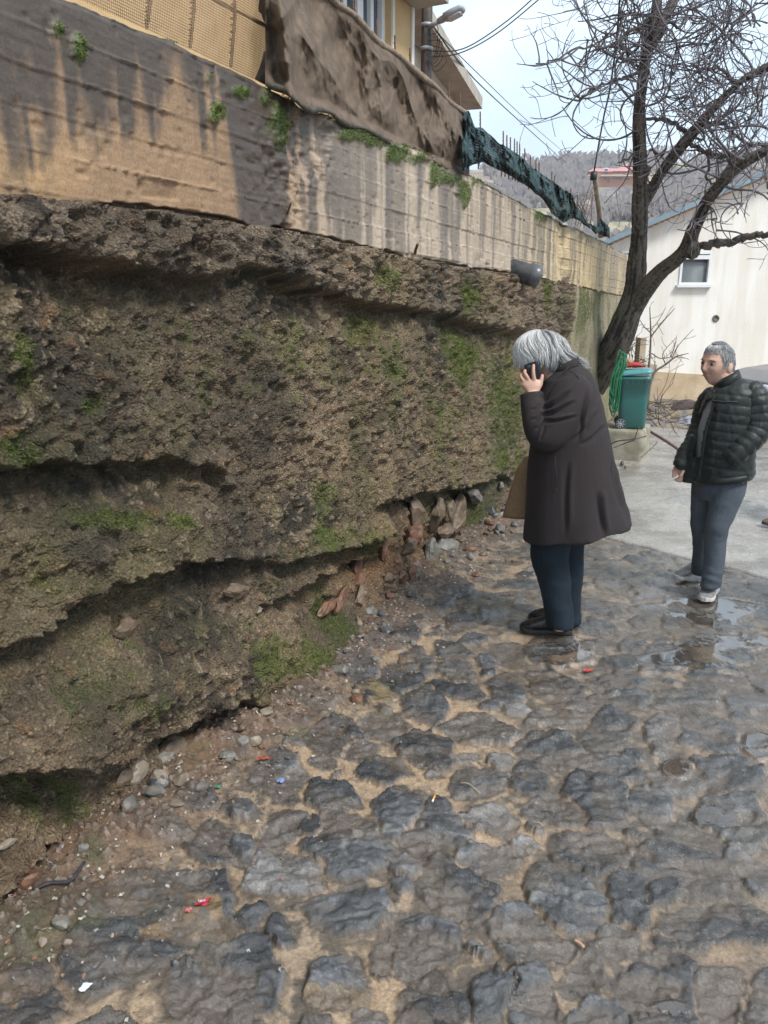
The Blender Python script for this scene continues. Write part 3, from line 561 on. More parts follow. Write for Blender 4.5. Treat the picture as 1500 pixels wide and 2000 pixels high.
def net(name, mat, s0, s1, bot, top, off, amp, seed, label, cat, parent=None, ds=.02, nvr=70, folds=None, lean=.1):
    x0, x1 = s0, s1; n_ = int((x1 - x0) / ds); X, Vv = np.meshgrid(np.linspace(x0, x1, n_), np.linspace(0, 1, nvr)); bt, tp_ = np.array(bot, float), np.array(top, float)
    Yp = np.interp(X, bt[:, 0], bt[:, 1]) * (1 - Vv) + np.interp(X, tp_[:, 0], tp_[:, 1]) * Vv
    Q = walv(X, Yp, np.full(X.shape, off)); S = (Q - P0) @ U; Zz = Q[..., 2]; w = np.sin(np.pi * np.clip(Vv, 0, 1)) * .8 + .2
    o = off + lean * (1 - Vv) + amp * w * (.75 * fbm(S * 1.6 - Zz * 1.1, Zz * 1.6 + S * .9, seed=seed, o=3) + .5 * (1 - 2 * abs(fbm(S * 2.2 - Zz * 2.6, S * .8 + Zz, seed=seed + 1, o=3))) + .2 * fbm(S * 9, Zz * 9, seed=seed + 2, o=3))
    if folds: o = o + folds(S, Zz, Vv)
    P = walv(X, Yp + 5 * amp / .26 * fbm(S * 5, Vv * 2, seed=seed + 3, o=3), np.minimum(o, .12))
    q = mesh_obj(name, P.reshape(-1, 3), grid_faces(*S.shape), mat, parent, True, {'nu': S.ravel() * 1., 'nv': Q[..., 2].ravel()}); 
    if parent is None: tag(q, label, cat)
    return q, P
s_b = wsz(524, 120, -.1)[0]
TOPN = [(-300, -700), (300, -400), (520, -110), (655, 0), (700, 40), (740, 82), (800, 128), (860, 182), (895, 210), (922, 232)]
WTd = [(x, y + 2) for x, y in WT]
net('shade_net', net_mat('fawn_shade_net', (.20, .13, .08), (.32, .22, .13), .40, .010, .12), -290, 532, WTd, TOPN, -.12, .03, 201, 'sheer fawn shade net stretched in front of the ochre house', 'net', lean=0, ds=4)
hem = [(500, 162), (560, 186), (600, 216), (640, 222), (690, 250), (740, 268), (800, 298), (860, 324), (914, 342)]
def br_f(S, Zz, Vv): return .06 * (1 - 2 * np.abs(np.sin(S * 3.1 + Zz * 6.5 + 1.2 * fbm(S * 2, Zz * 2, seed=990, o=2)))) * Vv * (1.15 - Vv) * 2 + .10 * np.exp(-((S - s_b - .22 + .1 * Vv) / .07)**2) + .06 * np.sin(S * 14 - Zz * 5) * Vv * (1 - Vv) + .05 * ss(.12, .02, Vv)
nb, PB = net('shade_net', net_mat('brown_shade_net', (.085, .062, .046), (.175, .132, .10), .90, .009, .42), 518, 917, hem, TOPN, -.12, .15, 211, 'dark brown shade net hanging in heavy folds on top of the wall', 'net', folds=br_f, lean=.06, ds=1.6, nvr=130)
hm = MB(); nx_ = PB.shape[1]; hm.tube([PB[-1, i] + np.array([0, 0, .010 * math.sin(i * .13)]) for i in range(0, nx_, 3)], [.020 + .004 * math.sin(i * .11) for i in range(0, nx_, 3)], 7)
hm.build('rolled_hem', simple('hem_cloth', (.16, .12, .09), (.30, .235, .17), 30, .9, .01), nb, True)
hm = MB(); hm.tube([PB[0, i] + np.array([.0, -.0, .008 * math.sin(i * .12)]) + N * .02 for i in range(0, nx_ * 6 // 10, 3)], [.012 + .004 * math.sin(i * .15) for i in range(0, nx_ * 6 // 10, 3)], 7)
hm.build('bottom_hem', simple('hem_cloth_dark', (.05, .045, .035), (.11, .095, .07), 30, .9, .01), nb, True)
# gathered knot between both nets
kn = MB()
for j, (dx, w_) in enumerate(((-6, 12), (0, 16), (7, 12), (14, 10))):
    kn.tube(cr([wal(524 + dx * .5, -40, -.14), wal(522 + dx, 20, -.10), wal(527 + dx * .1, 52, -.07), wal(533 + dx * .3, 75, -.06), wal(528 + dx * .5, 115, -.06), wal(514 + dx, 160, -.10)], 5), [w_ * .0016 * (1.3 if abs(i - 12) > 6 else .7) for i in range(26)], 8, squash=.5)
tag(kn.build('net_gathering', simple('net_gather', (.07, .05, .04), (.15, .11, .08), 40, .9, .01), None, True), 'twisted dark gathering of net tied where the sheer and brown nets meet', 'net')
GT = [(905, 222), (915, 216), (928, 247), (943, 250), (973, 277), (1000, 293), (1033, 320), (1060, 340), (1090, 363), (1118, 381), (1126, 402), (1147, 433), (1165, 444), (1173, 428), (1192, 445)]
GB = [(895, 338), (925, 322), (943, 317), (987, 337), (1033, 367), (1063, 392), (1077, 417), (1100, 436), (1120, 424), (1133, 433), (1160, 453), (1192, 466)]
def gr_f(S, Zz, Vv): return .05 * np.sin(S * 9 + 3 * Vv) * (Vv * (1 - Vv) * 4) + .05 * np.exp(-((Vv - .35) / .12)**2) + .05 * (1 - 2 * abs(fbm(S * 9, Vv * 3, seed=991, o=3))) + .02 * fbm(S * 30, Vv * 12, seed=992, o=2)
ng, PG = net('windbreak_net', net_mat('green_windbreak_net', (.012, .028, .030), (.05, .09, .095), .86, .018, .6), 903, 1191, GB, GT, -.06, .16, 231, 'crumpled dark green windbreak net draped over rebar stubs at the far end of the wall', 'net', folds=gr_f, lean=.06, ds=1.6, nvr=50)
# ---- steel starter bars
def bar(px0, py0, px1, py1, off=-.22, r=.007, lab='thin rusty rebar standing up', grp='rebar stubs along the wall top'):
    a, b = wal(px0, py0, off), wal(px1, py1, off); m = (a + b) / 2 + np.array([.01, 0, 0])
    mb_ = MB().tube([a, m, b], r, 6); rings = [a + (b - a) * k_ / 14 for k_ in range(1, 14)]
    for q_ in rings: mb_.tube([q_ - (b - a) * .004, q_ + (b - a) * .004], r * 1.25, 6)
    return tag(mb_.build('rebar_post', rust, None), lab, 'rebar', grp)
ORD = ['first', 'second', 'third', 'fourth', 'fifth', 'sixth', 'seventh', 'eighth', 'ninth', 'tenth', 'eleventh', 'twelfth', 'thirteenth', 'fourteenth', 'fifteenth']
for i, (x, y0, y1) in enumerate(((290, 56, -60), (375, 92, -60), (455, 130, -60))): bar(x - 4, y0, x + 2, y1, -.16, .0075, ORD[i] + ' rebar upright from the left behind the sheer fawn net', 'rebar uprights behind the sheer net')
for i, (x, y0, y1) in enumerate(((645, 150, 60), (690, 180, -10), (733, 250, 38), (757, 230, 130), (768, 270, 69), (798, 290, 94), (830, 300, 160), (873, 320, 160), (895, 325, 180))): bar(x, y0, x + 3, y1, -.26, .007, ORD[i] + ' rebar from the left rising behind the dark brown net', 'rebar uprights in the brown net')
for i, (x, y0, y1) in enumerate(((938, 330, 218), (983, 345, 256), (990, 345, 264), (997, 350, 268), (1005, 352, 271), (1010, 354, 276), (1015, 356, 281), (1025, 360, 290), (1036, 370, 303), (1047, 372, 308), (1053, 376, 317), (1078, 395, 335), (1083, 398, 343), (1115, 430, 367), (1128, 440, 380))): bar(x - 4, y0, x, y1, -.15, .006, ORD[i] + ' rebar stub from the left poking out of the green net', 'rebar stubs in the green net')
rail = MB().tube([wal(380, -20, -.17), wal(455, 18, -.17), wal(522, 52, -.17), wal(640, 110, -.3), wal(790, 210, -.3)], .007, 6); tag(rail.build('rebar_rail', rust), 'slanting rebar rail tied across the upright bars behind the nets', 'rebar')
tag(MB().tube([wal(812, 500, -.08), wal(811, 490, .06), wal(816, 476, .09)], .009, 6).build('rebar_hook', rust), 'short bent rebar sticking out below the concrete band', 'rebar')
tag(MB().tube([wal(560, 420, .0), wal(566, 404, .03), wal(568, 396, .05)], .004, 5).build('steel_nail', rust), 'tiny rusty nail in the underside of the concrete band', 'nail')
# ---- leaning post + bars at the far end
pr = empty('wooden_post', wal(1172, 450, -.5), 'weathered pale post with wires tied to its top at the far end of the wall', 'post')
MB().tube(cr([wal(1174, 462, -.5), wal(1171, 415, -.5), wal(1166, 380, -.5), wal(1160, 337, -.5)], 4), [.05, .052, .05, .048, .047, .045, .046, .044, .042, .041, .04, .04, .042], 9).build('shaft', simple('weathered_wood', (.22, .20, .16), (.40, .37, .31), 14, .8, .01, stretch=(1, 1, .2)), pr, True)
MB().tube([wal(1159, 352, -.5), wal(1160, 335, -.5)], [.055, .05], 9).build('cap_binding', black_rub, pr, True)
for i, (a, b) in enumerate((((1128, 440), (1155, 352)), ((1118, 430), (1150, 368)), ((1133, 442), (1160, 360)), ((1140, 445), (1163, 372)), ((1145, 420), (1133, 395)), ((1126, 395), (1148, 432)), ((1152, 450), (1157, 375)))):
    bar(a[0], a[1], b[0], b[1], -.45, .0055, 'rebar leaning by the weathered post, ' + ORD[i] + ' of the bundle', 'rebar leaning on the post')
# ---- utility pole, street lamp, cables
pole = empty('utility_pole', (*aty(833, 100, 11)[:2], 2.5), 'dark weathered wooden utility pole between the two houses', 'pole')
pt = aty(833, 100, 11); MB().tube([(pt[0], pt[1], 2.4), (pt[0], pt[1], 5), (pt[0] + .01, pt[1], 7.5)], [.075, .07, .06], 12).build('shaft', simple('pole_wood', (.045, .038, .034), (.11, .095, .085), 20, .8, .012, stretch=(1, 1, .12)), pole, True)
bnd = MB()
for yy in (50, 96): c_ = aty(833, yy, 11); MB().tube([(pt[0], pt[1], c_[2] - .02), (pt[0], pt[1], c_[2] + .02)], .082, 12).build('band', metal_grey, pole, True)
lamp = empty('street_lamp', aty(842, 50, 10.95), 'grey street lamp head on a short arm fixed to the utility pole', 'street lamp')
MB().tube([aty(838, 52, 10.95), aty(846, 48, 10.9), aty(857, 42, 10.85)], .028, 10).build('arm', metal_grey, lamp, True)
la, lb = aty(856, 42, 10.85), aty(906, 15, 10.7); ld = lb - la; ll = np.linalg.norm(ld); ld /= ll; ls = np.cross(ld, (0, 0, 1)); ls /= np.linalg.norm(ls); lu_ = np.cross(ls, ld)
MB().loft([(la + ld * t_, ls * a_, lu_ * b_) for t_, a_, b_ in ((0, .03, .03), (.04, .045, .035), (.09, .05, .035), (.10, .085, .04), (.2, .09, .045), (ll - .03, .085, .035), (ll, .06, .02))], 16, 3.5).build('housing', metal_grey, lamp, True)
MB().loft([(la + ld * t_ - lu_ * .045, ls * a_, lu_ * .012) for t_, a_ in ((.13, .05), (.15, .07), (ll - .06, .07), (ll - .04, .05))], 14, 4).build('diffuser', simple('lamp_glass', (.5, .52, .54), (.58, .6, .62), 10, .15), lamp, True)
def cable(pts, r, label, name='overhead_cable', parent=None, grp=None):
    o = MB().tube(cr(pts, 8), r, 5).build(name, dk_wire, parent, True); return tag(o, label, 'cable', grp) if parent is None else o
cable([aty(836, 100, 11), aty(905, 95, 11), aty(985, 45, 11), aty(1060, -20, 11)], .008, 'upper of the two slack cables running from the pole to the top right')
cable([aty(838, 112, 11), aty(900, 103, 11), aty(975, 62, 11), aty(1075, -20, 11)], .008, 'lower of the two slack cables running from the pole to the top right')
cable([aty(845, 50, 11), aty(905, 130, 14), aty(980, 205, 20), aty(1105, 318, 40)], .012, 'long black cable sagging from the pole down to the valley')
cable([aty(850, 60, 11), aty(940, 150, 16), aty(1040, 245, 26), aty(1112, 306, 40)], .008, 'thin cable running straight above the long black one')
cable([wal(640, -15, BO + .05), aty(700, 25, 8.8), aty(770, 65, 10), aty(833, 102, 11)], .008, 'cable from the ochre house wall to the pole')
lo = MB()
for i in range(5): a = aty(836, 60 + i * 9, 10.9); lo.tube(cr([a, a + np.array([.12 + .03 * i, 0, .05 - .04 * i]), a + np.array([.10, .02, -.25]), aty(836, 112, 10.9)], 6), .005, 5)
tag(lo.build('cable_bundle', dk_wire, None, True), 'tangle of cable loops hanging on the utility pole', 'cable')
# ---- clay pipe stub in the wall
pp = empty('drain_pipe', wal(1010, 530, 0), 'short grey plastic drain pipe poking out of the wall under the concrete band', 'pipe')
a = wal(990, 522, -.05); d_ = (N * .8 + U * .45 + np.array([0, 0, -.25])); d_ /= np.linalg.norm(d_); ex, ey = np.cross(d_, (0, 0, 1)), None; ex /= np.linalg.norm(ex); ey = np.cross(ex, d_)
pm = simple('grey_pipe', (.05, .055, .062), (.12, .125, .135), 12, .35)
rg_ = [(0, .085), (.20, .085), (.205, .098), (.29, .098), (.30, .092), (.30, .082), (.1, .08)]
MB().loft([(a + d_ * t_, ex * r_, ey * r_) for t_, r_ in rg_], 20).build('pipe_body', pm, pp, True)
MB().ell(a + d_ * .24, .079, .079, .01, (ex, ey, d_)).build('dark_mouth', black_rub, pp, True)
# ================================================================== WHITE HOUSE
YH = 16.6
def hp(px, py, dy=0.): return aty(px, py, YH + dy)
house = empty('white_house', hp(1300, 770), 'white plastered gable house with a grey shuttered window behind the tree', 'house')
def quadprism(pts_front, depth, mb_): # pts ccw seen from the front
    n = len(pts_front); Vf = [np.array(p) for p in pts_front]; Vb = [p + np.array([.12 * depth, depth, 0]) for p in Vf]
    return mb_.add(Vf + Vb, [tuple(range(n)), tuple(range(n, 2 * n))[::-1]] + [(i, i + n, (i + 1) % n + n, (i + 1) % n) for i in range(n)])
eL, eM = hp(1192, 474), hp(1500, 341); sl = (eM[2] - eL[2]) / (eM[0] - eL[0]); rx = eM[0] + 1.2; rz = eL[2] + sl * (rx - eL[0]); xr = rx + (rx - eL[0])
xl = eL[0] - .02
wwx0, wz1 = hp(1325, 555)[0], hp(1325, 492)[2]; wwx1, wz0 = hp(1384, 555)[0], hp(1384, 556)[2]
lwx0, lwx1, lz0, lz1 = hp(1200, 550)[0], hp(1227, 550)[0], hp(1227, 548)[2], hp(1227, 490)[2]
wallm = NT('white_house_plaster'); f = wallm.ramp(wallm.noise(.55, 6, .6), [(.3, (.74, .715, .66)), (.5, (.83, .81, .765)), (.7, (.86, .845, .81))]); f = wallm.mix(f, wallm.ramp(wallm.noise(1.6, 5, .6, stretch=(2.5, 1, .25)), [(.42, (.86, .83, .77)), (.6, (1, 1, 1))]), .7, 'MULTIPLY'); wallm = wallm.fin(f, .85, wallm.bump(wallm.noise(40, 5), .006))
hm_ = MB(); D_ = 9.
def hb(x0, x1, z0, z1, y0=0., y1=.25, mb_=None): return (mb_ or hm_).box(((x0 + x1) / 2, YH + (y0 + y1) / 2, (z0 + z1) / 2), x1 - x0, y1 - y0, z1 - z0)
zz = eL[2]
hb(xl, lwx0, -.5, zz); hb(lwx0, lwx1, -.5, lz0); hb(lwx0, lwx1, lz1, zz); hb(lwx1, wwx0, -.5, zz); hb(wwx0, wwx1, -.5, wz0); hb(wwx1, xr, -.5, zz)
zz2 = wz1
quadprism([(wwx0, YH, wz1), (wwx1, YH, wz1), (wwx1, YH, zz), (wwx0, YH, zz)], .25, hm_) if wz1 < zz else None
quadprism([(xl, YH, zz), (xr, YH, zz), (rx, YH, rz)], .25, hm_)
hb(xl, xl + .25, -.5, zz, .25, D_); hb(xr - .25, xr, -.5, zz, .25, D_); hb(xl, xr, -.5, zz, D_, D_ + .2)
hm_.build('plaster_wall', wallm, house)
pz1, pz2 = hp(1290, 724)[2], hp(1500, 736)[2]; plm = simple('beige_plinth', (.38, .28, .17), (.58, .47, .33), 2.2, .85, .008, 30)
pmx = MB(); quadprism([(xl - .01, YH - .05, -.5), (xr, YH - .05, -.5), (xr, YH - .05, pz2 - .3), (eM[0], YH - .05, pz2), (xl - .01, YH - .05, pz1 + .05)], .048, pmx); pmx.build('plinth', plm, house)
# roof: two slopes with a blue-grey verge flashing and tile trim
roofc = simple('roof_sheet', (.30, .12, .09), (.42, .18, .12), 3, .6); flash = simple('blue_grey_flashing', (.16, .23, .28), (.24, .32, .37), 5, .4)
def slope(x0, z0, x1, z1, th_, y0, y1, mat_, nm): 
    m_ = MB(); quadprism([(x0, y0, z0), (x1, y0, z1), (x1, y0, z1 + th_), (x0, y0, z0 + th_)], y1 - y0, m_); return m_.build(nm, mat_, house)
exl = eL[0] - .55; ezl = eL[2] - .55 * sl
slope(exl, ezl + .02, rx, rz + .02, .05, YH - .28, YH + D_ + .4, roofc, 'roof'); slope(rx, rz + .02, xr + .5, ezl + .02, .05, YH - .28, YH + D_ + .4, roofc, 'roof')
slope(exl - .02, ezl - .0, rx, rz - .0, .10, YH - .31, YH - .283, flash, 'verge_flashing'); slope(rx, rz, xr + .5, ezl, .10, YH - .31, YH - .283, flash, 'verge_flashing')
tm = MB(); nn = int((rx - eL[0]) / .11)
for i in range(nn): x = eL[0] + i * .11; z_ = eL[2] + sl * (x - eL[0]); tm.ell((x, YH - .06, z_ - .01), .06, .12, .035, n=8, m=4)
tm.build('tile_trim', simple('terracotta_trim', (.42, .22, .12), (.55, .34, .2), 20, .8), house, True)
# windows
def house_window(x0, x1, z0, z1, shutter):
    bk = MB().box(((x0 + x1) / 2, YH + .19, (z0 + z1) / 2), x1 - x0, .04, z1 - z0)
    w_ = bk.build('window', curtain if not shutter else metal_grey, house); m_ = MB(); t_ = .045
    for a, b in ((x0, x0 + t_), (x1 - t_, x1)): m_.box(((a + b) / 2, YH + .02, (z0 + z1) / 2), t_, .09, z1 - z0)
    m_.box(((x0 + x1) / 2, YH + .02, z0 + t_ / 2), x1 - x0 - 2 * t_, .088, t_); m_.box(((x0 + x1) / 2, YH + .02, z1 - t_ / 2), x1 - x0 - 2 * t_, .088, t_)
    if not shutter:
        for a in (.38, .72): m_.box((x0 + (x1 - x0) * a, YH + .04, (z0 + z1) / 2), .05, .06, z1 - z0 - 2 * t_)
        m_.box(((x0 + x1) / 2, YH + .045, z0 + (z1 - z0) * .45), x1 - x0 - 2 * t_, .05, .05)
    m_.build('frame', pvc, w_)
    if shutter:
        s_ = MB(); n_ = 17; hz = (z1 - z0 - .26) / n_
        for i in range(n_): z_ = z0 + t_ + .01 + hz * (i + .5); s_.tube([(x0 + t_, YH + .06, z_), (x1 - t_, YH + .06, z_)], hz * .52, 8)
        s_.build('roller_shutter', simple('grey_slats', (.22, .25, .26), (.28, .31, .32), 6, .5), w_, True)
        MB().box(((x0 + x1) / 2, YH + .03, z1 - .105), x1 - x0 - 2 * t_, .12, .08 + .0).build('shutter_box', pvc, w_)
        MB().box(((x0 + x1) / 2, YH - .03, z0 - .03), x1 - x0 + .1, .14, .05).build('sill', pvc, w_)
    else: MB().box(((x0 + x1) / 2, YH + .1, (z0 + z1) / 2), x1 - x0, .01, z1 - z0).build('pane', glassm, w_)
house_window(wwx0, wwx1, wz0, wz1, True); house_window(lwx0, lwx1, lz0, lz1, False)
c_ = hp(1398, 622); m_ = MB(); m_.loft([(c_ + np.array([0, y_, 0]), (r_, 0, 0), (0, 0, r_)) for y_, r_ in ((-.005, .075), (-.02, .07), (-.02, .045), (-.004, .04))], 16); m_.build('vent_hole', simple('hole_shade', (.10, .09, .08), (.20, .18, .15), 20, .9), house, True)  # shallow disc for the hole; the shade inside it is put into the colour
# garden wall pieces left of the house
gw = MB()
for x0, x1, y0, y1, Y in ((1240, 1263, 660, 800, 15.6), (1252, 1282, 712, 800, 15.2)):
    a, b = aty(x0, y1, Y), aty(x1, y0, Y); gw.box(((a[0] + b[0]) / 2, Y + .15, (a[2] + b[2]) / 2), b[0] - a[0], .3 + .1 * (Y < 15.5), b[2] - a[2])
tag(gw.build('garden_wall', simple('beige_render', (.38, .31, .22), (.5, .42, .31), 3, .85, .006)), 'stepped beige garden wall behind the green bin', 'wall')
# ================================================================== HILL WITH HOUSES
HY = np.array([24, 40, 60, 80, 115, 140, 150, 165, 185, 230, 330.]); HZ = np.array([-.6, .5, 4.2, 8.9, 16, 21.4, 23.6, 26, 32.4, 34, 22.])
def hill(X, Y):
    r = np.interp(Y + .05 * X, HY, HZ) + (.4 + .003 * Y) * fbm(X / 22, Y / 22, seed=301, o=4) * ss(30, 60, Y) + 2.2 * fbm(X / 60, Y * 0, seed=302, o=2) * ss(160, 200, Y)
    stp = np.floor(r / 1.6) * 1.6; return r * .65 + stp * .35
hx = np.linspace(-60, 330, 330); hy = np.concatenate([np.linspace(24, 190, 260), np.linspace(192, 330, 40)]); HX, HYg = np.meshgrid(hx, hy); HZg = hill(HX, HYg)
Hc = np.zeros(HX.shape + (3,)) + np.array([.24, .21, .17]); hn = fbm(HX / 14, HYg / 9, seed=305, o=5, g=.6); Hc = mixc(Hc, (.16, .14, .145), ss(-.05, .25, hn)); Hc = mixc(Hc, (.33, .30, .18), ss(.05, -.3, hn) * .8)
Hp = np.stack([HX, HYg, HZg], -1); qx, qy = proj(Hp); Hc = mixc(Hc, (.42, .28, .19), np.exp(-((qy - 347) / 9)**2) * ss(-.4, .1, fbm(HX / 6, HZg / 1.5, seed=306, o=3)) * .9); Hc = mixc(Hc, (.33, .30, .18), np.exp(-((qx - 1400) / 80)**2 - ((qy - 372) / 14)**2) * .8)
hl = mesh_obj('hill', Hp.reshape(-1, 3), grid_faces(*HX.shape), None, None, True, {'Col': Hc.reshape(-1, 3)})
t = NT('hillside'); hl.data.materials.append(t.fin(t.mix(t.attr('Col'), t.ramp(t.noise(.8, 6, .7), [(.3, .6), (.7, 1.35)]), 1., 'MULTIPLY'), .95)); tag(hl, kind='structure')
rs = np.random.RandomState(12); V = []; Fb = []
nsh = 5200; X = rs.uniform(14, 150, nsh * 3); Yb = rs.uniform(50, 215, nsh * 3); ok = (X / Yb > .12) & (X / Yb < .62); X = X[ok][:nsh]; Yb = Yb[ok][:nsh]; Zb = hill(X, Yb); dens = fbm(X / 14, Yb / 9, seed=305, o=5, g=.6)
for x, y, z, d in zip(X, Yb, Zb, dens):
    if d < -.12 + rs.rand() * .15: continue
    if 118 < y < 160 and (abs(x / y - .297) < .045 or abs(x / y - .405) < .03): continue
    h = rs.uniform(.9, 2.6) * (.6 + y / 260)
    for _ in range(11):
        a = rs.uniform(0, 6.28); r = rs.uniform(.05, .5) * h; c = np.array([x + math.cos(a) * r, y + math.sin(a) * r, z + h * rs.uniform(.5, 1.)]); n0 = len(V); w_ = h * .05
        V += [(x - w_, y, z - .2), (x + w_, y, z - .2), tuple(c)]; Fb.append((n0, n0 + 1, n0 + 2)); V += [tuple(c - [0, 0, h * .25]), tuple(c + [rs.uniform(-.3, .3) * h, 0, .05]), tuple(c + [rs.uniform(-.2, .2) * h, .1, .18 * h])]; Fb.append((n0 + 3, n0 + 4, n0 + 5))
br = mesh_obj('hillside_brush', V, np.array(Fb), simple('bare_brush', (.17, .15, .155), (.27, .24, .225), .3, .95)); tag(br, 'grey leafless brush covering the hillside', 'brush', kind='stuff')
def hill_house(px0, px1, pyb, pye, pyr, Y, lab, wallc, roofcol, roofside, group=None):
    a, b = aty(px0, pyb, Y), aty(px1, pyb, Y); ze = aty(px0, pye, Y)[2]; zr = aty(px0, pyr, Y)[2]; e = empty('hill_house', (a + b) / 2, lab, 'house'); dp = 7
    zg_ = min(a[2], float(hill(a[0], Y))) - 1.5
    wm_ = simple(e.name + '_blocks', wallc, tuple(q * 1.25 for q in wallc), 1., .85)
    MB().box(((a[0] + b[0]) / 2, Y + dp / 2, (zg_ + ze) / 2), b[0] - a[0], dp, ze - zg_).build('block_wall', wm_, e)
    r_ = MB(); ov = .6; r_.add([(a[0] - ov, Y - ov, ze), (b[0] + ov, Y - ov, ze), (b[0] - .8, Y + dp / 2, zr), (a[0] + 1.4, Y + dp / 2, zr), (a[0] - ov, Y + dp + ov, ze), (b[0] + ov, Y + dp + ov, ze)], [(0, 1, 2, 3), (3, 2, 5, 4), (0, 3, 4), (1, 5, 2), (0, 4, 5, 1)])
    r_.build('roof', simple(e.name + '_roof', roofcol, tuple(q * 1.2 for q in roofcol), 1.5, .6), e)
    return e, a, b, ze, Y
e1, a, b, ze, Y = hill_house(1152, 1243, 359, 336, 322, 150, 'unfinished orange brick house with a pinkish roof on the hillside, left of the trunk', (.48, .20, .11), (.44, .19, .17), 1)
zf = aty(1200, 345, 150)[2]
dkm = simple('dark_glass', (.10, .11, .13), (.16, .17, .19), 2, .4)
for x0, x1, y0, y1 in ((1163, 1167, 346, 357), (1180, 1187, 330, 341), (1186, 1190, 345, 357), (1198, 1216, 342, 350), (1221, 1229, 340, 352), (1181, 1184, 345, 352)):
    p0, p1 = aty(x0, y1, 150), aty(x1, y0, 150); w_ = MB().box(((p0[0] + p1[0]) / 2, Y - .02, (p0[2] + p1[2]) / 2), p1[0] - p0[0], .1, p1[2] - p0[2]).build('window', dkm, e1)
    MB().box(((p0[0] + p1[0]) / 2, Y - .1, p1[2] + .08), p1[0] - p0[0] + .2, .12, .14).build('lintel', pvc, w_)
MB().box(((a[0] + b[0]) / 2 - .4, Y - .7, zf), b[0] - a[0] + .8, 1.4, .22).build('balcony_slab', simple('pink_slab', (.5, .36, .28), (.56, .42, .33), 1, .8), e1)
gx = MB().add([(a[0] + 3.6, Y - .9, ze), (a[0] + 9.8, Y - .9, ze), (a[0] + 6.6, Y - .2, aty(1, 321, 150)[2] + .2), (a[0] + 6.6, Y + 3, aty(1, 321, 150)[2] + .2)], [(0, 1, 2), (1, 3, 2), (0, 2, 3), (0, 3, 1)]).build('roof', simple('pink_roof', (.44, .19, .18), (.52, .24, .22), 1.5, .6), e1)
e2, a, b, ze, Y = hill_house(1330, 1362, 352, 338, 326, 150, 'small brick house with a grey roof on the hillside, right of the forked trunk', (.40, .20, .13), (.26, .22, .23), 1)
p0 = aty(1342, 350, 150); MB().box((p0[0] + .8, Y - .02, p0[2] + .5), 2.6, .1, .8).build('window', dkm, e2)
# ================================================================== TREE
rs = np.random.RandomState(21)
def dep(p): return p[1] * cp - (p[2] - CAMH) * sp
def path(pts, k=6):
    """rows: px, py, width px, Y -> points + radii"""
    Q = []
    for px, py, w, Y in pts: p = aty(px, py, Y); Q.append([*p, w * .40 / F * dep(p)])
    Q = cr(Q, k); return Q[:, :3], Q[:, 3]
LIMBS = {
 'main': [(1095, 850, 60, 13.2), (1138, 785, 62, 12.4), (1172, 733, 66, 11.55), (1199, 682, 70, 11.1), (1222, 625, 66, 10.9), (1238, 570, 48, 10.8), (1245, 500, 43, 10.7), (1249, 450, 39, 10.6), (1250, 390, 37, 10.5), (1250, 330, 33, 10.4), (1248, 250, 31, 10.3), (1249, 200, 29, 10.25), (1256, 150, 28, 10.2), (1263, 100, 27, 10.1), (1275, 50, 26, 10.), (1284, 0, 25, 10.), (1290, -80, 22, 10.)],
 'fork': [(1262, 110, 14, 10.15), (1282, 75, 24, 10.2), (1302, 30, 24, 10.3), (1320, -10, 22, 10.4), (1345, -90, 18, 10.5)],
 'middle': [(1250, 410, 24, 10.6), (1272, 370, 27, 10.5), (1290, 340, 26, 10.4), (1320, 300, 26, 10.3), (1350, 263, 25, 10.15), (1383, 223, 22, 10.), (1417, 187, 21, 9.9), (1450, 157, 20, 9.8), (1500, 130, 19, 9.7), (1600, 80, 16, 9.5)],
 'right': [(1215, 655, 40, 11), (1243, 595, 46, 10.8), (1265, 560, 43, 10.6), (1292, 529, 36, 10.4), (1320, 507, 34, 10.2), (1342, 480, 32, 10.05), (1356, 445, 31, 9.9), (1380, 395, 28, 9.75), (1410, 357, 27, 9.6), (1437, 328, 28, 9.5), (1467, 310, 25, 9.4), (1500, 293, 22, 9.3), (1610, 250, 18, 9.1)],
 'stub': [(1436, 330, 20, 9.5), (1437, 312, 15, 9.5), (1439, 303, 13, 9.5)]}
tree = empty('walnut_tree', aty(1150, 790, 11.75), 'big bare tree with a dark ridged forked trunk leaning out of the wall', 'tree')
tk = MB(); PT = {}
for k_, pts in LIMBS.items():
    P, r = path(pts); PT[k_] = (P, r); tk.tube(P, r, 14)
tk.tube([aty(1345, 478, 10.05), aty(1352, 492, 9.95), aty(1356, 498, 9.9)], [.11, .10, .06], 10); tk.tube([aty(1249, 338, 10.4), aty(1266, 334, 10.35), aty(1268, 330, 10.3)], [.1, .05, .03], 8)
to = tk.build('trunk', None, tree); remesh(to, .022, 1)
co, no = get_vn(to); wco = co + np.array(tree.location)
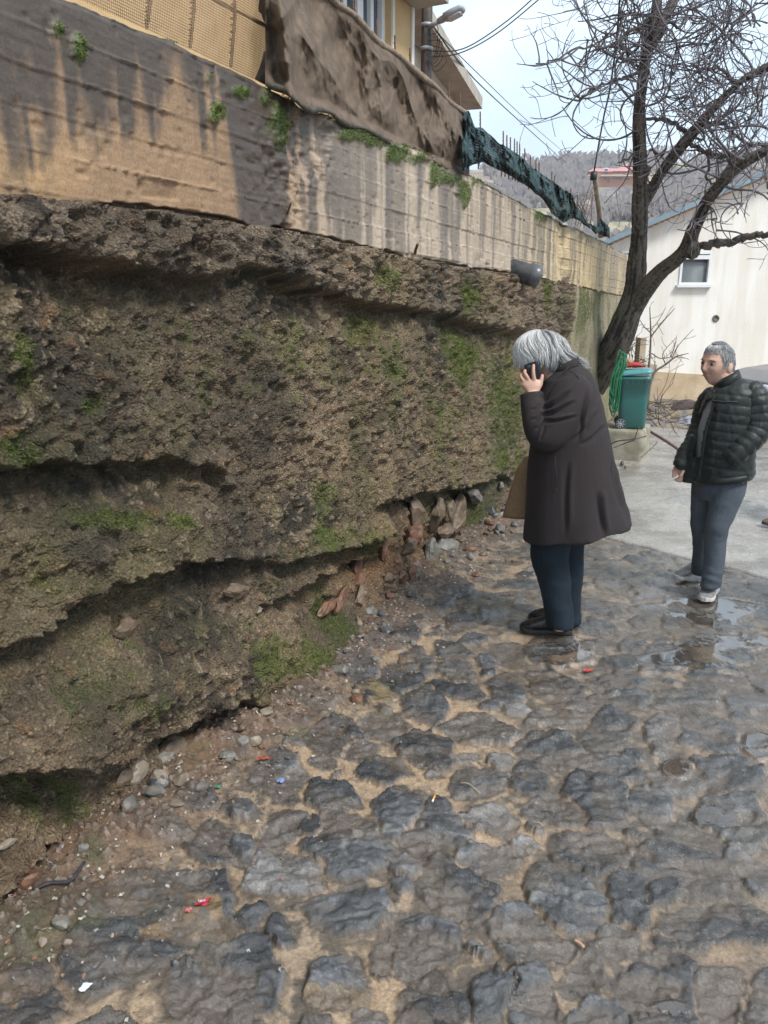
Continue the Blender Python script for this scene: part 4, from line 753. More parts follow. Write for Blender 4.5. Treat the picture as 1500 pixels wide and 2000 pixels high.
# bark: ridges running along the limbs; parameter across = angle-like noise stretched along the limb direction
allp = np.vstack([PT[k_][0] for k_ in ('main', 'middle', 'right', 'fork')]); tang = np.vstack([np.gradient(PT[k_][0], axis=0) for k_ in ('main', 'middle', 'right', 'fork')]); tang /= np.linalg.norm(tang, axis=1)[:, None]
idx = np.concatenate([np.argmin(((wco[i:i + 4000, None, :] - allp[None])**2).sum(-1), axis=1) for i in range(0, len(wco), 4000)])
tg = tang[idx]; rel = wco - allp[idx]; al = (rel * tg).sum(1); per = rel - al[:, None] * tg; sgl = (wco * tg).sum(1)
per = per / (np.linalg.norm(per, axis=1)[:, None] + 1e-6)
bk = 1 - 2 * abs(fbm(per[:, 0] * 5 + 50, per[:, 1] * 5 + sgl * .9, per[:, 2] * 5 + sgl * .35, seed=401, o=4, g=.6)); bump_ = .014 * (bk - .5) + .018 * fbm(wco[:, 0] * 3, wco[:, 1] * 3, wco[:, 2] * 3, seed=402, o=3)
set_v(to, co + no * bump_[:, None])
t = NT('tree_bark'); ba = to.data.attributes.new('ridge', 'FLOAT', 'POINT'); ba.data.foreach_set('value', bk.astype(np.float32))
c_ = t.ramp(t.attr('ridge', 'Fac'), [(.2, (.018, .014, .012)), (.55, (.062, .050, .042)), (.85, (.13, .11, .095))]); c_ = t.mix(c_, t.ramp(t.noise(8, 5), [(.45, (1, 1, 1)), (.7, (.9, 1.15, .7))]), .5, 'MULTIPLY'); nr_ = t.noise(30, 7, .7, stretch=(1, 1, .3)); barkm = t.fin(c_, .7, t.bump(nr_, .03), .3)
to.data.materials.clear(); to.data.materials.append(barkm)
twm = simple('twig_bark', (.085, .075, .09), (.15, .135, .15), 8, .75); limbm = simple('limb_bark', (.05, .042, .038), (.12, .10, .085), 12, .8, .01)
SIDE = [
 [(1360, 484, 13, 9.95), (1378, 480, 16, 9.8), (1400, 475, 17, 9.7), (1425, 474, 15, 9.6), (1450, 466, 15, 9.5), (1475, 462, 13, 9.4), (1500, 457, 12, 9.3), (1600, 435, 10, 9.)],
 [(1264, 231, 6, 10.3), (1290, 231, 7, 10.3), (1313, 238, 8, 10.25), (1335, 258, 9, 10.2)],
 [(1433, 165, 8, 9.9), (1428, 152, 8, 9.85), (1415, 140, 7, 9.8), (1395, 134, 6, 9.8), (1370, 136, 5, 9.8), (1345, 150, 4, 9.8), (1322, 152, 2, 9.8)],
 [(1375, 240, 8, 10), (1405, 238, 8, 9.9), (1425, 250, 7, 9.9), (1440, 268, 7, 9.8), (1465, 281, 7, 9.8), (1500, 285, 6, 9.7), (1560, 280, 5, 9.6)],
 [(1345, 278, 9, 10.1), (1375, 292, 9, 10), (1405, 305, 9, 9.8), (1430, 306, 8, 9.6)],
 [(1265, 42, 9, 10), (1240, 55, 8, 9.9), (1212, 75, 7, 9.8), (1200, 90, 5, 9.8), (1180, 92, 5, 9.8), (1150, 92, 4, 9.7), (1117, 97, 4, 9.7), (1085, 115, 3.5, 9.7), (1047, 125, 3, 9.7)],
 [(1248, 140, 7, 10.2), (1225, 152, 6, 10.1), (1200, 158, 5, 10), (1170, 168, 5, 9.9), (1145, 185, 4, 9.8), (1128, 197, 3, 9.8)],
 [(1160, 172, 4, 9.9), (1135, 188, 3, 9.9), (1112, 181, 2, 9.9)],
 [(1250, 85, 6, 10.1), (1230, 105, 5, 10.1), (1212, 88, 5, 10), (1205, 70, 4, 10), (1212, 45, 4, 10), (1222, 20, 3, 9.9), (1232, -20, 3, 9.9)],
 [(1300, 40, 7, 10.3), (1325, 55, 5, 10.4), (1345, 20, 4, 10.5), (1362, -20, 3, 10.5)],
 [(1240, 300, 5, 10.4), (1222, 312, 4, 10.3), (1205, 317, 2.5, 10.3)],
 [(1374, 296, 5, 10), (1385, 318, 5, 9.9), (1380, 345, 5, 9.85), (1395, 357, 4, 9.8), (1405, 355, 3, 9.8)],
 [(1495, 135, 7, 9.7), (1482, 165, 6, 9.6), (1478, 200, 5, 9.6), (1488, 228, 3, 9.6)],
 [(1380, 395, 3, 9.7), (1400, 420, 2, 9.6), (1395, 470, 1.6, 9.6)],
 [(1270, 290, 5, 10.3), (1290, 303, 5, 10.2), (1305, 288, 4, 10.1)],
 [(1500, 300, 6, 9.3), (1497, 345, 4, 9.2), (1503, 380, 3, 9.2)]]
tw = MB(); lm = MB(); SP = []
for pts in SIDE:
    P, r = path(pts, 5); r = r * 1.2 * (1 + (.12 if pts[0][2] < 10 else .03) * np.sin(np.arange(len(r)) * 1.9)); P = P + .012 * rs.randn(*P.shape) * (r[:, None] < .06); lm.tube(P, r, 8); SP.append((P, r))
lm.build('limb', limbm, tree, True)
def grow(p, d, ln, r, lev):
    n = max(4, int(ln / .07)); pts = [p]; cur = p.copy(); bend = rs.randn(3) * .5; stl = ln / n
    for i in range(n):
        bend = bend * .86 + rs.randn(3) * .30; d = d + bend * .36 + np.array([0, 0, .045]); d[1] *= .93; d = d / np.linalg.norm(d); cur = cur + d * stl; pts.append(cur)
        if lev > 0 and i > 0 and rs.rand() < .25:
            sd = np.cross(d, rs.randn(3)); sd /= np.linalg.norm(sd) + 1e-6
            grow(cur.copy(), d * .45 + sd * .9, ln * rs.uniform(.3, .62), r * (1 - .55 * i / n) * .62, lev - 1)
    rad = [max(.0030, r * (1 - .6 * i / n)) * (1 + .25 * (i % 3 == 0)) for i in range(n + 1)]
    tw.tube(pts, rad, 5 if r > .012 else 4, caps=False)
sources = [(PT['main'], 60, 96), (PT['fork'], 8, 24), (PT['middle'], 8, 54), (PT['right'], 40, 72)]
for (P, r), i0, i1 in sources:
    i1 = min(i1, len(P) - 1)
    for i in range(i0, i1):
        if rs.rand() < .4:
            d = rs.randn(3); d[1] *= .5; tgt = P[min(i + 1, len(P) - 1)] - P[i - 1]; tgt /= np.linalg.norm(tgt); d = d - (d @ tgt) * tgt * .6; d /= np.linalg.norm(d); grow(P[i] + d * r[i] * .8, d, rs.uniform(.6, 1.5), .014, 2)
for (P, r) in SP[1:]:
    for i in range(1, len(P)):
        if rs.rand() < .38: d = rs.randn(3); d[1] *= .5; d /= np.linalg.norm(d); grow(P[i].copy(), d, rs.uniform(.35, 1.0), .010, 2)
for px_, py_, Y_, n_ in ((1200, 60, 9.9, 7), (1160, 60, 9.8, 5), (1215, 130, 9.9, 5), (1400, 70, 10, 10), (1350, 110, 10, 8), (1450, 60, 9.8, 9), (1460, 230, 9.8, 8), (1330, 20, 10.2, 7), (1420, 30, 10, 8), (1300, 130, 10.2, 7), (1320, 200, 10.2, 7), (1440, 400, 9.5, 3), (1480, 30, 9.8, 7)):
    for _ in range(n_):
        d = rs.randn(3); d[1] *= .5; d /= np.linalg.norm(d); grow(aty(px_ + rs.uniform(-25, 25), py_ + rs.uniform(-25, 25), Y_), d, rs.uniform(.6, 1.2), .009, 2)
tw.build('crown', twm, tree, True)
cb = MB().tube(cr([wal(1160, 337, -.5), aty(1168, 290, 12.2), aty(1180, 225, 11.6), aty(1190, 180, 11), aty(1203, 90, 10.5), aty(1212, -20, 10)], 6), .012, 5); tag(cb.build('rope', dk_wire, None, True), 'dark rope running from the weathered post up into the tree', 'rope')
# small bare sapling by the white house + dry bush
sap = MB(); s_keep = tw; tw = sap
YS = 12.4
def sp_path(pts): P, r = path([(a, b, c, YS) for a, b, c in pts], 5); sap.tube(P, r, 6, caps=False); return P
for pts in ([(1262, 780, 7), (1264, 740, 6), (1269, 700, 5), (1271, 650, 4), (1269, 600, 2)], [(1265, 800, 7), (1268, 760, 7), (1278, 728, 6), (1300, 712, 5), (1320, 697, 4), (1345, 690, 1.5)], [(1270, 660, 4), (1285, 640, 3), (1318, 602, 1.5)], [(1271, 650, 3), (1258, 638, 2.5), (1250, 625, 1.5)], [(1272, 690, 3), (1290, 700, 3), (1312, 697, 2)], [(1312, 700, 3), (1325, 675, 2), (1354, 643, 1.2)], [(1310, 698, 3), (1318, 675, 2), (1322, 655, 1)], [(1300, 712, 3), (1295, 690, 2), (1320, 660, 1)], [(1272, 645, 2), (1290, 620, 1.5), (1300, 600, 1)], [(1285, 638, 2), (1310, 610, 1)], [(1280, 725, 3), (1279, 712, 2), (1280, 706, 2)], [(1318, 697, 2), (1340, 700, 1.2), (1346, 703, 1)]):
    P = sp_path(pts)
    for i in range(3, len(P), 4): d = rs.randn(3); d[1] *= .4; d /= np.linalg.norm(d); grow(P[i].copy(), d, .22, .004, 0)
tag(sap.build('bare_sapling', simple('sapling_bark', (.11, .075, .065), (.19, .14, .12), 20, .8), None, True), 'thin leafless sapling with forked twigs in front of the white house', 'sapling')
tw = MB()
for _ in range(46):
    p = aty(rs.uniform(1215, 1242), rs.uniform(665, 735), 12.6); d = rs.randn(3); d /= np.linalg.norm(d); grow(p, d, .30, .007, 1)
tag(tw.build('dry_bush', simple('dry_twigs', (.055, .04, .025), (.13, .10, .06), 20, .9), None, True), 'tangled dark dry bush above the green bin, beside the beige garden wall', 'bush')
tw = MB()
for _ in range(34):
    p = aty(rs.uniform(1262, 1310), rs.uniform(785, 835), 11.2); d = rs.randn(3); d[2] *= .3; d /= np.linalg.norm(d); grow(p, d, rs.uniform(.3, .7), .007, 1)
tag(tw.build('cut_brushwood', simple('brushwood', (.07, .05, .04), (.17, .13, .10), 20, .9), None, True), 'heap of cut brown brushwood lying right of the green bin', 'brushwood', kind='stuff')
tw = s_keep
# ================================================================== BIN ON ITS BLOCK
g0 = gnd(1254, 903); blk_h = .385; bw = .88
ba_ = (tuple(N), tuple(U), (0, 0, 1))
def noisy_box(c, d, ax, amp, seed, seg=14):
    bm = bmesh.new(); bmesh.ops.create_cube(bm, size=1); bmesh.ops.subdivide_edges(bm, edges=bm.edges, cuts=seg, use_grid_fill=True)
    v = np.array([q.co[:] for q in bm.verts]); f = [[x.index for x in q.verts] for q in bm.faces]; bm.free(); X, Y, Z = [np.array(a) for a in ax]
    r = np.max(abs(v), axis=1); rr = np.linalg.norm(v, axis=1); v = v * (1 - .03 * ((abs(v) > .47).sum(1) >= 2))[:, None]
    w = c + v[:, :1] * d[0] * X + v[:, 1:2] * d[1] * Y + v[:, 2:] * d[2] * Z; n = amp * np.stack([fbm(w[:, 0] * 9, w[:, 1] * 9, w[:, 2] * 9, seed=seed + i, o=4) for i in range(3)], 1); return w + n, f
Vb_, Fb_ = noisy_box(g0 + np.array([0, 0, blk_h / 2 - .04]) - N * (bw / 2) * 1. + U * .35, (bw, .7, blk_h + .08), ba_, .012, 71)
blk = mesh_obj('concrete_block', Vb_, Fb_, conc_moss, None, True); tag(blk, 'stained concrete block carrying the green wheelie bin', 'block')
# bin: local frame x = right in view, y = away
bc = g0 + np.array([0, 0, blk_h]) + U * .34; bc = aty(1229, 842, bc[1]); bc[2] = blk_h + .008
binr = empty('wheelie_bin', bc, 'teal green wheelie bin with its lid shut, standing on the concrete block', 'bin', rz=R(-14))
ca_, sa_ = math.cos(R(-14)), math.sin(R(-14)); bX, bY = np.array([ca_, sa_, 0]), np.array([-sa_, ca_, 0]); bZ = np.array([0, 0, 1.])
teal = simple('teal_plastic', (.025, .12, .11), (.035, .15, .135), 3, .38, .001); teal2 = simple('teal_lid_plastic', (.07, .26, .27), (.085, .30, .31), 3, .35)
def bp(x, y, z): return bc + bX * x + bY * y + bZ * z
mpx = dep(bc) / F; bh = 104 * mpx; bwt = 30.5 * mpx; 
body = MB(); body.loft([(bp(.00 + sx, 0, z), bX * a, bY * b) for z, a, b, sx in ((.0, bwt * .72, bwt * .70, .02), (.02, bwt * .80, bwt * .78, .018), (bh * .5, bwt * .87, bwt * .86, .01), (bh * .88, bwt * .94, bwt * .93, 0), (bh * .885, bwt * 1.02, bwt * 1.0, 0), (bh * .95, bwt * 1.02, bwt * 1.0, 0))], 40, 7)
body.build('body', teal, binr, True)
rb = MB()
for x in (-.45, -.1, .25, .7): MB().box(bp(bwt * x, -bwt * .955, bh * .86), .008, .02, bh * .07, (bX, bY, bZ)).build('rim_rib', teal, binr)
lid = MB(); lid.loft([(bp(.01 * k_, 0, bh * .952 + k_ * .0 + zz_), bX * a, bY * b + bZ * 0) for k_, zz_, a, b in ((0, 0, bwt * 1.09, bwt * 1.06), (0, .022, bwt * 1.09, bwt * 1.06), (.4, .045, bwt * 1.0, bwt * .98), (.7, .058, bwt * .8, bwt * .8), (.8, .06, bwt * .3, bwt * .3))], 40, 6)
lo_ = lid.build('lid', teal2, binr, True); co, no = get_vn(lo_); co[:, 2] += (co[:, 0] + bwt) * .10; set_v(lo_, co)
hd = MB(); hd.tube([bp(-bwt * 1.08, -bwt * .8, bh * .93), bp(-bwt * 1.25, -bwt * .8, bh * .95), bp(-bwt * 1.25, bwt * .8, bh * .95), bp(-bwt * 1.08, bwt * .8, bh * .93)], .012, 8); hd.build('handle', simple('dark_teal', (.02, .08, .08), (.03, .1, .1), 5, .4), binr, True)
for yy in (-1, 1):
    wc_ = bp(-bwt * .62, yy * bwt * .86, bh * .083); y_ = bY * yy; r_ = bh * .095
    wh = MB(); wh.loft([(wc_ + y_ * o_, bX * q_, bZ * q_) for o_, q_ in ((-.02, r_ * .7), (-.018, r_ * .95), (-.01, r_), (.012, r_), (.02, r_ * .95), (.022, r_ * .78), (.014, r_ * .74))], 28); w_ = wh.build('wheel', simple('tyre_rubber', (.05, .055, .055), (.08, .085, .085), 20, .6), binr, True)
    hb_ = MB(); hb_.loft([(wc_ + y_ * o_, bX * q_, bZ * q_) for o_, q_ in ((.012, r_ * .22), (.024, r_ * .2), (.026, r_ * .08))], 12)
    for k_ in range(8): a_ = k_ * math.pi / 4; hb_.tube([wc_ + y_ * .017 + bX * math.cos(a_) * r_ * .15 + bZ * math.sin(a_) * r_ * .15, wc_ + y_ * .017 + bX * math.cos(a_) * r_ * .78 + bZ * math.sin(a_) * r_ * .78], .006, 5)
    hb_.build('spoke_hub', metal_grey, w_, True)
MB().tube([bp(-bwt * .62, -bwt * .9, bh * .083), bp(-bwt * .62, bwt * .9, bh * .083)], .01, 8).build('axle', metal_grey, binr, True)
# green hose coil hanging on the back of the bin
green = simple('green_hose_rubber', (.01, .12, .05), (.02, .17, .07), 10, .35)
hz_ = MB(); hm2 = []
for i in range(9):
    w_ = rs.uniform(.02, .045); x0 = -bwt * 1.12 + rs.uniform(-.03, .03); yo = -bwt * .9 - rs.uniform(.0, .06); top = bh * 1.0 + rs.uniform(.14, .27) * (1 if i < 7 else .6); bot = bh * rs.uniform(.0, .5) + bh * .18
    lean = rs.uniform(.02, .10)
    hz_.tube(cr([bp(x0 - w_, yo, bot + .1), bp(x0 - w_ * .6, yo, bh * .95), bp(x0 + lean - w_ * .3, yo + .04, top * .98), bp(x0 + lean + .01, yo + .05, top), bp(x0 + lean + w_ * .8, yo + .03, top * .95), bp(x0 + w_, yo, bh * .9), bp(x0 + w_ * .8, yo, bot + .1), bp(x0, yo, bot), bp(x0 - w_, yo, bot + .1)], 6), .0085, 7)
tag(hz_.build('garden_hose', green, None, True), 'looped bright green garden hose hanging beside the teal bin', 'hose')
tag(MB().loft([(bp(x, -.03, bh * 1.02 + .05 + .10 * (x + bwt) * .9 + z_), bY * a, bZ * b) for x, z_, a, b in ((-.14, 0, .02, .01), (-.10, .01, .05, .025), (-.03, .02, .06, .032), (.03, .018, .05, .028), (.09, .0, .04, .016), (.11, -.004, .02, .008))], 14).build('red_cloth', simple('red_fabric', (.38, .02, .02), (.48, .04, .035), 20, .7, .01), None, True), 'crumpled red cloth lying on the lid of the teal bin', 'cloth')
MBs = MB().loft([(bp(x, .02, bh * 1.02 + .06 + z_), bY * a, bZ * b) for x, z_, a, b in ((-.16, .04, .02, .02), (-.13, .07, .05, .04), (-.07, .06, .06, .05), (-.02, .03, .05, .03), (.0, .01, .02, .01))], 12); tag(MBs.build('rag', simple('beige_rag', (.30, .17, .11), (.42, .28, .2), 20, .9, .01), None, True), 'brownish rag bundled behind the red cloth on the bin lid', 'rag')
# orange lantern-like bucket on the garden wall, board leaning, cut branch
o_ = aty(1232, 660, 15.4); tag(MB().loft([(o_ + np.array([0, 0, z_]), (a, 0, 0), (0, a, 0)) for z_, a in ((-.02, .05), (0, .055), (.10, .065), (.11, .07), (.125, .07))], 14).build('orange_pot', simple('orange_plastic', (.7, .25, .02), (.8, .32, .03), 5, .5), None, True), 'small orange pot on the garden wall behind the tree trunk', 'pot')
pm_ = MB(); a, b = gnd(1340, 888, .03), gnd(1262, 838, .25); pm_.tube([a, (a + b) / 2 + np.array([0, 0, .01]), b], [.018, .02, .018], 7); tag(pm_.build('wooden_pole', simple('brown_wood', (.09, .045, .035), (.15, .09, .07), 30, .7, .004)), 'thin brown wooden pole lying on the wet concrete right of the block', 'pole')
br_ = MB(); br_.tube(cr([gnd(1252, 893, .12), gnd(1268, 880, .15), gnd(1280, 868, .2), gnd(1283, 862, .22)], 4), .005, 5)
tag(br_.build('fallen_branch', limbm, None, True), 'thin fallen branch sticking up right of the concrete block', 'branch'); br_ = MB(); br_.tube(cr([gnd(1185, 872, .30), gnd(1205, 862, .38), gnd(1235, 858, .42), gnd(1262, 852, .45)], 5), .008, 6); br_.tube(cr([gnd(1185, 880, .28), gnd(1215, 868, .34), gnd(1237, 860, .42)], 5), .006, 6); br_.tube(cr([gnd(1237, 862, .40), gnd(1242, 850, .48), gnd(1246, 838, .56), gnd(1249, 834, .58)], 4), .005, 5)
tag(br_.build('fallen_branch', limbm, None, True), 'thin fallen branch lying over the concrete block under the bin', 'branch')
# rubble heap right of the bin with a fallen log and a grey tarp
def rock(c, r, seed, flat=.7, sub=2, mat=None, parent=None, name='loose_stone', ax=None):
    bm = bmesh.new(); bmesh.ops.create_icosphere(bm, subdivisions=sub, radius=1); v = np.array([q.co[:] for q in bm.verts]); f = [[x.index for x in q.verts] for q in bm.faces]; bm.free()
    q = np.random.RandomState(seed)
    for _ in range(7):                                       # chop flat facets
        n = q.randn(3); n /= np.linalg.norm(n); h = q.uniform(.45, .8); d = v @ n; v = v - np.clip(d - h, 0, 9)[:, None] * n
    v = v * (1 + .10 * vn(v[:, 0] * 3 + seed, v[:, 1] * 3, v[:, 2] * 3, seed=seed))[:, None]; an = q.uniform(0, 6.28); ca, sa = math.cos(an), math.sin(an)
    v = v * np.array([q.uniform(.8, 1.2), q.uniform(.6, 1), flat]) * r; v = v @ np.array([[ca, sa, 0], [-sa, ca, 0], [0, 0, 1]])
    if ax is not None: v = v @ np.array(ax)
    v = v + np.array(c); return v, f
HEAP = gnd(1322, 838); nh = 60; hx_, hy_ = np.meshgrid(np.linspace(-1.1, 1.1, nh), np.linspace(-.9, 1.6, nh)); hz2 = .34 * np.exp(-(hx_ / .75)**2 - ((hy_ - .3) / .8)**2) + .07 * fbm(hx_ * 4, hy_ * 4, seed=501, o=5) * np.exp(-(hx_ / .9)**2 - ((hy_ - .3) / 1.)**2) - .02
Vh = np.stack([hx_ + HEAP[0] + .35, hy_ + HEAP[1] + .9, hz2], -1).reshape(-1, 3); hc = np.zeros((nh * nh, 3)) + np.array([.30, .24, .17]); hn_ = fbm(hx_ * 6, hy_ * 6, seed=502, o=4).ravel(); hc = mixc(hc, (.10, .075, .06), ss(0, .4, hn_)); hc = mixc(hc, (.16, .15, .16), ss(-.1, -.4, hn_))
hp_ = mesh_obj('rubble_heap', Vh, grid_faces(nh, nh), wall_mat('rubble_soil', .01), None, True, {'Col': hc, 'rough': np.full(nh * nh, .7)}); tag(hp_, 'heap of brown soil and rubble in front of the white house', 'rubble', kind='stuff')
lg = aty(1345, 795, HEAP[1] + .8); tag(MB().tube(cr([lg + np.array([-.32, -.02, -.10]), lg + np.array([-.1, 0, .01]), lg + np.array([.12, .02, -.0]), lg + np.array([.38, .05, -.12])], 5), [.05, .07, .09, .10, .11, .11, .11, .11, .10, .10, .09, .08, .07, .06, .05, .04], 10).build('tree_stump', simple('dark_log', (.045, .03, .03), (.12, .085, .08), 14, .85, .02, stretch=(.3, 2, 2)), None, True), 'dark broken log lying across the top of the rubble heap', 'log')
tp = aty(1343, 825, HEAP[1] + .4); n_ = 26; a_, b_ = np.meshgrid(np.linspace(-1, 1, n_), np.linspace(-1, 1, n_)); tz = .14 * np.exp(-(a_**2 + b_**2) * 1.4) + .05 * (1 - 2 * abs(fbm(a_ * 2.2, b_ * 2.2, seed=511, o=3))); Vt = np.stack([tp[0] + a_ * .25 + .03 * b_, tp[1] + b_ * .25, tp[2] - .07 + tz], -1).reshape(-1, 3)
o_ = mesh_obj('tarpaulin', Vt, grid_faces(n_, n_), simple('grey_plastic_sheet', (.16, .17, .20), (.34, .36, .40), 9, .3), None, True); tag(o_, 'crumpled shiny grey plastic sheet on the rubble heap', 'tarpaulin')
# ================================================================== PEOPLE
skin = NT('skin'); c_ = skin.ramp(skin.noise(14, 5), [(.3, (.50, .29, .215)), (.7, (.62, .40, .31))]); skin.b.inputs['Subsurface Weight'].default_value = .08; skin.b.inputs['Subsurface Radius'].default_value = (.02, .008, .004); skin = skin.fin(c_, .5, skin.bump(skin.noise(160, 4), .001))
def cloth(name, c1, c2, sc=180, bump=.0015, rough=.85, big=None):
    t = NT(name); c = t.ramp(t.noise(sc, 3), [(.3, c1), (.7, c2)])
    if big: c = t.mix(c, t.ramp(t.noise(7, 4), [(.35, (1, 1, 1)), (.65, big)]), .8, 'MULTIPLY')
    t.b.inputs['Sheen Weight'].default_value = .02; return t.fin(c, rough, t.bump(t.noise(sc * 1.5, 3), bump), .25)
class Fig:
    def __init__(s, L):
        s.L = np.array(L, float); e = s.L.copy(); e[2] = 0; s.e = e / np.linalg.norm(e); s.r = np.array([s.e[1], -s.e[0], 0]); s.up = np.array([0, 0, 1.])
        s.mpp = np.linalg.norm(e) * cp / F * 1.0 + .0003
    def f(s, px, py, b=0.):
        d = ray(px, py); c = np.array([0, 0, CAMH]); t = ((s.L - c) @ s.e + b) / (d @ s.e); return c + t * d
    def rings(s, rows, b0=0.):
        out = []
        for r in rows:
            lx, ly, rx, ry, dp = r[:5]; b = b0 + (r[5] if len(r) > 5 else 0); A, B = s.f(lx, ly, b), s.f(rx, ry, b); out.append(((A + B) / 2, (B - A) / 2, s.e * dp))
        return out
    def limb(s, rows, k=5):
        Q = cr([[*s.f(r[0], r[1], r[3]), r[2] * s.mpp] for r in rows], k); return Q[:, :3], Q[:, 3]
def head_mesh(mb, C, fwd, up, sc=1., nose=1.):
    fwd = np.array(fwd, float); fwd /= np.linalg.norm(fwd); up = np.array(up, float); up -= (up @ fwd) * fwd; up /= np.linalg.norm(up); rt = np.cross(fwd, up)
    n, m = 72, 60; V = []
    G = lambda a, b, sa, sb: np.exp(-(a / sa)**2 - (b / sb)**2)
    for i in range(m + 1):
        el = max(-1.55, min(1.55, -math.pi / 2 + math.pi * i / m))
        for k in range(n):
            az = -math.pi + 2 * math.pi * k / n; aa = abs(az)
            x, y, z = math.cos(el) * math.sin(az), math.cos(el) * math.cos(az), math.sin(el)
            j = ss(.1, -1., z); fx = .078 * (1 - .22 * j * (y > -.3)); fy = .098 * (1 - .10 * j + .04 * ss(.3, 1, z)); fz = .118
            d = .016 * nose * G(az, el + .16, .13, .13) + .010 * nose * G(az, el - .02, .10, .16) - .011 * G(aa - .40, el - .07, .17, .10) + .005 * G(aa - .34, el - .27, .3, .07) + .006 * G(az, el + .50, .30, .05) - .004 * G(az, el + .555, .26, .022) + .005 * G(az, el + .63, .22, .06) + .007 * G(az, el + .95, .3, .15) + .004 * G(aa - .62, el + .18, .2, .15) - .004 * G(aa - .30, el + .40, .06, .16)
            p = np.array([x * fx, y * fy, z * fz]) * sc; p *= 1 + d * sc / (np.linalg.norm(p) + 1e-9); V.append(np.array(C) + rt * p[0] + fwd * p[1] + up * p[2])
    mb.add(V, [tuple(q) for q in grid_faces(m + 1, n, True)] + [tuple(range(n))[::-1], tuple(range(m * n, m * n + n))])
    for s_ in (-1, 1): mb.ell(np.array(C) + (rt * s_ * .077 - fwd * .008 - up * .012) * sc, .010 * sc, .019 * sc, .032 * sc, (rt, fwd, up))
    return rt, fwd, up
def finger(mb, pts, r0, r1, k=4):
    P = cr(pts, k); mb.tube(P, np.linspace(r0, r1, len(P)), 9); mb.ell(P[-1], r1, r1, r1, n=9, m=6)
def folds(o, amp, freq, seed, stretch=(1, 1, .35), pts=()):
    co, no = get_vn(o); a = amp * (1 - 2 * abs(fbm(co[:, 0] * freq * stretch[0], co[:, 1] * freq * stretch[1], co[:, 2] * freq * stretch[2], seed=seed, o=3)))
    for c, rad, am, fr, dr in pts:
        d = co - np.array(c); w = np.exp(-(d**2).sum(1) / rad**2); a = a + w * am * np.sin(fr * (d @ np.array(dr)) + 2.5 * vn(co[:, 0] * 9, co[:, 1] * 9, co[:, 2] * 9, seed=seed + 2))
    set_v(o, co + no * a[:, None])
def shoe(parent, heel, d, ln, h, mats, zb=.02, laces=False, wide=1., name='shoe'):
    d = np.array([d[0], d[1], 0.]); d /= np.linalg.norm(d); sd = np.array([-d[1], d[0], 0]); up = np.array([0, 0, 1.]); heel = np.array([heel[0], heel[1], zb]); mb = MB()
    S = [(0, .020, .05, .03), (.03, .034, .095, .02), (.12, .038, .115, .02), (.26, .037, .112, .02), (.38, .036, .092, .02), (.5, .041, .075, .02), (.64, .047, .062, .02), (.78, .048, .050, .02), (.90, .040, .040, .022), (.97, .026, .032, .024), (1.0, .010, .027, .025)]
    mb.loft([(heel + d * t * ln + up * (z0 + (hh * h - z0) / 2), sd * w * wide * ln / .29, up * (hh * h - z0) / 2) for t, w, hh, z0 in S], 20, 2.5); o = mb.build(name, mats[0], parent, True)
    so = MB(); Q = [(0, .022), (.03, .035), (.12, .040), (.3, .038), (.45, .038), (.62, .048), (.78, .051), (.9, .043), (.97, .030), (1.012, .012)]
    so.loft([(heel + d * t * ln + up * (.014 + (.006 if t > .95 else 0)), sd * w * wide * ln / .29 * 1.04, up * .0135) for t, w in Q], 16, 6); so.build('sole', mats[1], o, False)
    if laces:
        lc = MB()
        for i in range(5): t = .36 + i * .065; z = (.105 - i * .009) * h + .002; c = heel + d * t * ln + up * z; w = .022; lc.tube([c - sd * w - up * .008, c + up * .004 + d * .006, c + sd * w - up * .008], .003, 5)
        lc.build('laces', mats[2], o, True)
    return o
def capsule_legs(F_, legs, voxel=.009):
    mb = MB()
    for rows in legs: P, r = F_.limb(rows); mb.tube(P, r, 16)
    return mb
# ---------------------------------------------------------------- man on the phone
A = Fig(gnd(1078, 1238)); m = A.mpp
p1 = empty('person', (A.L[0], A.L[1], .02), 'stooping grey haired man in a long dark overcoat holding a phone to his ear', 'person')
coatm = cloth('dark_wool', (.019, .0155, .0165), (.035, .0295, .031), 220, .0015, .9, (1.25, 1.2, 1.2)); jeansd = cloth('dark_denim', (.004, .009, .014), (.009, .017, .025), 200, .001, .8, (1.9, 1.9, 2.0)); leather = simple('black_leather', (.010, .009, .010), (.018, .016, .017), 20, .28, .001); rubs = simple('black_sole', (.012, .012, .012), (.022, .022, .022), 20, .6)
bd = MB(); HC = A.f(1049, 698, 0); hf = -A.r * .80 - A.up * .58 + A.e * .05; hu = A.up * .80 - A.r * .58
head_mesh(bd, HC, hf, hu, 1.0)
P, r = A.limb([(1062, 715, 19, 0), (1082, 735, 21, 0), (1105, 760, 26, 0)]); bd.tube(P, r, 16)
bd.loft(A.rings([(1080, 742, 1140, 728, .12), (1060, 790, 1165, 780, .16), (1062, 850, 1165, 850, .15), (1062, 930, 1160, 930, .15), (1055, 1000, 1148, 1000, .15), (1060, 1050, 1135, 1050, .13)]), 20)
for rows in ([(1122, 758, 20, -.13), (1098, 805, 18, -.20), (1070, 848, 16, -.24), (1052, 815, 13, -.21), (1043, 785, 10, -.17), (1041, 768, 9, -.14)], [(1122, 758, 20, .13), (1112, 830, 17, .20), (1100, 900, 14, .20), (1085, 960, 10, .16)], [(1084, 1040, 26, -.07), (1078, 1100, 20, -.08), (1088, 1170, 15, -.08), (1094, 1230, 11, -.08)], [(1105, 1040, 26, .08), (1106, 1120, 20, .10), (1108, 1215, 12, .11)]):
    P, r = A.limb(rows); bd.tube(P, r, 14)
hb = -.125
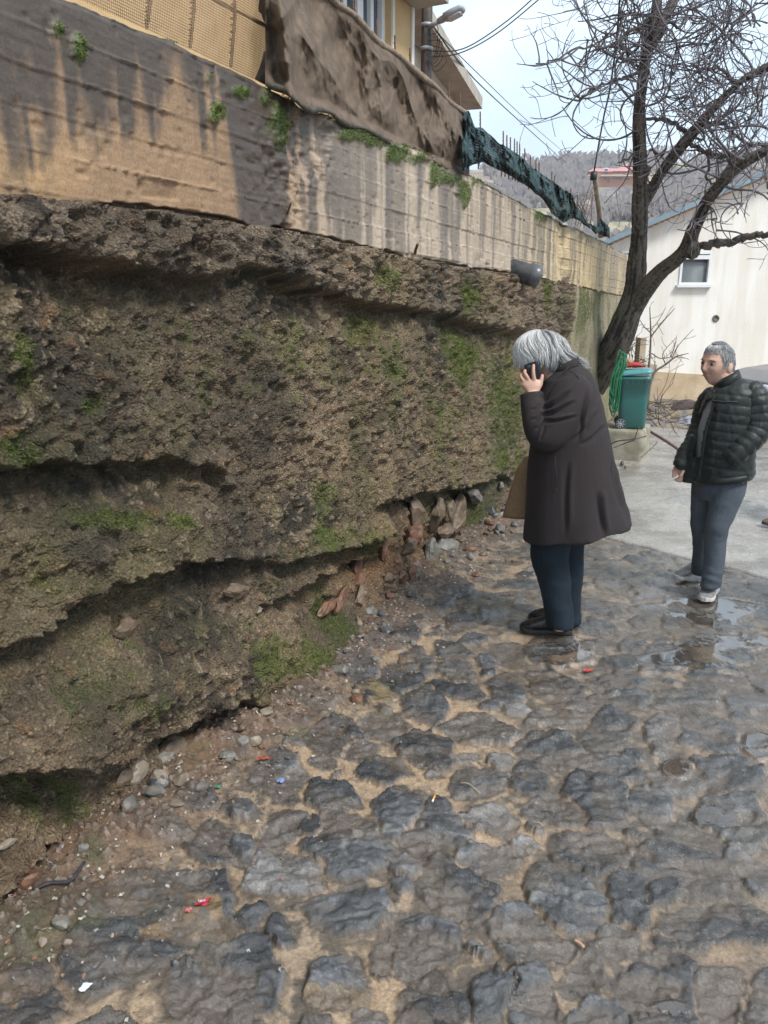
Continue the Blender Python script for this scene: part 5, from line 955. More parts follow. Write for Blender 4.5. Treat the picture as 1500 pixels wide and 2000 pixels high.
bd.loft([(A.f(1041, 770, -.135), A.r * 9 * m, A.e * .020), (A.f(1040, 762, -.13), A.r * 13 * m, A.e * .021), (A.f(1037, 752, -.127), A.r * 16.5 * m, A.e * .020), (A.f(1036, 744, -.125), A.r * 16 * m, A.e * .016), (A.f(1036, 741, -.125), A.r * 13 * m, A.e * .011)], 16, 2.6)
fr_ = 3.5 * m
finger(bd, [A.f(1044, 748, -.127), A.f(1042.5, 736, -.135), A.f(1041.5, 725, -.136), A.f(1042, 714, -.128)], fr_ * 1.1, fr_ * .85)
finger(bd, [A.f(1034, 745, -.127), A.f(1028, 734, -.135), A.f(1024.5, 727, -.120), A.f(1028, 721, -.095)], fr_ * 1.1, fr_ * .8)
finger(bd, [A.f(1028, 749, -.127), A.f(1020, 740, -.13), A.f(1018, 733, -.112), A.f(1022, 730, -.085)], fr_ * 1.05, fr_ * .8)
finger(bd, [A.f(1026, 756, -.127), A.f(1018, 751, -.125), A.f(1016, 744, -.108), A.f(1020, 742, -.085)], fr_ * .95, fr_ * .7)
finger(bd, [A.f(1049, 762, -.128), A.f(1055, 752, -.122), A.f(1057.5, 742, -.118), A.f(1059, 734, -.112)], fr_ * 1.25, fr_ * .9)
bo = bd.build('body', skin, p1); remesh(bo, .0042, 1)
# phone
ph = empty('mobile_phone', A.f(1043, 733, -.11), 'black mobile phone pressed to the ear of the stooping man', 'phone')
pa = A.f(1050, 752, -.108); pb = A.f(1037, 708, -.108); pd = pb - pa; pl = np.linalg.norm(pd); pd /= pl; ps = np.cross(pd, A.e)
MB().loft([(pa + pd * t_ * pl, ps * w_, A.e * .0048) for t_, w_ in ((0, .026), (.012, .034), (.03, .037), (.97, .037), (.988, .034), (1, .026))], 20, 5).build('casing', simple('phone_black', (.006, .007, .012), (.010, .012, .02), 20, .18), ph, True)
MB().loft([(pb - pd * .022 + ps * .016 - A.e * (.0048 + q_), ps * w_, pd * w_ * 1.1) for q_, w_ in ((0, .011), (.0025, .011), (.003, .009))], 16, 4).build('camera_bump', simple('phone_lens', (.02, .02, .03), (.03, .03, .04), 20, .1), ph, True)
# coat
ct = MB(); ct.loft(A.rings([(1084, 724, 1126, 706, .07), (1076, 730, 1138, 714, .12), (1064, 742, 1156, 730, .185), (1054, 764, 1168, 752, .215), (1046, 800, 1180, 795, .225), (1038, 850, 1190, 845, .23), (1031, 900, 1199, 893, .24), (1028, 950, 1208, 940, .25), (1025, 1000, 1220, 983, .265), (1022, 1035, 1230, 1010, .275), (1021, 1049, 1234, 1021, .28)]), 36, 2.25)
cm_ = ct.build('coat', coatm, p1); co_b = A.f(1120, 1060, 0)
sv = MB(); P, r = A.limb([(1132, 752, 25, -.10), (1120, 768, 34, -.14), (1102, 802, 34, -.19), (1083, 836, 31, -.22), (1066, 851, 28, -.235), (1052, 835, 26, -.225), (1044, 808, 23, -.195), (1039, 785, 20, -.165), (1038, 771, 19, -.15)], 6); 
o_n = len(ct.v); ct2 = MB(); ct2.v = list(ct.v); ct2.f = list(ct.f); ct2.tube(P, r, 20); P, r = A.limb([(1132, 752, 25, .10), (1122, 775, 32, .15), (1116, 830, 29, .20), (1106, 890, 25, .21), (1090, 940, 20, .20)], 5); ct2.tube(P, r, 16)
bpy.data.objects.remove(cm_); cm_ = ct2.build('coat', coatm, p1); remesh(cm_, .008, 4)
co, no = get_vn(cm_); mw = np.array([A.L[0], A.L[1], .02]); wv = co + mw
hx2 = (wv - A.L) @ A.r; hz_ = wv[:, 2]; vx, vy = proj(wv)
low = ss(.95, .45, hz_); back = ss(-.0, .25, hx2)
a = low * (.016 * np.sin(hx2 * 22 + ((wv - A.L) @ A.e) * 9 + 1.5 * hz_) * ss(-.12, .1, hx2)) + .004 * fbm(co[:, 0] * 6, co[:, 1] * 6, co[:, 2] * 3, seed=601, o=3)
def crease(x0, y0, x1, y1, w, am):                            # a long crease between two places on the near side
    dx, dy = x1 - x0, y1 - y0; L_ = math.hypot(dx, dy); t_ = ((vx - x0) * dx + (vy - y0) * dy) / L_**2; dd = ((vx - x0) * dy - (vy - y0) * dx) / L_ + 2.0 * np.sin(t_ * 5); near = (((wv - A.L) @ A.e) < .02)
    return near * am * 1.6 * (np.exp(-(dd / w)**2) - .7 * np.exp(-((dd - w * 1.6) / w)**2)) * ss(-.05, .2, t_) * ss(1.05, .7, t_)
for q_ in ((1060, 800, 1118, 762, 3, -.012), (1062, 812, 1125, 785, 3.2, -.013), (1064, 822, 1130, 815, 3, -.010), (1046, 838, 1066, 818, 2.6, -.010), (1040, 820, 1064, 805, 2.6, -.010), (1052, 860, 1066, 830, 2.4, -.009), (1038, 800, 1060, 790, 2.4, -.007), (1135, 870, 1190, 830, 5, -.008), (1120, 860, 1175, 800, 4, -.008), (1150, 760, 1128, 860, 3, -.010), (1195, 900, 1222, 1020, 5, -.016), (1170, 960, 1178, 1050, 6, -.014), (1110, 900, 1100, 1050, 6, -.006)):
    a = a + crease(*q_)
set_v(cm_, co + no * a[:, None])
e_ = A.e * -.006
cl = MB(); cl.loft(A.rings([(1078, 733, 1136, 712, .105), (1078, 722, 1134, 703, .10), (1082, 715, 1130, 696, .085), (1085, 719, 1127, 701, .075)]), 28, 2.1); cl.build('collar', coatm, cm_, True)
lp = MB(); lp.tube(cr([A.f(1112, 716, -.125), A.f(1090, 738, -.150), A.f(1072, 762, -.165), A.f(1061, 790, -.175)], 5), [.007 * m / .0028] * 16, 8, squash=.5); lp.build('lapel', coatm, cm_, True)
pk = MB(); pk.tube([A.f(1084, 892, -.268), A.f(1086, 925, -.272), A.f(1087, 953, -.274)], .0035, 6); pk.tube([A.f(1078, 962, -.272), A.f(1089, 954, -.276)], .004, 6); pk.build('pocket_welt', simple('pocket_shadow_cloth', (.010, .008, .010), (.015, .012, .015), 50, .9), cm_, True)
sm_ = MB(); sm_.tube(cr([A.f(1108, 722, -.155), A.f(1126, 733, -.185), A.f(1134, 752, -.215), A.f(1137, 780, -.236), A.f(1133, 815, -.246)], 5), .0022, 5); sm_.build('shoulder_seam', coatm, cm_, True)
cf = MB(); cq = A.f(1038, 770, -.148); dq = A.f(1040, 785, -.16) - cq; dq /= np.linalg.norm(dq); qx = np.cross(dq, A.e); qx /= np.linalg.norm(qx); qy = np.cross(dq, qx)
cf.loft([(cq + dq * t_, qx * rr2, qy * rr2 * .9) for t_, rr2 in ((.03, 19.2 * m), (-.002, 19.5 * m), (-.004, 16.5 * m), (.02, 15 * m))], 24); cf.build('cuff', coatm, cm_, True)
ln_ = MB(); fl = [(A.f(1034, 893, .06), .02), (A.f(1027, 920, .07), .05), (A.f(1021, 960, .09), .07), (A.f(1014, 1004, .10), .09), (A.f(1013, 1011, .10), .09)]
ln_.loft([(c_ + A.r * 0, A.r * (w_ * .9 + .01) , A.e * .035) for c_, w_ in fl], 18, 2.2); ln_.build('tan_jumper', cloth('tan_knit', (.20, .125, .07), (.29, .19, .11), 120, .002), p1, True)
tr_ = MB()
for rows in ([(1086, 1010, 36, -.06), (1077, 1052, 35, -.07), (1074, 1085, 34, -.08), (1079, 1115, 30, -.08), (1084, 1140, 28, -.08), (1089, 1175, 26, -.08), (1092, 1200, 25.5, -.08), (1094, 1218, 25, -.08), (1094, 1221, 24, -.08)], [(1104, 1010, 34, .07), (1106, 1060, 32, .10), (1109, 1110, 29, .11), (1109, 1150, 26, .115), (1108, 1185, 25, .12), (1110, 1210, 24, .12), (1110, 1214, 23, .12)]):
    P, r = A.limb(rows); tr_.tube(P, r, 20)
to_ = tr_.build('trousers', jeansd, p1); remesh(to_, .008, 2); folds(to_, .005, 6, 610, (1, 1, 1.3))
gA = gnd(1117, 1243); shoe(p1, gA, -A.r + A.e * -.06, 97 * m, 1.35, (leather, rubs), .018)
gB = gnd(1131, 1225); shoe(p1, gB, -A.r + A.e * .05, 97 * m, 1.35, (leather, rubs), .018)
# hair
HCc = A.f(1054, 694, 0); hairs = MB(); cols = []; rs = np.random.RandomState(33)
def hair_mat(name, lo_, hi_):
    t = NT(name); a_ = t.attr('tone', 'Fac'); c = t.ramp(a_, [(0, lo_), (1, hi_)]); t.b.inputs['Sheen Weight'].default_value = .2; return t.fin(c, .42, t.bump(t.noise(300, 2), .001), .4)
def hp_(az, ph_, k_=1.):                                      # point on the hair shell; az: 0 = forward (left in view), pi/2 = near side, pi = back
    ax_, bx_, cx_ = (.138 if math.cos(az) > 0 else .150), .108, .125
    pole = np.array([-.015, 0, 0]); d_ = -A.r * math.cos(az) * math.sin(ph_) * ax_ - A.e * math.sin(az) * math.sin(ph_) * bx_ + A.up * math.cos(ph_) * cx_
    return HCc + d_ * k_
sh = MB(); n_, m2_ = 40, 22; Vs = []
for i in range(m2_ + 1):
    for k_ in range(n_):
        az = 2 * math.pi * k_ / n_; mxp = 1.62 + .35 * max(0, -math.cos(az)) + .25 * abs(math.sin(az)) * (math.cos(az) < .5); Vs.append(hp_(az, .02 + mxp * i / m2_, .955))
sh.add(Vs, [tuple(q) for q in grid_faces(m2_ + 1, n_, True)] + [tuple(range(n_))[::-1], tuple(range(m2_ * n_, m2_ * n_ + n_))])
ntv = len(Vs); cols += [.12] * ntv; hairs = sh
for i in range(1500):
    az = rs.uniform(-math.pi, math.pi); fr0 = math.cos(az); p0 = rs.uniform(.03, .35) if rs.rand() < .55 else rs.uniform(.3, 1.3); k_ = rs.uniform(.955, 1.06)
    end = 1.62 + rs.uniform(-.2, .1) + (.48 * max(0, -fr0)) + (.30 if (-.35 < -fr0) and fr0 < .35 else 0) + (.12 if fr0 > .6 else 0) + .30 * math.exp(-((abs(az) - 2.05) / .45)**2)
    if fr0 < -.45: end = max(p0 + .2, 1.42 + rs.uniform(-.15, .15))
    sweep = rs.uniform(-.12, .22) + .35 * (1 if fr0 > -.5 else 0); pts = []
    for j in range(11):
        t_ = j / 10; ph_ = p0 + (end - p0) * t_; az_ = az + math.copysign(sweep, az) * t_**1.3 + .07 * math.sin(t_ * 6 + 3 * az + .5 * rs.rand()); pts.append(hp_(az_, ph_, k_ + .022 * math.sin(t_ * 7 + 5 * az)))
    if fr0 < -.45:                                             # nape flicks out to the back
        fk = rs.uniform(.4, 1.25)
        for j in range(1, 8): pts.append(pts[-1] + (A.r * (.003 + .0026 * j) * -fr0 - A.up * (.012 - .0010 * j)) * fk + rs.randn(3) * .0015)
    elif fr0 > .55:
        for j in range(1, 4): pts.append(pts[-1] - A.up * .012 + A.r * rs.uniform(-.002, .006))
    rad = [max(.0006, .0027 * math.sin(math.pi * (.12 + .83 * j / (len(pts) - 1)))) for j in range(len(pts))]; nb_ = len(hairs.v); hairs.tube(pts, rad, 5, caps=False)
    tone = np.clip(rs.normal(.34 + .34 * max(0, fr0) ** .7 + .28 * math.sin(az * 9 + 2 * math.sin(az * 23)) * (fr0 < .6), .14), 0, 1); cols += [tone] * (len(hairs.v) - nb_)
hairs.build('hair', hair_mat('grey_hair', (.09, .09, .095), (.74, .74, .73)), p1, True, {'tone': np.array(cols)})
# ---------------------------------------------------------------- man in the quilted jacket
B = Fig(gnd(1372, 1165)); m = B.mpp
p2 = empty('person', (B.L[0], B.L[1], .02), 'short haired man in a black quilted jacket and grey jeans standing on the wet road', 'person')
puff = NT('quilted_nylon'); puff.b.inputs['Sheen Weight'].default_value = .1; puff = puff.fin(puff.ramp(puff.noise(30, 4), [(.3, (.007, .010, .010)), (.7, (.016, .021, .020))]), .48, puff.bump(puff.noise(60, 5), .002), .35)
jg = cloth('grey_denim', (.065, .080, .100), (.115, .135, .160), 200, .001, .85, (.65, .66, .7)); swt = cloth('grey_jumper', (.20, .225, .24), (.27, .295, .31), 160, .001)
bd = MB(); HB = B.f(1402, 712, 0); hf2 = -B.r * .63 - B.e * .78 - B.up * .04; rt2, fw2, up2 = head_mesh(bd, HB, hf2, B.up + B.r * .05, 1.08, 1.25)
P, r = B.limb([(1408, 728, 17, 0), (1416, 745, 18, 0), (1422, 765, 20, 0)]); bd.tube(P, r, 16)
bd.loft(B.rings([(1395, 765, 1462, 755, .08), (1378, 790, 1472, 785, .115), (1368, 850, 1468, 850, .12), (1362, 900, 1466, 900, .12), (1362, 940, 1458, 935, .11)]), 20)
for rows in ([(1392, 772, 13, .06), (1371, 830, 13, .10), (1347, 880, 11, .02), (1328, 908, 9, -.05)], [(1468, 775, 18, -.02), (1482, 830, 16, -.05), (1450, 880, 12, -.12), (1425, 895, 10, -.13)], [(1432, 930, 24, -.04), (1411, 990, 15, -.06), (1398, 1040, 12, -.08), (1390, 1130, 9, -.08)], [(1377, 930, 18, .06), (1370, 1000, 12, .08), (1369, 1060, 9, .13), (1366, 1120, 7, .21)]):
    P, r = B.limb(rows); bd.tube(P, r, 14)
bd.loft([(B.f(1330, 904, -.05), B.r * 7.5 * m, B.e * .017), (B.f(1328, 912, -.052), B.r * 10 * m, B.e * .018), (B.f(1326, 921, -.055), B.r * 11.5 * m, B.e * .018), (B.f(1325, 926, -.055), B.r * 10 * m, B.e * .014)], 16, 2.5)
fr_ = 2.9 * m
finger(bd, [B.f(1318, 921, -.06), B.f(1315.5, 928, -.07), B.f(1317, 934, -.075), B.f(1320, 936, -.07)], fr_, fr_ * .8)
finger(bd, [B.f(1323, 923, -.06), B.f(1321, 931, -.078), B.f(1322, 938, -.078), B.f(1325, 939, -.07)], fr_, fr_ * .8)
finger(bd, [B.f(1328, 923, -.06), B.f(1327, 931, -.075), B.f(1327, 938, -.075), B.f(1329, 940, -.066)], fr_, fr_ * .8)
finger(bd, [B.f(1332, 921, -.06), B.f(1332, 929, -.07), B.f(1331, 935, -.072), B.f(1332, 937, -.066)], fr_ * .9, fr_ * .7)
finger(bd, [B.f(1334, 914, -.06), B.f(1334, 921, -.08), B.f(1330, 928, -.09), B.f(1326, 931, -.088)], fr_ * 1.15, fr_ * .85)
bo = bd.build('body', skin, p2); remesh(bo, .0042, 1)
cg = B.f(1323, 931, -.092); cd_ = B.f(1314, 936, -.10) - cg; cd_ /= np.linalg.norm(cd_); ci_ = MB().tube([cg - cd_ * .02, cg + cd_ * .03], .0042, 8).build('cigarette', simple('cigarette_paper', (.7, .68, .64), (.8, .78, .74), 50, .8)); tag(ci_, 'lit cigarette held in the lowered hand of the man in the quilted jacket', 'cigarette')
def face_bits(par, C, rt, fw, up, sc, hairmat):
    ew, ir, ls_ = simple('eye_white', (.34, .30, .28), (.4, .36, .33), 20, .3), simple('iris_dark', (.02, .014, .01), (.03, .02, .015), 20, .2), simple('lid_skin', (.20, .10, .07), (.26, .14, .10), 20, .6)
    for s_ in (-1, 1):
        c = C + (rt * s_ * .0305 + fw * .0770 + up * .010) * sc; eo = MB().ell(c, .0120 * sc, .0120 * sc, .0095 * sc, (rt, fw, up)).build('eye', ew, par, True); i_ = MB(); b_ = MB()
        c = C + (rt * s_ * .0315 + fw * .0885 + up * .0095) * sc; i_.ell(c, .0056 * sc, .003 * sc, .0056 * sc, (rt, fw, up)); lid_ = [C + (rt * s_ * (.0305 + x) + fw * (.0895 - abs(x) * .30) + up * (.0165 - x * x * 18)) * sc for x in (-.014, -.007, 0, .007, .014)]; b_.tube(lid_, .0022 * sc, 6)
        i_.build('iris', ir, eo, True); b_.build('eyelid', ls_, par, True)
        bw_ = [C + (rt * s_ * (.032 + x) + fw * (.0955 - abs(x) * .50 - .006 * (x > 0)) + up * (.031 - x * x * 12)) * sc for x in (-.02, -.01, 0, .01, .02)]; hb2 = MB().tube(bw_, [.0016 * sc, .0032 * sc, .0035 * sc, .003 * sc, .0014 * sc], 6).build('eyebrow', hairmat, par, True)
    l_ = MB().tube([C + (rt * x + fw * (.0985 - abs(x) * .35) - up * (.0535 + abs(x) * .06)) * sc for x in (-.024, -.012, 0, .012, .024)], [.001, .0024, .0028, .0024, .001], 6); l_.build('mouth', simple('lip_skin', (.20, .07, .055), (.26, .10, .08), 20, .5), par, True)
dkh = simple('eyebrow_hair', (.06, .055, .05), (.12, .11, .10), 60, .7)
face_bits(p2, HB, rt2, fw2, up2, 1.08, dkh)
# short hair
hs = MB(); cols = []; rs = np.random.RandomState(44); V = []
def hd2(az, el, k_): j = ss(.1, -1., math.sin(el)); return HB + (rt2 * math.cos(el) * math.sin(az) * .078 * (1 - .0 * j) + fw2 * math.cos(el) * math.cos(az) * .098 + up2 * math.sin(el) * .122) * 1.08 * k_
def hairline(az): a = abs(az); return .80 - .08 * math.cos(az * 2) if a < .6 else (.72 if a < .9 else (.72 - (a - .9) * 1.9 if a < 1.25 else (.05 if a < 1.75 else -.42 - .2 * min(1, a - 1.75))))
n_, mm_ = 64, 18
for i in range(mm_ + 1):
    for k_ in range(n_): az = -math.pi + 2 * math.pi * k_ / n_; h0 = hairline(az); el = h0 + (1.55 - h0) * i / mm_; V.append(hd2(az, el, 1.005 + .030 * min(1, i / 3)))
hs.add(V, [tuple(q) for q in grid_faces(mm_ + 1, n_, True)] + [tuple(range(mm_ * n_, mm_ * n_ + n_))]); cols += [.15] * len(V)
for i in range(2400):
    az = rs.uniform(-math.pi, math.pi); h0 = hairline(az); el = h0 + (1.5 - h0) * rs.rand()**1.1; p = hd2(az, el, 1.03); q_ = hd2(az + rs.uniform(-.1, .1), el - .22 if el < 1.1 else el, 1.048 + rs.uniform(0, .022)) + (fw2 * .008 * (el > .9)); nb_ = len(hs.v); hs.tube([p, (p + q_) / 2 + rs.randn(3) * .0015, q_], [.0016, .0014, .0006], 4, caps=False); cols += [float(np.clip(rs.normal(.45 + .15 * (abs(az) < 1), .2), 0, 1))] * (len(hs.v) - nb_)
hs.build('hair', hair_mat('salt_pepper_hair', (.05, .05, .052), (.52, .52, .53)), p2, True, {'tone': np.array(cols)})
# jacket: torso shell, sleeves, collar, lower flap; each quilted
def quilt(o, coord, pitch, amp, wr=.004, seed=0):
    co, no = get_vn(o); q_ = coord(co); q_ = q_ / pitch + .12 * fbm(co[:, 0] * 5, co[:, 1] * 5, co[:, 2] * 5, seed=seed, o=2); f_ = q_ - np.floor(q_); a = amp * (np.abs(np.sin(np.pi * f_))**.42 - .7); a = a + wr * (1 - 2 * abs(fbm(co[:, 0] * 16, co[:, 1] * 16, co[:, 2] * 9, seed=seed + 1, o=3))); set_v(o, co + no * a[:, None])
jk = MB(); jk.loft(B.rings([(1394, 757, 1452, 738, .075), (1384, 765, 1470, 748, .105), (1374, 782, 1481, 766, .14), (1367, 805, 1482, 796, .155), (1361, 835, 1479, 835, .16), (1357, 870, 1476, 870, .16), (1354, 905, 1474, 905, .162), (1354, 930, 1475, 922, .162), (1357, 940, 1472, 932, .155)]), 36, 2.3)
jk.loft([(B.f(1362, 850, -.05), B.r * 12 * m, B.e * .05), (B.f(1354, 890, -.06), B.r * 12 * m, B.e * .04), (B.f(1347, 925, -.06), B.r * 11 * m, B.e * .022), (B.f(1343, 942, -.06), B.r * 8 * m, B.e * .016)], 16)
jo = jk.build('jacket', puff, p2); remesh(jo, .007, 3)
co, no = get_vn(jo); wv = co + np.array([B.L[0], B.L[1], .02]); vx, vy = proj(wv); quilt(jo, lambda c: c[:, 2] + .10 * (c @ B.r), .054, .0065, .005, 620)
opn = np.interp(vy, [775, 786, 800, 840, 890, 945], [1392, 1391, 1387, 1375, 1367, 1360]); opl = np.interp(vy, [775, 786, 800, 840, 890, 945], [1380, 1378, 1370, 1357, 1353, 1356])
kill = (vx < opn) & (vx > opl) & (vy > 782) & (vy < 892) & (((wv - B.L) @ B.e) < .03)
bm = bmesh.new(); bm.from_mesh(jo.data); bm.verts.ensure_lookup_table(); bmesh.ops.delete(bm, geom=[bm.verts[i] for i in np.nonzero(kill)[0]], context='VERTS'); bm.to_mesh(jo.data); bm.free()
sw = MB(); sw.loft(B.rings([(1398, 760, 1448, 745, .07), (1382, 780, 1470, 770, .125), (1372, 805, 1474, 800, .14), (1364, 835, 1472, 835, .146), (1360, 870, 1470, 870, .146), (1358, 915, 1466, 915, .146)]), 32, 2.3); so_ = sw.build('jumper', swt, p2); remesh(so_, .010, 2)
zp = MB(); zp.tube(cr([B.f(1394, 762, -.145), B.f(1390, 800, -.172), B.f(1379, 842, -.178), B.f(1371, 890, -.178), B.f(1365, 936, -.178)], 6), [.009] * 25, 8, squash=.4); zp.build('zip_placket', puff, jo, True)
pkt = MB(); pkt.tube(cr([B.f(1391, 783, -.168), B.f(1415, 785, -.182), B.f(1440, 785, -.175)], 6), .006, 6); pkt.build('chest_pocket', puff, jo, True)
for rows, nm in (([(1394, 768, 15, .06), (1380, 792, 18, .12), (1370, 832, 18, .11), (1356, 865, 17, .06), (1341, 888, 16, .0), (1331, 904, 13.5, -.05), (1329, 908, 12.5, -.05)], 'sleeve'), ([(1462, 752, 14, -.01), (1474, 775, 21, -.03), (1480, 810, 22, -.05), (1478, 838, 21.5, -.07), (1462, 862, 20, -.11), (1444, 880, 18, -.14), (1428, 893, 16, -.155), (1420, 899, 12, -.155)], 'sleeve')):
    P, r = B.limb(rows, 6); s_ = MB().tube(P, r, 20).build(nm, puff, jo); remesh(s_, .006, 1); Pl = P - np.array([B.L[0], B.L[1], .02]); arc = np.concatenate([[0], np.cumsum(np.linalg.norm(np.diff(P, axis=0), axis=1))])
    quilt(s_, lambda c: arc[np.argmin(((c[:, None, :] - Pl[None])**2).sum(-1), axis=1)] + ((c - Pl[np.argmin(((c[:, None, :] - Pl[None])**2).sum(-1), axis=1)]) * np.gradient(Pl, axis=0)[np.argmin(((c[:, None, :] - Pl[None])**2).sum(-1), axis=1)]).sum(1) * 40, .048, .006, .005, 630)
cl = MB(); cl.loft(B.rings([(1392, 764, 1450, 744, .088), (1394, 752, 1447, 730, .082), (1398, 744, 1443, 721, .074), (1400, 747, 1440, 725, .066)]), 28, 2.1); cl.build('collar', puff, jo, True)
hmj = MB(); hmj.loft(B.rings([(1356, 928, 1475, 920, .166), (1355, 936, 1475, 927, .168), (1358, 941, 1472, 933, .16)]), 32, 2.3); hmj.build('hem_band', puff, jo, True)
tr_ = MB(); tr_.loft(B.rings([(1362, 905, 1462, 905, .11), (1357, 940, 1458, 935, .12), (1359, 958, 1450, 952, .115), (1364, 975, 1438, 968, .09)]), 24)
for rows in ([(1426, 935, 27, -.03), (1420, 965, 27, -.04), (1410, 1000, 22.5, -.06), (1400, 1030, 19.5, -.08), (1397, 1060, 17.5, -.07), (1395, 1095, 17, -.07), (1391, 1125, 16.5, -.08), (1388, 1143, 17, -.08), (1388, 1147, 16, -.08)], [(1378, 935, 22, .06), (1374, 965, 21, .07), (1370, 1000, 18, .08), (1367, 1028, 16, .09), (1369, 1055, 14.5, .13), (1368, 1085, 14, .17), (1366, 1110, 14, .20), (1365, 1118, 13.5, .21)]):
    P, r = B.limb(rows); tr_.tube(P, r, 18)
to_ = tr_.build('trousers', jg, p2); remesh(to_, .008, 2); folds(to_, .0035, 7, 640, (1, 1, 1.2), [(B.f(1396, 1040, -.12) - np.array([B.L[0], B.L[1], .02]), .10, .003, 60, (.5, 0, .8)), (B.f(1387, 1135, -.12) - np.array([B.L[0], B.L[1], .02]), .07, .004, 110, (.3, 0, .9))])
gs = simple('grey_mesh_fabric', (.17, .165, .16), (.27, .26, .25), 60, .75, .002); ws = simple('white_sole', (.40, .39, .37), (.62, .60, .57), 30, .6); lcs = simple('grey_laces', (.28, .28, .29), (.38, .38, .39), 50, .8)
g1 = gnd(1394, 1157); shoe(p2, g1 + np.array([0, 0, 0]), gnd(1368, 1190) - g1, .29, 1.1, (gs, ws, lcs), .022, True)
g2 = gnd(1374, 1130); shoe(p2, g2, gnd(1328, 1138) - g2, .26, 1.05, (gs, ws, lcs), .03, True)
# ---------------------------------------------------------------- passers-by mostly outside the picture
def walker(toe, fd, stride, lab, cm, tm, shm, hm):
    fd = np.array([fd[0], fd[1], 0.]); fd /= np.linalg.norm(fd); sd = np.array([-fd[1], fd[0], 0]); up = np.array([0, 0, 1.]); toe = np.array([toe[0], toe[1], 0.]); C = toe - fd * (.29 + stride); e = empty('person', C, lab, 'person')
    b = MB(); head_mesh(b, C + up * 1.60 + fd * .02, fd, up); b.tube([C + up * 1.36, C + up * 1.50], [.07, .06], 14); b.loft([(C + up * z, sd * w, fd * d_) for z, w, d_ in ((.88, .14, .10), (1.0, .14, .10), (1.2, .16, .11), (1.36, .15, .10), (1.41, .08, .07))], 20)
    fa = toe - fd * .24 + sd * .09; ra = C - fd * stride * .9 - sd * .09; hips = (C + sd * .09 + up * .9, C - sd * .09 + up * .9)
    legs = ([hips[0], (hips[0] + fa) / 2 + fd * .05 + up * .03, fa + up * .08], [hips[1], (hips[1] + ra) / 2 + fd * .06 + up * .03, ra + up * .08]); t = MB()
    for l_ in legs: b.tube(cr(l_, 5), [.08, .075, .07, .066, .06, .055, .05, .046, .042, .038, .035], 12); t.tube(cr([l_[0] + up * .02, l_[1], l_[2] + up * .0], 5), [.105, .10, .095, .09, .085, .08, .076, .073, .07, .068, .066], 16)
    arms = [cr([C + sd * s_ * .19 + up * 1.36, C + sd * s_ * .25 + up * 1.08 - fd * .03, C + sd * s_ * .25 + up * .82 + fd * .06 * s_], 5) for s_ in (-1, 1)]
    for a_ in arms:
        b.tube(a_, np.linspace(.05, .026, len(a_)), 12); w_ = a_[-1]; b.ell(w_ - up * .05, .014, .04, .05, (sd, fd, up))
        for k_ in range(4): finger(b, [w_ - up * .08 + fd * (.027 - k_ * .018), w_ - up * .125 + fd * (.03 - k_ * .018), w_ - up * .155 + fd * (.022 - k_ * .016)], .008, .0065)
        finger(b, [w_ - up * .04 + fd * .03, w_ - up * .075 + fd * .05, w_ - up * .10 + fd * .052], .0095, .0075)
    remesh(b.build('body', skin, e), .006, 1); remesh(t.build('trousers', tm, e), .01, 2)
    j = MB(); j.loft([(C + up * z, sd * w, fd * d_) for z, w, d_ in ((.78, .20, .15), (.9, .20, .15), (1.1, .21, .155), (1.3, .22, .15), (1.40, .17, .12), (1.45, .08, .08))], 26, 2.3)
    for a_ in arms: j.tube(a_[:-1], np.linspace(.078, .05, len(a_) - 1), 14)
    jo_ = j.build('jacket', cm, e); remesh(jo_, .009, 2); folds(jo_, .005, 6, 650)
    h = MB(); h.ell(C + up * 1.635 - fd * .005, .086, .108, .105, (sd, fd, up), 24, 16); ho = h.build('hair', hm, e, True); bm = bmesh.new(); bm.from_mesh(ho.data); bmesh.ops.delete(bm, geom=[v for v in bm.verts if (v.co.z < 1.61 and (Vector(v.co) @ Vector(fd)) > .0) or v.co.z < 1.55], context='VERTS'); bm.to_mesh(ho.data); bm.free()
    shoe(e, fa - fd * .05 - sd * 0, fd, .29, 1.1, shm, .02); shoe(e, ra - fd * .05, fd, .29, 1.1, shm, .02)
walker(gnd(1478, 1024), (-1, -.06), .36, 'passer-by beyond the right edge of the picture, only a brown shoe tip showing', cloth('olive_cloth', (.05, .05, .035), (.07, .07, .05)), jeansd, (simple('brown_suede', (.10, .075, .055), (.15, .115, .085), 30, .8), simple('dark_gum_sole', (.05, .04, .03), (.08, .06, .05), 30, .6)), dkh)
walker(gnd(1494, 1221), (-1, .05), .36, 'bystander beyond the right edge of the picture, only a black shoe tip showing', coatm, jeansd, (leather, rubs), dkh)
# ---------------------------------------------------------------- parked car at the right edge
cq = gnd(1489, 857); cx0, cy0 = cq[0], cq[1]; car = empty('parked_car', (cx0, cy0, 0), 'dark blue parked car cut off by the right edge of the picture', 'car')
cpaint = NT('dark_blue_paint'); cpaint.b.inputs['Coat Weight'].default_value = .6; cpaint = cpaint.fin((.012, .018, .05), .3)
prof = [(0, .35), (0, .62), (.06, .78), (.5, .90), (1.05, .98), (1.55, 1.38), (1.9, 1.44), (3.0, 1.42), (3.5, 1.25), (3.85, .95), (4.05, .85), (4.1, .4), (3.9, .28), (.2, .28)]
cb_ = MB(); W_ = 1.7
def cpnt(l, x, z): return (cx0 + .03 + x, cy0 - .2 + l, z)
nP = len(prof); Vc = []
for x, k_ in ((0.06, 1), (0, 0), (W_, 0), (W_ - .06, 1)):
    for l, z in prof: Vc.append(cpnt(l * (1 if not k_ else .985) + (.03 if k_ else 0), x + (.14 * max(0, (z - .95) / .45) * (1 if x < 1 else -1)), z * (1 if not k_ else .99)))
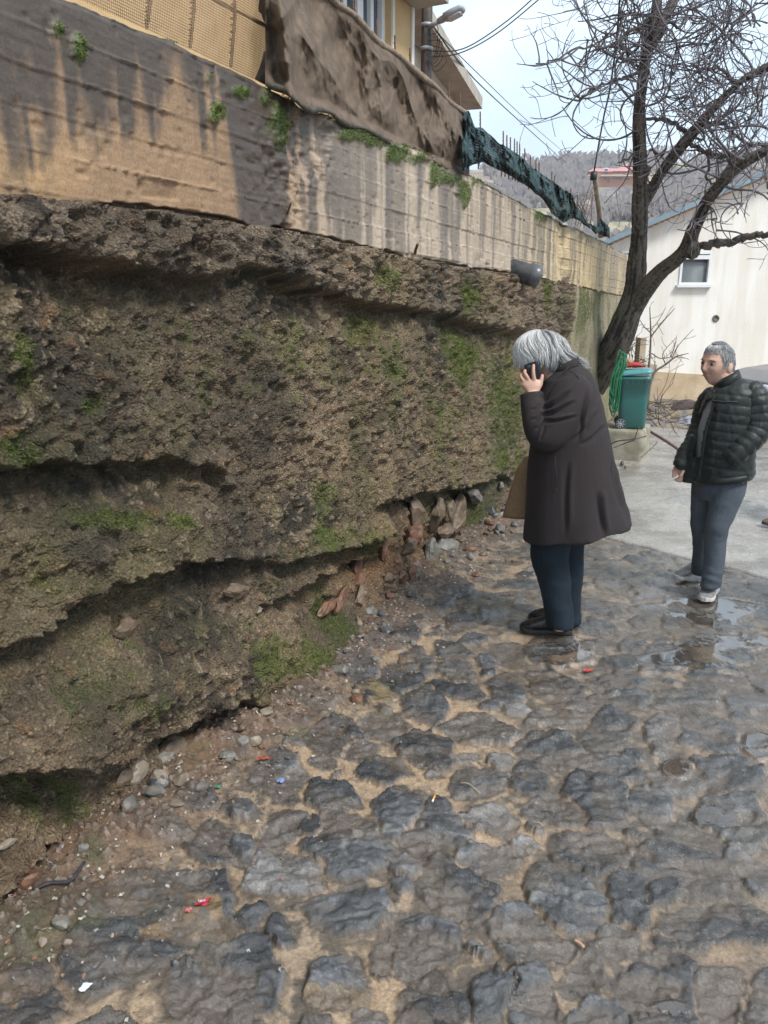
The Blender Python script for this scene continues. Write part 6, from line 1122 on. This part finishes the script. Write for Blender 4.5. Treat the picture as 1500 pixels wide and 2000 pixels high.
cb_.add(Vc, [tuple(range(nP))[::-1], tuple(range(3 * nP, 4 * nP))] + [tuple(q) for q in grid_faces(4, nP, True)]); bo_ = cb_.build('body', cpaint, car); fix_normals(bo_)
bv = bo_.modifiers.new('b', 'BEVEL'); bv.width = .035; bv.segments = 3; bv.limit_method = 'ANGLE'
for x0, sx in ((-.004, -1), (W_ + .004, 1)):
    gl = MB(); g_ = [(1.2, 1.0), (1.62, 1.33), (2.3, 1.37), (2.3, 1.0)]; g2_ = [(2.38, 1.0), (2.38, 1.37), (2.95, 1.35), (3.4, 1.18), (3.55, 1.0)]
    for gg in (g_, g2_): Vg = [cpnt(l, x0 + .14 * max(0, (z - .95) / .45) * (-sx) + sx * .004, z) for l, z in gg]; gl.add(Vg + [(a_ - sx * .02, b_, c_) for a_, b_, c_ in Vg], [tuple(range(len(gg))), tuple(range(len(gg), 2 * len(gg)))])
    gl.build('side_window', glassm, car)
    for l in (.78, 3.25):
        w_ = MB(); c_ = np.array(cpnt(l, x0 - sx * .10, .31)); w_.loft([(c_ + np.array([sx * o_, 0, 0]), (0, r_, 0), (0, 0, r_)) for o_, r_ in ((-.08, .26), (-.07, .305), (.09, .305), (.115, .29), (.115, .20), (.09, .19))], 32); wo_ = w_.build('wheel', black_rub, car, True)
        rm = MB(); rm.loft([(c_ + np.array([sx * .10, 0, 0]), (0, .06, 0), (0, 0, .06)), (c_ + np.array([sx * .118, 0, 0]), (0, .05, 0), (0, 0, .05))], 12); [rm.box(c_ + np.array([sx * .10, math.cos(a_) * .11, math.sin(a_) * .11]), .02, .15, .04, ((1, 0, 0), (0, math.cos(a_), math.sin(a_)), (0, -math.sin(a_), math.cos(a_)))) for a_ in [k_ * 2 * math.pi / 5 for k_ in range(5)]]; rm.build('rim', metal_grey, wo_)
for x_ in (.22, W_ - .22): MB().ell(cpnt(.035, x_, .68), .16, .05, .08).build('headlight', simple('lamp_lens', (.5, .52, .55), (.6, .62, .65), 10, .1), car, True)
MB().box(cpnt(.0, W_ / 2, .45), 1.2, .06, .14).build('bumper_grille', black_rub, car)

car.rotation_euler = (0, 0, R(-86)); car.location = (cx0 + .12, cy0 + 1.75, 0)
# ================================================================== STONES, LITTER, MOSS
def stone_mat(name, c1, c2, r=.55): return simple(name, c1, c2, 14, r, .006, 40)
SM = {'grey': stone_mat('grey_rock', (.09, .085, .075), (.19, .175, .15)), 'red': stone_mat('red_rock', (.085, .042, .025), (.19, .095, .055)), 'pale': stone_mat('pale_rock', (.15, .12, .09), (.27, .225, .17)), 'dark': stone_mat('dark_rock', (.045, .045, .048), (.10, .10, .105), .35), 'brown': stone_mat('brown_rock', (.085, .06, .038), (.17, .12, .08))}
# stones bedded in the open niches of the wall: parts of the wall (px, py, rx, ry, tilt, kind, offset)
EMB = [(752, 1075, 14, 42, 10, 'red', .02), (770, 1105, 18, 24, 20, 'red', .06), (815, 1003, 19, 36, -8, 'brown', -.01), (812, 1045, 15, 22, 0, 'red', .03), (850, 1005, 24, 38, 14, 'brown', -.02), (893, 998, 36, 28, -25, 'brown', .01), (925, 972, 22, 16, 25, 'grey', .04), (845, 1085, 22, 34, 15, 'grey', .05), (872, 1080, 24, 34, -10, 'grey', .06), (805, 1125, 10, 20, 15, 'red', .10),
 (822, 1130, 9, 18, -10, 'brown', .10), (840, 1128, 9, 16, 5, 'brown', .11), (786, 1128, 10, 18, -10, 'red', .09), (762, 1128, 10, 12, 20, 'brown', .09), (930, 1080, 14, 20, 10, 'grey', .10), (900, 1050, 24, 16, 0, 'grey', .04), (960, 1060, 22, 16, -20, 'dark', .06), (700, 1130, 18, 14, -20, 'red', .0), (702, 1095, 20, 14, -30, 'red', -.04), (665, 1170, 24, 12, -25, 'red', .06), (640, 1185, 22, 12, -20, 'red', .05), (705, 1160, 18, 14, -30, 'brown', .07),
 (735, 985, 22, 9, 5, 'red', -.02), (715, 1018, 13, 12, 0, 'brown', .06), (668, 912, 12, 9, 0, 'brown', .05), (375, 1195, 26, 36, -10, 'brown', .02), (425, 1190, 18, 24, 10, 'brown', .02), (460, 1150, 30, 16, 20, 'brown', .08), (245, 1225, 34, 22, 10, 'brown', .04), (508, 1190, 10, 5, -10, 'pale', .07), (340, 1475, 28, 34, 0, 'brown', .05), (392, 1420, 26, 34, -6, 'red', -.02), (268, 1510, 20, 22, 0, 'pale', .06), (448, 1350, 12, 10, 0, 'red', .04), (360, 1525, 16, 20, 20, 'pale', .12), (240, 1520, 14, 20, 10, 'brown', .06),
 (90, 1672, 20, 14, 0, 'pale', .04), (18, 1648, 14, 7, 0, 'pale', .08), (800, 1070, 12, 20, 0, 'brown', .08), (870, 1035, 18, 14, 0, 'brown', .05), (980, 950, 12, 9, 20, 'grey', .05), (1005, 925, 12, 12, 0, 'pale', .04), (460, 1395, 14, 16, 0, 'brown', .05), (690, 1240, 18, 14, 10, 'brown', .10), (720, 1195, 14, 12, -10, 'grey', .10), (310, 1490, 22, 18, -10, 'grey', .06), (880, 1000, 14, 24, 20, 'brown', .05)]
for i, (px, py, rx_, ry_, ro, kd, of) in enumerate(EMB):
    c = wal(px, py, of - .05); sc_m = np.linalg.norm(c - np.array([0, 0, CAMH])) / F * 1.05
    V_, F_ = rock((0, 0, 0), 1., 900 + i, 1., 3); V_ = V_ / np.abs(V_).max(0); a_ = R(-ro); X_, Z_ = U * math.cos(a_) + np.array([0, 0, math.sin(a_)]), -U * math.sin(a_) + np.array([0, 0, math.cos(a_)])
    asp = 1 / max(.35, abs(ray(px, py) / np.linalg.norm(ray(px, py)) @ N) ** .5)
    V_ = c + V_[:, :1] * X_ * rx_ * sc_m * min(asp, 1.5) + V_[:, 1:2] * N * min(rx_, ry_) * sc_m * .9 + V_[:, 2:] * Z_ * ry_ * sc_m
    V_ = V_ + .011 * np.stack([fbm(V_[:, 0] * 25, V_[:, 1] * 25, V_[:, 2] * 25, seed=i + k_, o=3) for k_ in range(3)], 1)
    mesh_obj('embedded_stone', V_, F_, SM[kd], wallroot, False)
# loose stones along the foot of the wall
rs = np.random.RandomState(77)
ZI = {}
def ground_z(x, y):
    th_ = math.atan2(x, y); l_ = math.log(math.hypot(x, y)); i = int(np.clip((l_ - lr[0]) / .0029, 0, len(lr) - 1)); j = int(np.clip((th_ - th[0]) / .0029, 0, len(th) - 1)); return float(Z[i, j])
KNOWN = [(52, 1730, 24, 18, 'red', 'brick red stone lying in the dark hollow at the bottom left of the wall'), (352, 1530, 22, 12, 'pale', 'pale angular stone at the wall foot below the big undercut'), (310, 1530, 16, 12, 'pale', 'small cream stone at the wall foot left of the pale angular one'), (300, 1555, 20, 12, 'grey', 'flat grey stone at the wall foot near the bottom left'), (495, 1445, 12, 16, 'pale', 'upright whitish stone shard in the gravel at the wall foot'), (475, 1425, 14, 10, 'brown', 'brownish stone beside the upright whitish shard'), (520, 1395, 14, 9, 'pale', 'white stone at the wall foot beneath the mossy block'), (440, 1475, 18, 8, 'grey', 'flat dark-edged stone in the red rubble'), (82, 1800 + 37, 9, 8, 'pale', 'round white pebble on the mortar at the bottom left'), (132, 1838, 6, 7, 'pale', 'small white pebble right of the round white one'), (665, 1165, 18, 10, 'red', 'reddish stone in the cavity left of the niche'), (645, 1235, 14, 10, 'brown', 'brown stone beside the bright moss at the wall foot'), (700, 1222, 12, 12, 'pale', 'pale stone right of the bright moss at the wall foot'), (802, 1165, 10, 8, 'dark', 'bluish stone in the gravel below the niche'), (920, 1082, 8, 14, 'grey', 'upright grey stone at the right end of the niche'), (760, 1170, 10, 8, 'red', 'small red stone in the gravel below the niche'), (978, 1030, 16, 10, 'grey', 'grey stone at the wall foot near the tan jumper'), (960, 1005, 14, 10, 'dark', 'dark stone at the wall foot near the tan jumper'), (345, 1573, 14, 6, 'pale', 'flat white stone chip on the ground below the undercut'), (255, 1580, 18, 12, 'grey', 'grey stone below the undercut near the bottom left')]
for i, (px, py, rx_, ry_, kd, lab) in enumerate(KNOWN):
    g_ = gnd(px, py + ry_ * .5, .03); m_ = np.linalg.norm(g_ - np.array([0, 0, CAMH])) / F; z_ = ground_z(g_[0], g_[1]); V_, F_ = rock((g_[0], g_[1], z_ + ry_ * m_ * .55), rx_ * m_ * 1.1, 40 + i, min(1., ry_ / rx_ * 1.0), 2); tag(mesh_obj('loose_stone', V_, F_, SM[kd], None), lab, 'stone')
words = {'grey': 'grey', 'red': 'reddish', 'pale': 'pale', 'dark': 'dark', 'brown': 'brown'}
LS = []
for i in range(190):
    s_ = rs.uniform(-2.9, 4.2); of = abs(rs.normal(.02, .20)) + .05; p = W(s_, 0, of); 
    if p[1] < 1.2: continue
    px, py = proj(p[None])[0][0], proj(p[None])[1][0]
    if not (-20 < px < 1020 and py < 2000): continue
    r_ = min(.055, .012 + rs.exponential(.011)); kd = rs.choice(['grey', 'red', 'pale', 'dark', 'brown'], p=[.3, .18, .14, .16, .22]); V_, F_ = rock((p[0], p[1], ground_z(p[0], p[1]) + r_ * .25), r_, 3000 + i, .6, 2 if r_ > .025 else 1)
    zone = 'below the big undercut' if px < 480 else ('below the mossy block' if px < 720 else 'in front of the stone niche' if px < 900 else 'near the man with the phone')
    LS.append((('chunky ' if r_ > .03 else 'small ') + words[kd] + ' stone in gravel ' + zone, px, tag(mesh_obj('rubble_stone', V_, F_, SM[kd], None), 'stone', 'stone', 'loose stones along the wall foot')))
ORD += ['sixteenth', 'seventeenth', 'eighteenth', 'nineteenth', 'twentieth', 'twenty-first', 'twenty-second', 'twenty-third', 'twenty-fourth', 'twenty-fifth', 'twenty-sixth', 'twenty-seventh', 'twenty-eighth', 'twenty-ninth', 'thirtieth']
for nm_ in sorted({q[0] for q in LS}):
    q_ = sorted([q for q in LS if q[0] == nm_], key=lambda q: q[1])
    for k_, (_, _, o_) in enumerate(q_): o_['label'] = nm_ + (', ' + ORD[k_] + ' from the left' if len(q_) > 1 else '')
# stones round the concrete block
for i, (px, py, r_, kd) in enumerate(((1195, 872, .07, 'pale'), (1205, 888, .06, 'grey'), (1192, 895, .07, 'grey'), (1215, 900, .045, 'dark'), (1208, 878, .05, 'brown'), (1200, 905, .05, 'pale'), (1222, 907, .03, 'brown'))):
    g_ = gnd(px, py, .05); V_, F_ = rock((g_[0], g_[1], r_ * .5), r_, 500 + i, .8, 2); tag(mesh_obj('rubble_stone', V_, F_, SM[kd], None), words[kd] + ' stone left of the concrete block, number ' .replace('number ', ORD[sorted([1195, 1205, 1192, 1215, 1208, 1200, 1222]).index(px)] + ' from the left'), 'stone', 'stones by the concrete block')
# red grit and gravel: tiny chips nobody could count
gv = MB(); cl_ = []
for i in range(5200):
    s_ = rs.uniform(-3, 4.6); of = abs(rs.normal(0, .28)) + .02; p = W(s_, 0, of)
    if p[1] < 1.1 or math.hypot(p[0], p[1]) > 8: continue
    r_ = rs.uniform(.003, .011); z_ = ground_z(p[0], p[1]) + r_ * .3; n0 = len(gv.v); q_ = rs.randn(4, 3); q_ /= np.linalg.norm(q_, axis=1)[:, None]; gv.add(np.array([p[0], p[1], z_]) + np.vstack([q_, -q_[:2] * .7]) * r_ * [1, 1, .7], [(0, 1, 2), (0, 2, 3), (0, 3, 1), (1, 3, 2), (0, 4, 1), (5, 2, 3)])
    c_ = [(.32, .29, .25), (.22, .11, .07), (.12, .12, .12), (.42, .38, .32), (.2, .15, .1)][rs.randint(5)]; k_ = rs.uniform(.7, 1.2); cl_ += [[q * k_ for q in c_]] * (len(gv.v) - n0)
t = NT('gravel_chips'); gm_ = t.fin(t.attr('Col'), .5); tag(gv.build('gravel', gm_, None, False, {'Col': np.array(cl_)}), 'reddish gravel and grit washed out along the foot of the wall', 'gravel', kind='stuff')
# moss tufts
ms = []; mf = []; mcol = []
def tuft(P, nrm, h, col):
    n0 = len(ms); a = rs.randn(3); a -= (a @ nrm) * nrm; a /= np.linalg.norm(a); w_ = h * .28; tipv = P + nrm * h + rs.randn(3) * h * .45 - np.array([0, 0, h * .25])
    ms.extend([P - a * w_, P + a * w_, tipv]); mf.append((n0, n0 + 1, n0 + 2)); mcol.extend([col * .7, col * .7, col])
def scatter(Vg, mask, num, nrm, h):
    idx = np.nonzero(mask.ravel() > .25)[0]; w = mask.ravel()[idx]; vis = rs.choice(idx, min(num, len(idx) * 3), p=w / w.sum()); Vf = Vg.reshape(-1, 3)
    for i in vis:
        c = np.array([.082, .118, .018]) * rs.uniform(.5, 1.6) + np.array([.05, .045, 0]) * (rs.rand() < .3); tuft(Vf[i] + rs.randn(3) * .003, nrm, h * rs.uniform(.5, 1.4), c)
scatter(V_wall, mm * ss(.35, .9, mb), 42000, N + np.array([0, 0, .25]), .007)
scatter(P2, mm2, 22000, N * .7 + np.array([0, 0, .2]), .008)
topm = ss(.25, .6, fbm(S2 * 4, T2 * 4, seed=801, o=4) + .35) * (T2 > .97) * (T2 < 1.12) * (y2 > 150); scatter(P2, topm, 14000, np.array([0, 0, 1.]) + N * .4, .010)
t = NT('moss'); mo = mesh_obj('moss', np.array(ms), np.array(mf), t.fin(t.attr('Col'), .8), None, False, {'Col': np.array(mcol)}); tag(mo, 'green moss growing in patches over the wall', 'moss', kind='stuff')
# litter
g_ = gnd(846, 1584); z_ = ground_z(g_[0], g_[1]) + .008; d_ = (gnd(850, 1572) - gnd(842, 1592)); d_ /= np.linalg.norm(d_); bt_ = empty('cigarette_butt', (g_[0], g_[1], z_), 'cigarette butt with an orange filter lying on a dark cobble', 'cigarette butt')
c0 = np.array([g_[0], g_[1], z_]); MB().tube([c0 - d_ * .004, c0 + d_ * .022], .0042, 10).build('filter', simple('cork_paper', (.62, .27, .06), (.72, .34, .09), 90, .7), bt_, True); MB().tube([c0 - d_ * .016, c0 - d_ * .0045], .0041, 10).build('paper', simple('white_paper', (.65, .65, .62), (.75, .75, .72), 90, .7), bt_, True)
def scrap(px, py, rx_, ry_, colr, lab, nm='wrapper', seed=0):
    g_ = gnd(px, py); m_ = np.linalg.norm(g_ - np.array([0, 0, CAMH])) / F; n = 9; a_, b_ = np.meshgrid(np.linspace(-1, 1, n), np.linspace(-1, 1, n)); z_ = max(ground_z(g_[0] + q1, g_[1] + q2) for q1 in (-.01, 0, .01) for q2 in (-.01, 0, .01)) + .004
    Vs_ = np.stack([g_[0] + a_ * rx_ * m_ * (1 + .2 * vn(b_ * 2, a_ * 0, seed=seed)) + b_ * .3 * rx_ * m_, g_[1] + b_ * ry_ * m_ * 1.6, z_ + .006 * (fbm(a_ * 1.7, b_ * 1.7, seed=seed, o=3) + .6)], -1).reshape(-1, 3); Vs2 = Vs_ - [0, 0, .0012]; f_ = grid_faces(n, n); q = mesh_obj(nm, np.vstack([Vs_, Vs2]), [tuple(x) for x in f_] + [tuple(x[::-1] + n * n) for x in f_], simple(nm + '_foil', colr, tuple(min(1, c * 1.25) for c in colr), 50, .35), None, True); tag(q, lab, 'litter'); return q
scrap(1148, 1313, 9, 3.2, (.42, .06, .04), 'small bright red wrapper on the wet cobbles behind the man with the phone', seed=1)
w_ = scrap(398, 1779, 11, 5, (.32, .02, .04), 'red sweet wrapper with white letters on the big ochre rock', seed=2)
scrap(369, 1793, 4, 3, (.40, .10, .09), 'tiny torn red scrap beside the red sweet wrapper', seed=3); scrap(168, 1943, 7, 4, (.62, .66, .75), 'white paper scrap at the bottom left corner', 'paper_scrap', 4); scrap(549, 1534, 6, 4, (.16, .21, .40), 'small blue plastic scrap on a dark cobble', 'plastic_scrap', 5); scrap(427, 1552, 4, 2.5, (.03, .20, .13), 'tiny green plastic scrap in the rubble', 'plastic_scrap', 6)
scrap(515, 1494, 10, 4, (.26, .07, .04), 'crumpled orange red foil in the rubble at the wall foot', 'wrapper', 7)
cu = bpy.data.curves.new('letters', 'FONT'); cu.body = 'lau'; cu.size = .019; cu.extrude = .0004; tx = bpy.data.objects.new('letters', cu); link(tx); dg = bpy.context.evaluated_depsgraph_get(); me = bpy.data.meshes.new_from_object(tx.evaluated_get(dg)); bpy.data.objects.remove(tx); lt = bpy.data.objects.new('lettering', me); link(lt, w_)
g_ = gnd(389, 1783); lt.location = (g_[0], g_[1], max(v.co.z for v in w_.data.vertices) + .0006); lt.rotation_euler = (0, 0, R(20)); me.materials.clear(); me.materials.append(simple('white_print', (.7, .7, .7), (.8, .8, .8), 50, .5))
def stick(pts, r, lab, colr=((.30, .22, .12), (.42, .32, .19)), nm='twig'):
    P = []
    for px, py in pts: g_ = gnd(px, py); P.append([g_[0], g_[1], ground_z(g_[0], g_[1]) + .014])
    return tag(MB().tube(cr(P, 4), r, 6).build(nm, simple(nm + '_straw', *colr, 60, .8), None, True), lab, 'twig')
stick([(897, 1545), (915, 1550), (938, 1558)], .0022, 'pale straw stalk lying across a dark cobble'); stick([(1122, 1842), (1130, 1846), (1140, 1855)], .005, 'short wood splinter on the mottled ochre cobble', ((.35, .2, .12), (.5, .33, .2)))
stick([(70, 1768), (100, 1752), (140, 1748), (168, 1712)], .006, 'dark curved twig on the ground at the bottom left', ((.02, .018, .025), (.05, .045, .05)))
# ================================================================== HAZE
hz = MB().box((90, 160, 29.5), 560, 380, 61.6).build('haze', None); tag(hz, 'thin grey winter haze', 'haze', kind='stuff')
hm_ = bpy.data.materials.new('air'); hm_.use_nodes = True; ht = hm_.node_tree; ht.nodes.clear(); ho_ = ht.nodes.new('ShaderNodeOutputMaterial'); pv = ht.nodes.new('ShaderNodeVolumePrincipled')
pv.inputs['Color'].default_value = (.90, .94, 1, 1); pv.inputs['Density'].default_value = .0011; pv.inputs['Anisotropy'].default_value = 0; ht.links.new(pv.outputs[0], ho_.inputs['Volume']); hz.data.materials.append(hm_)
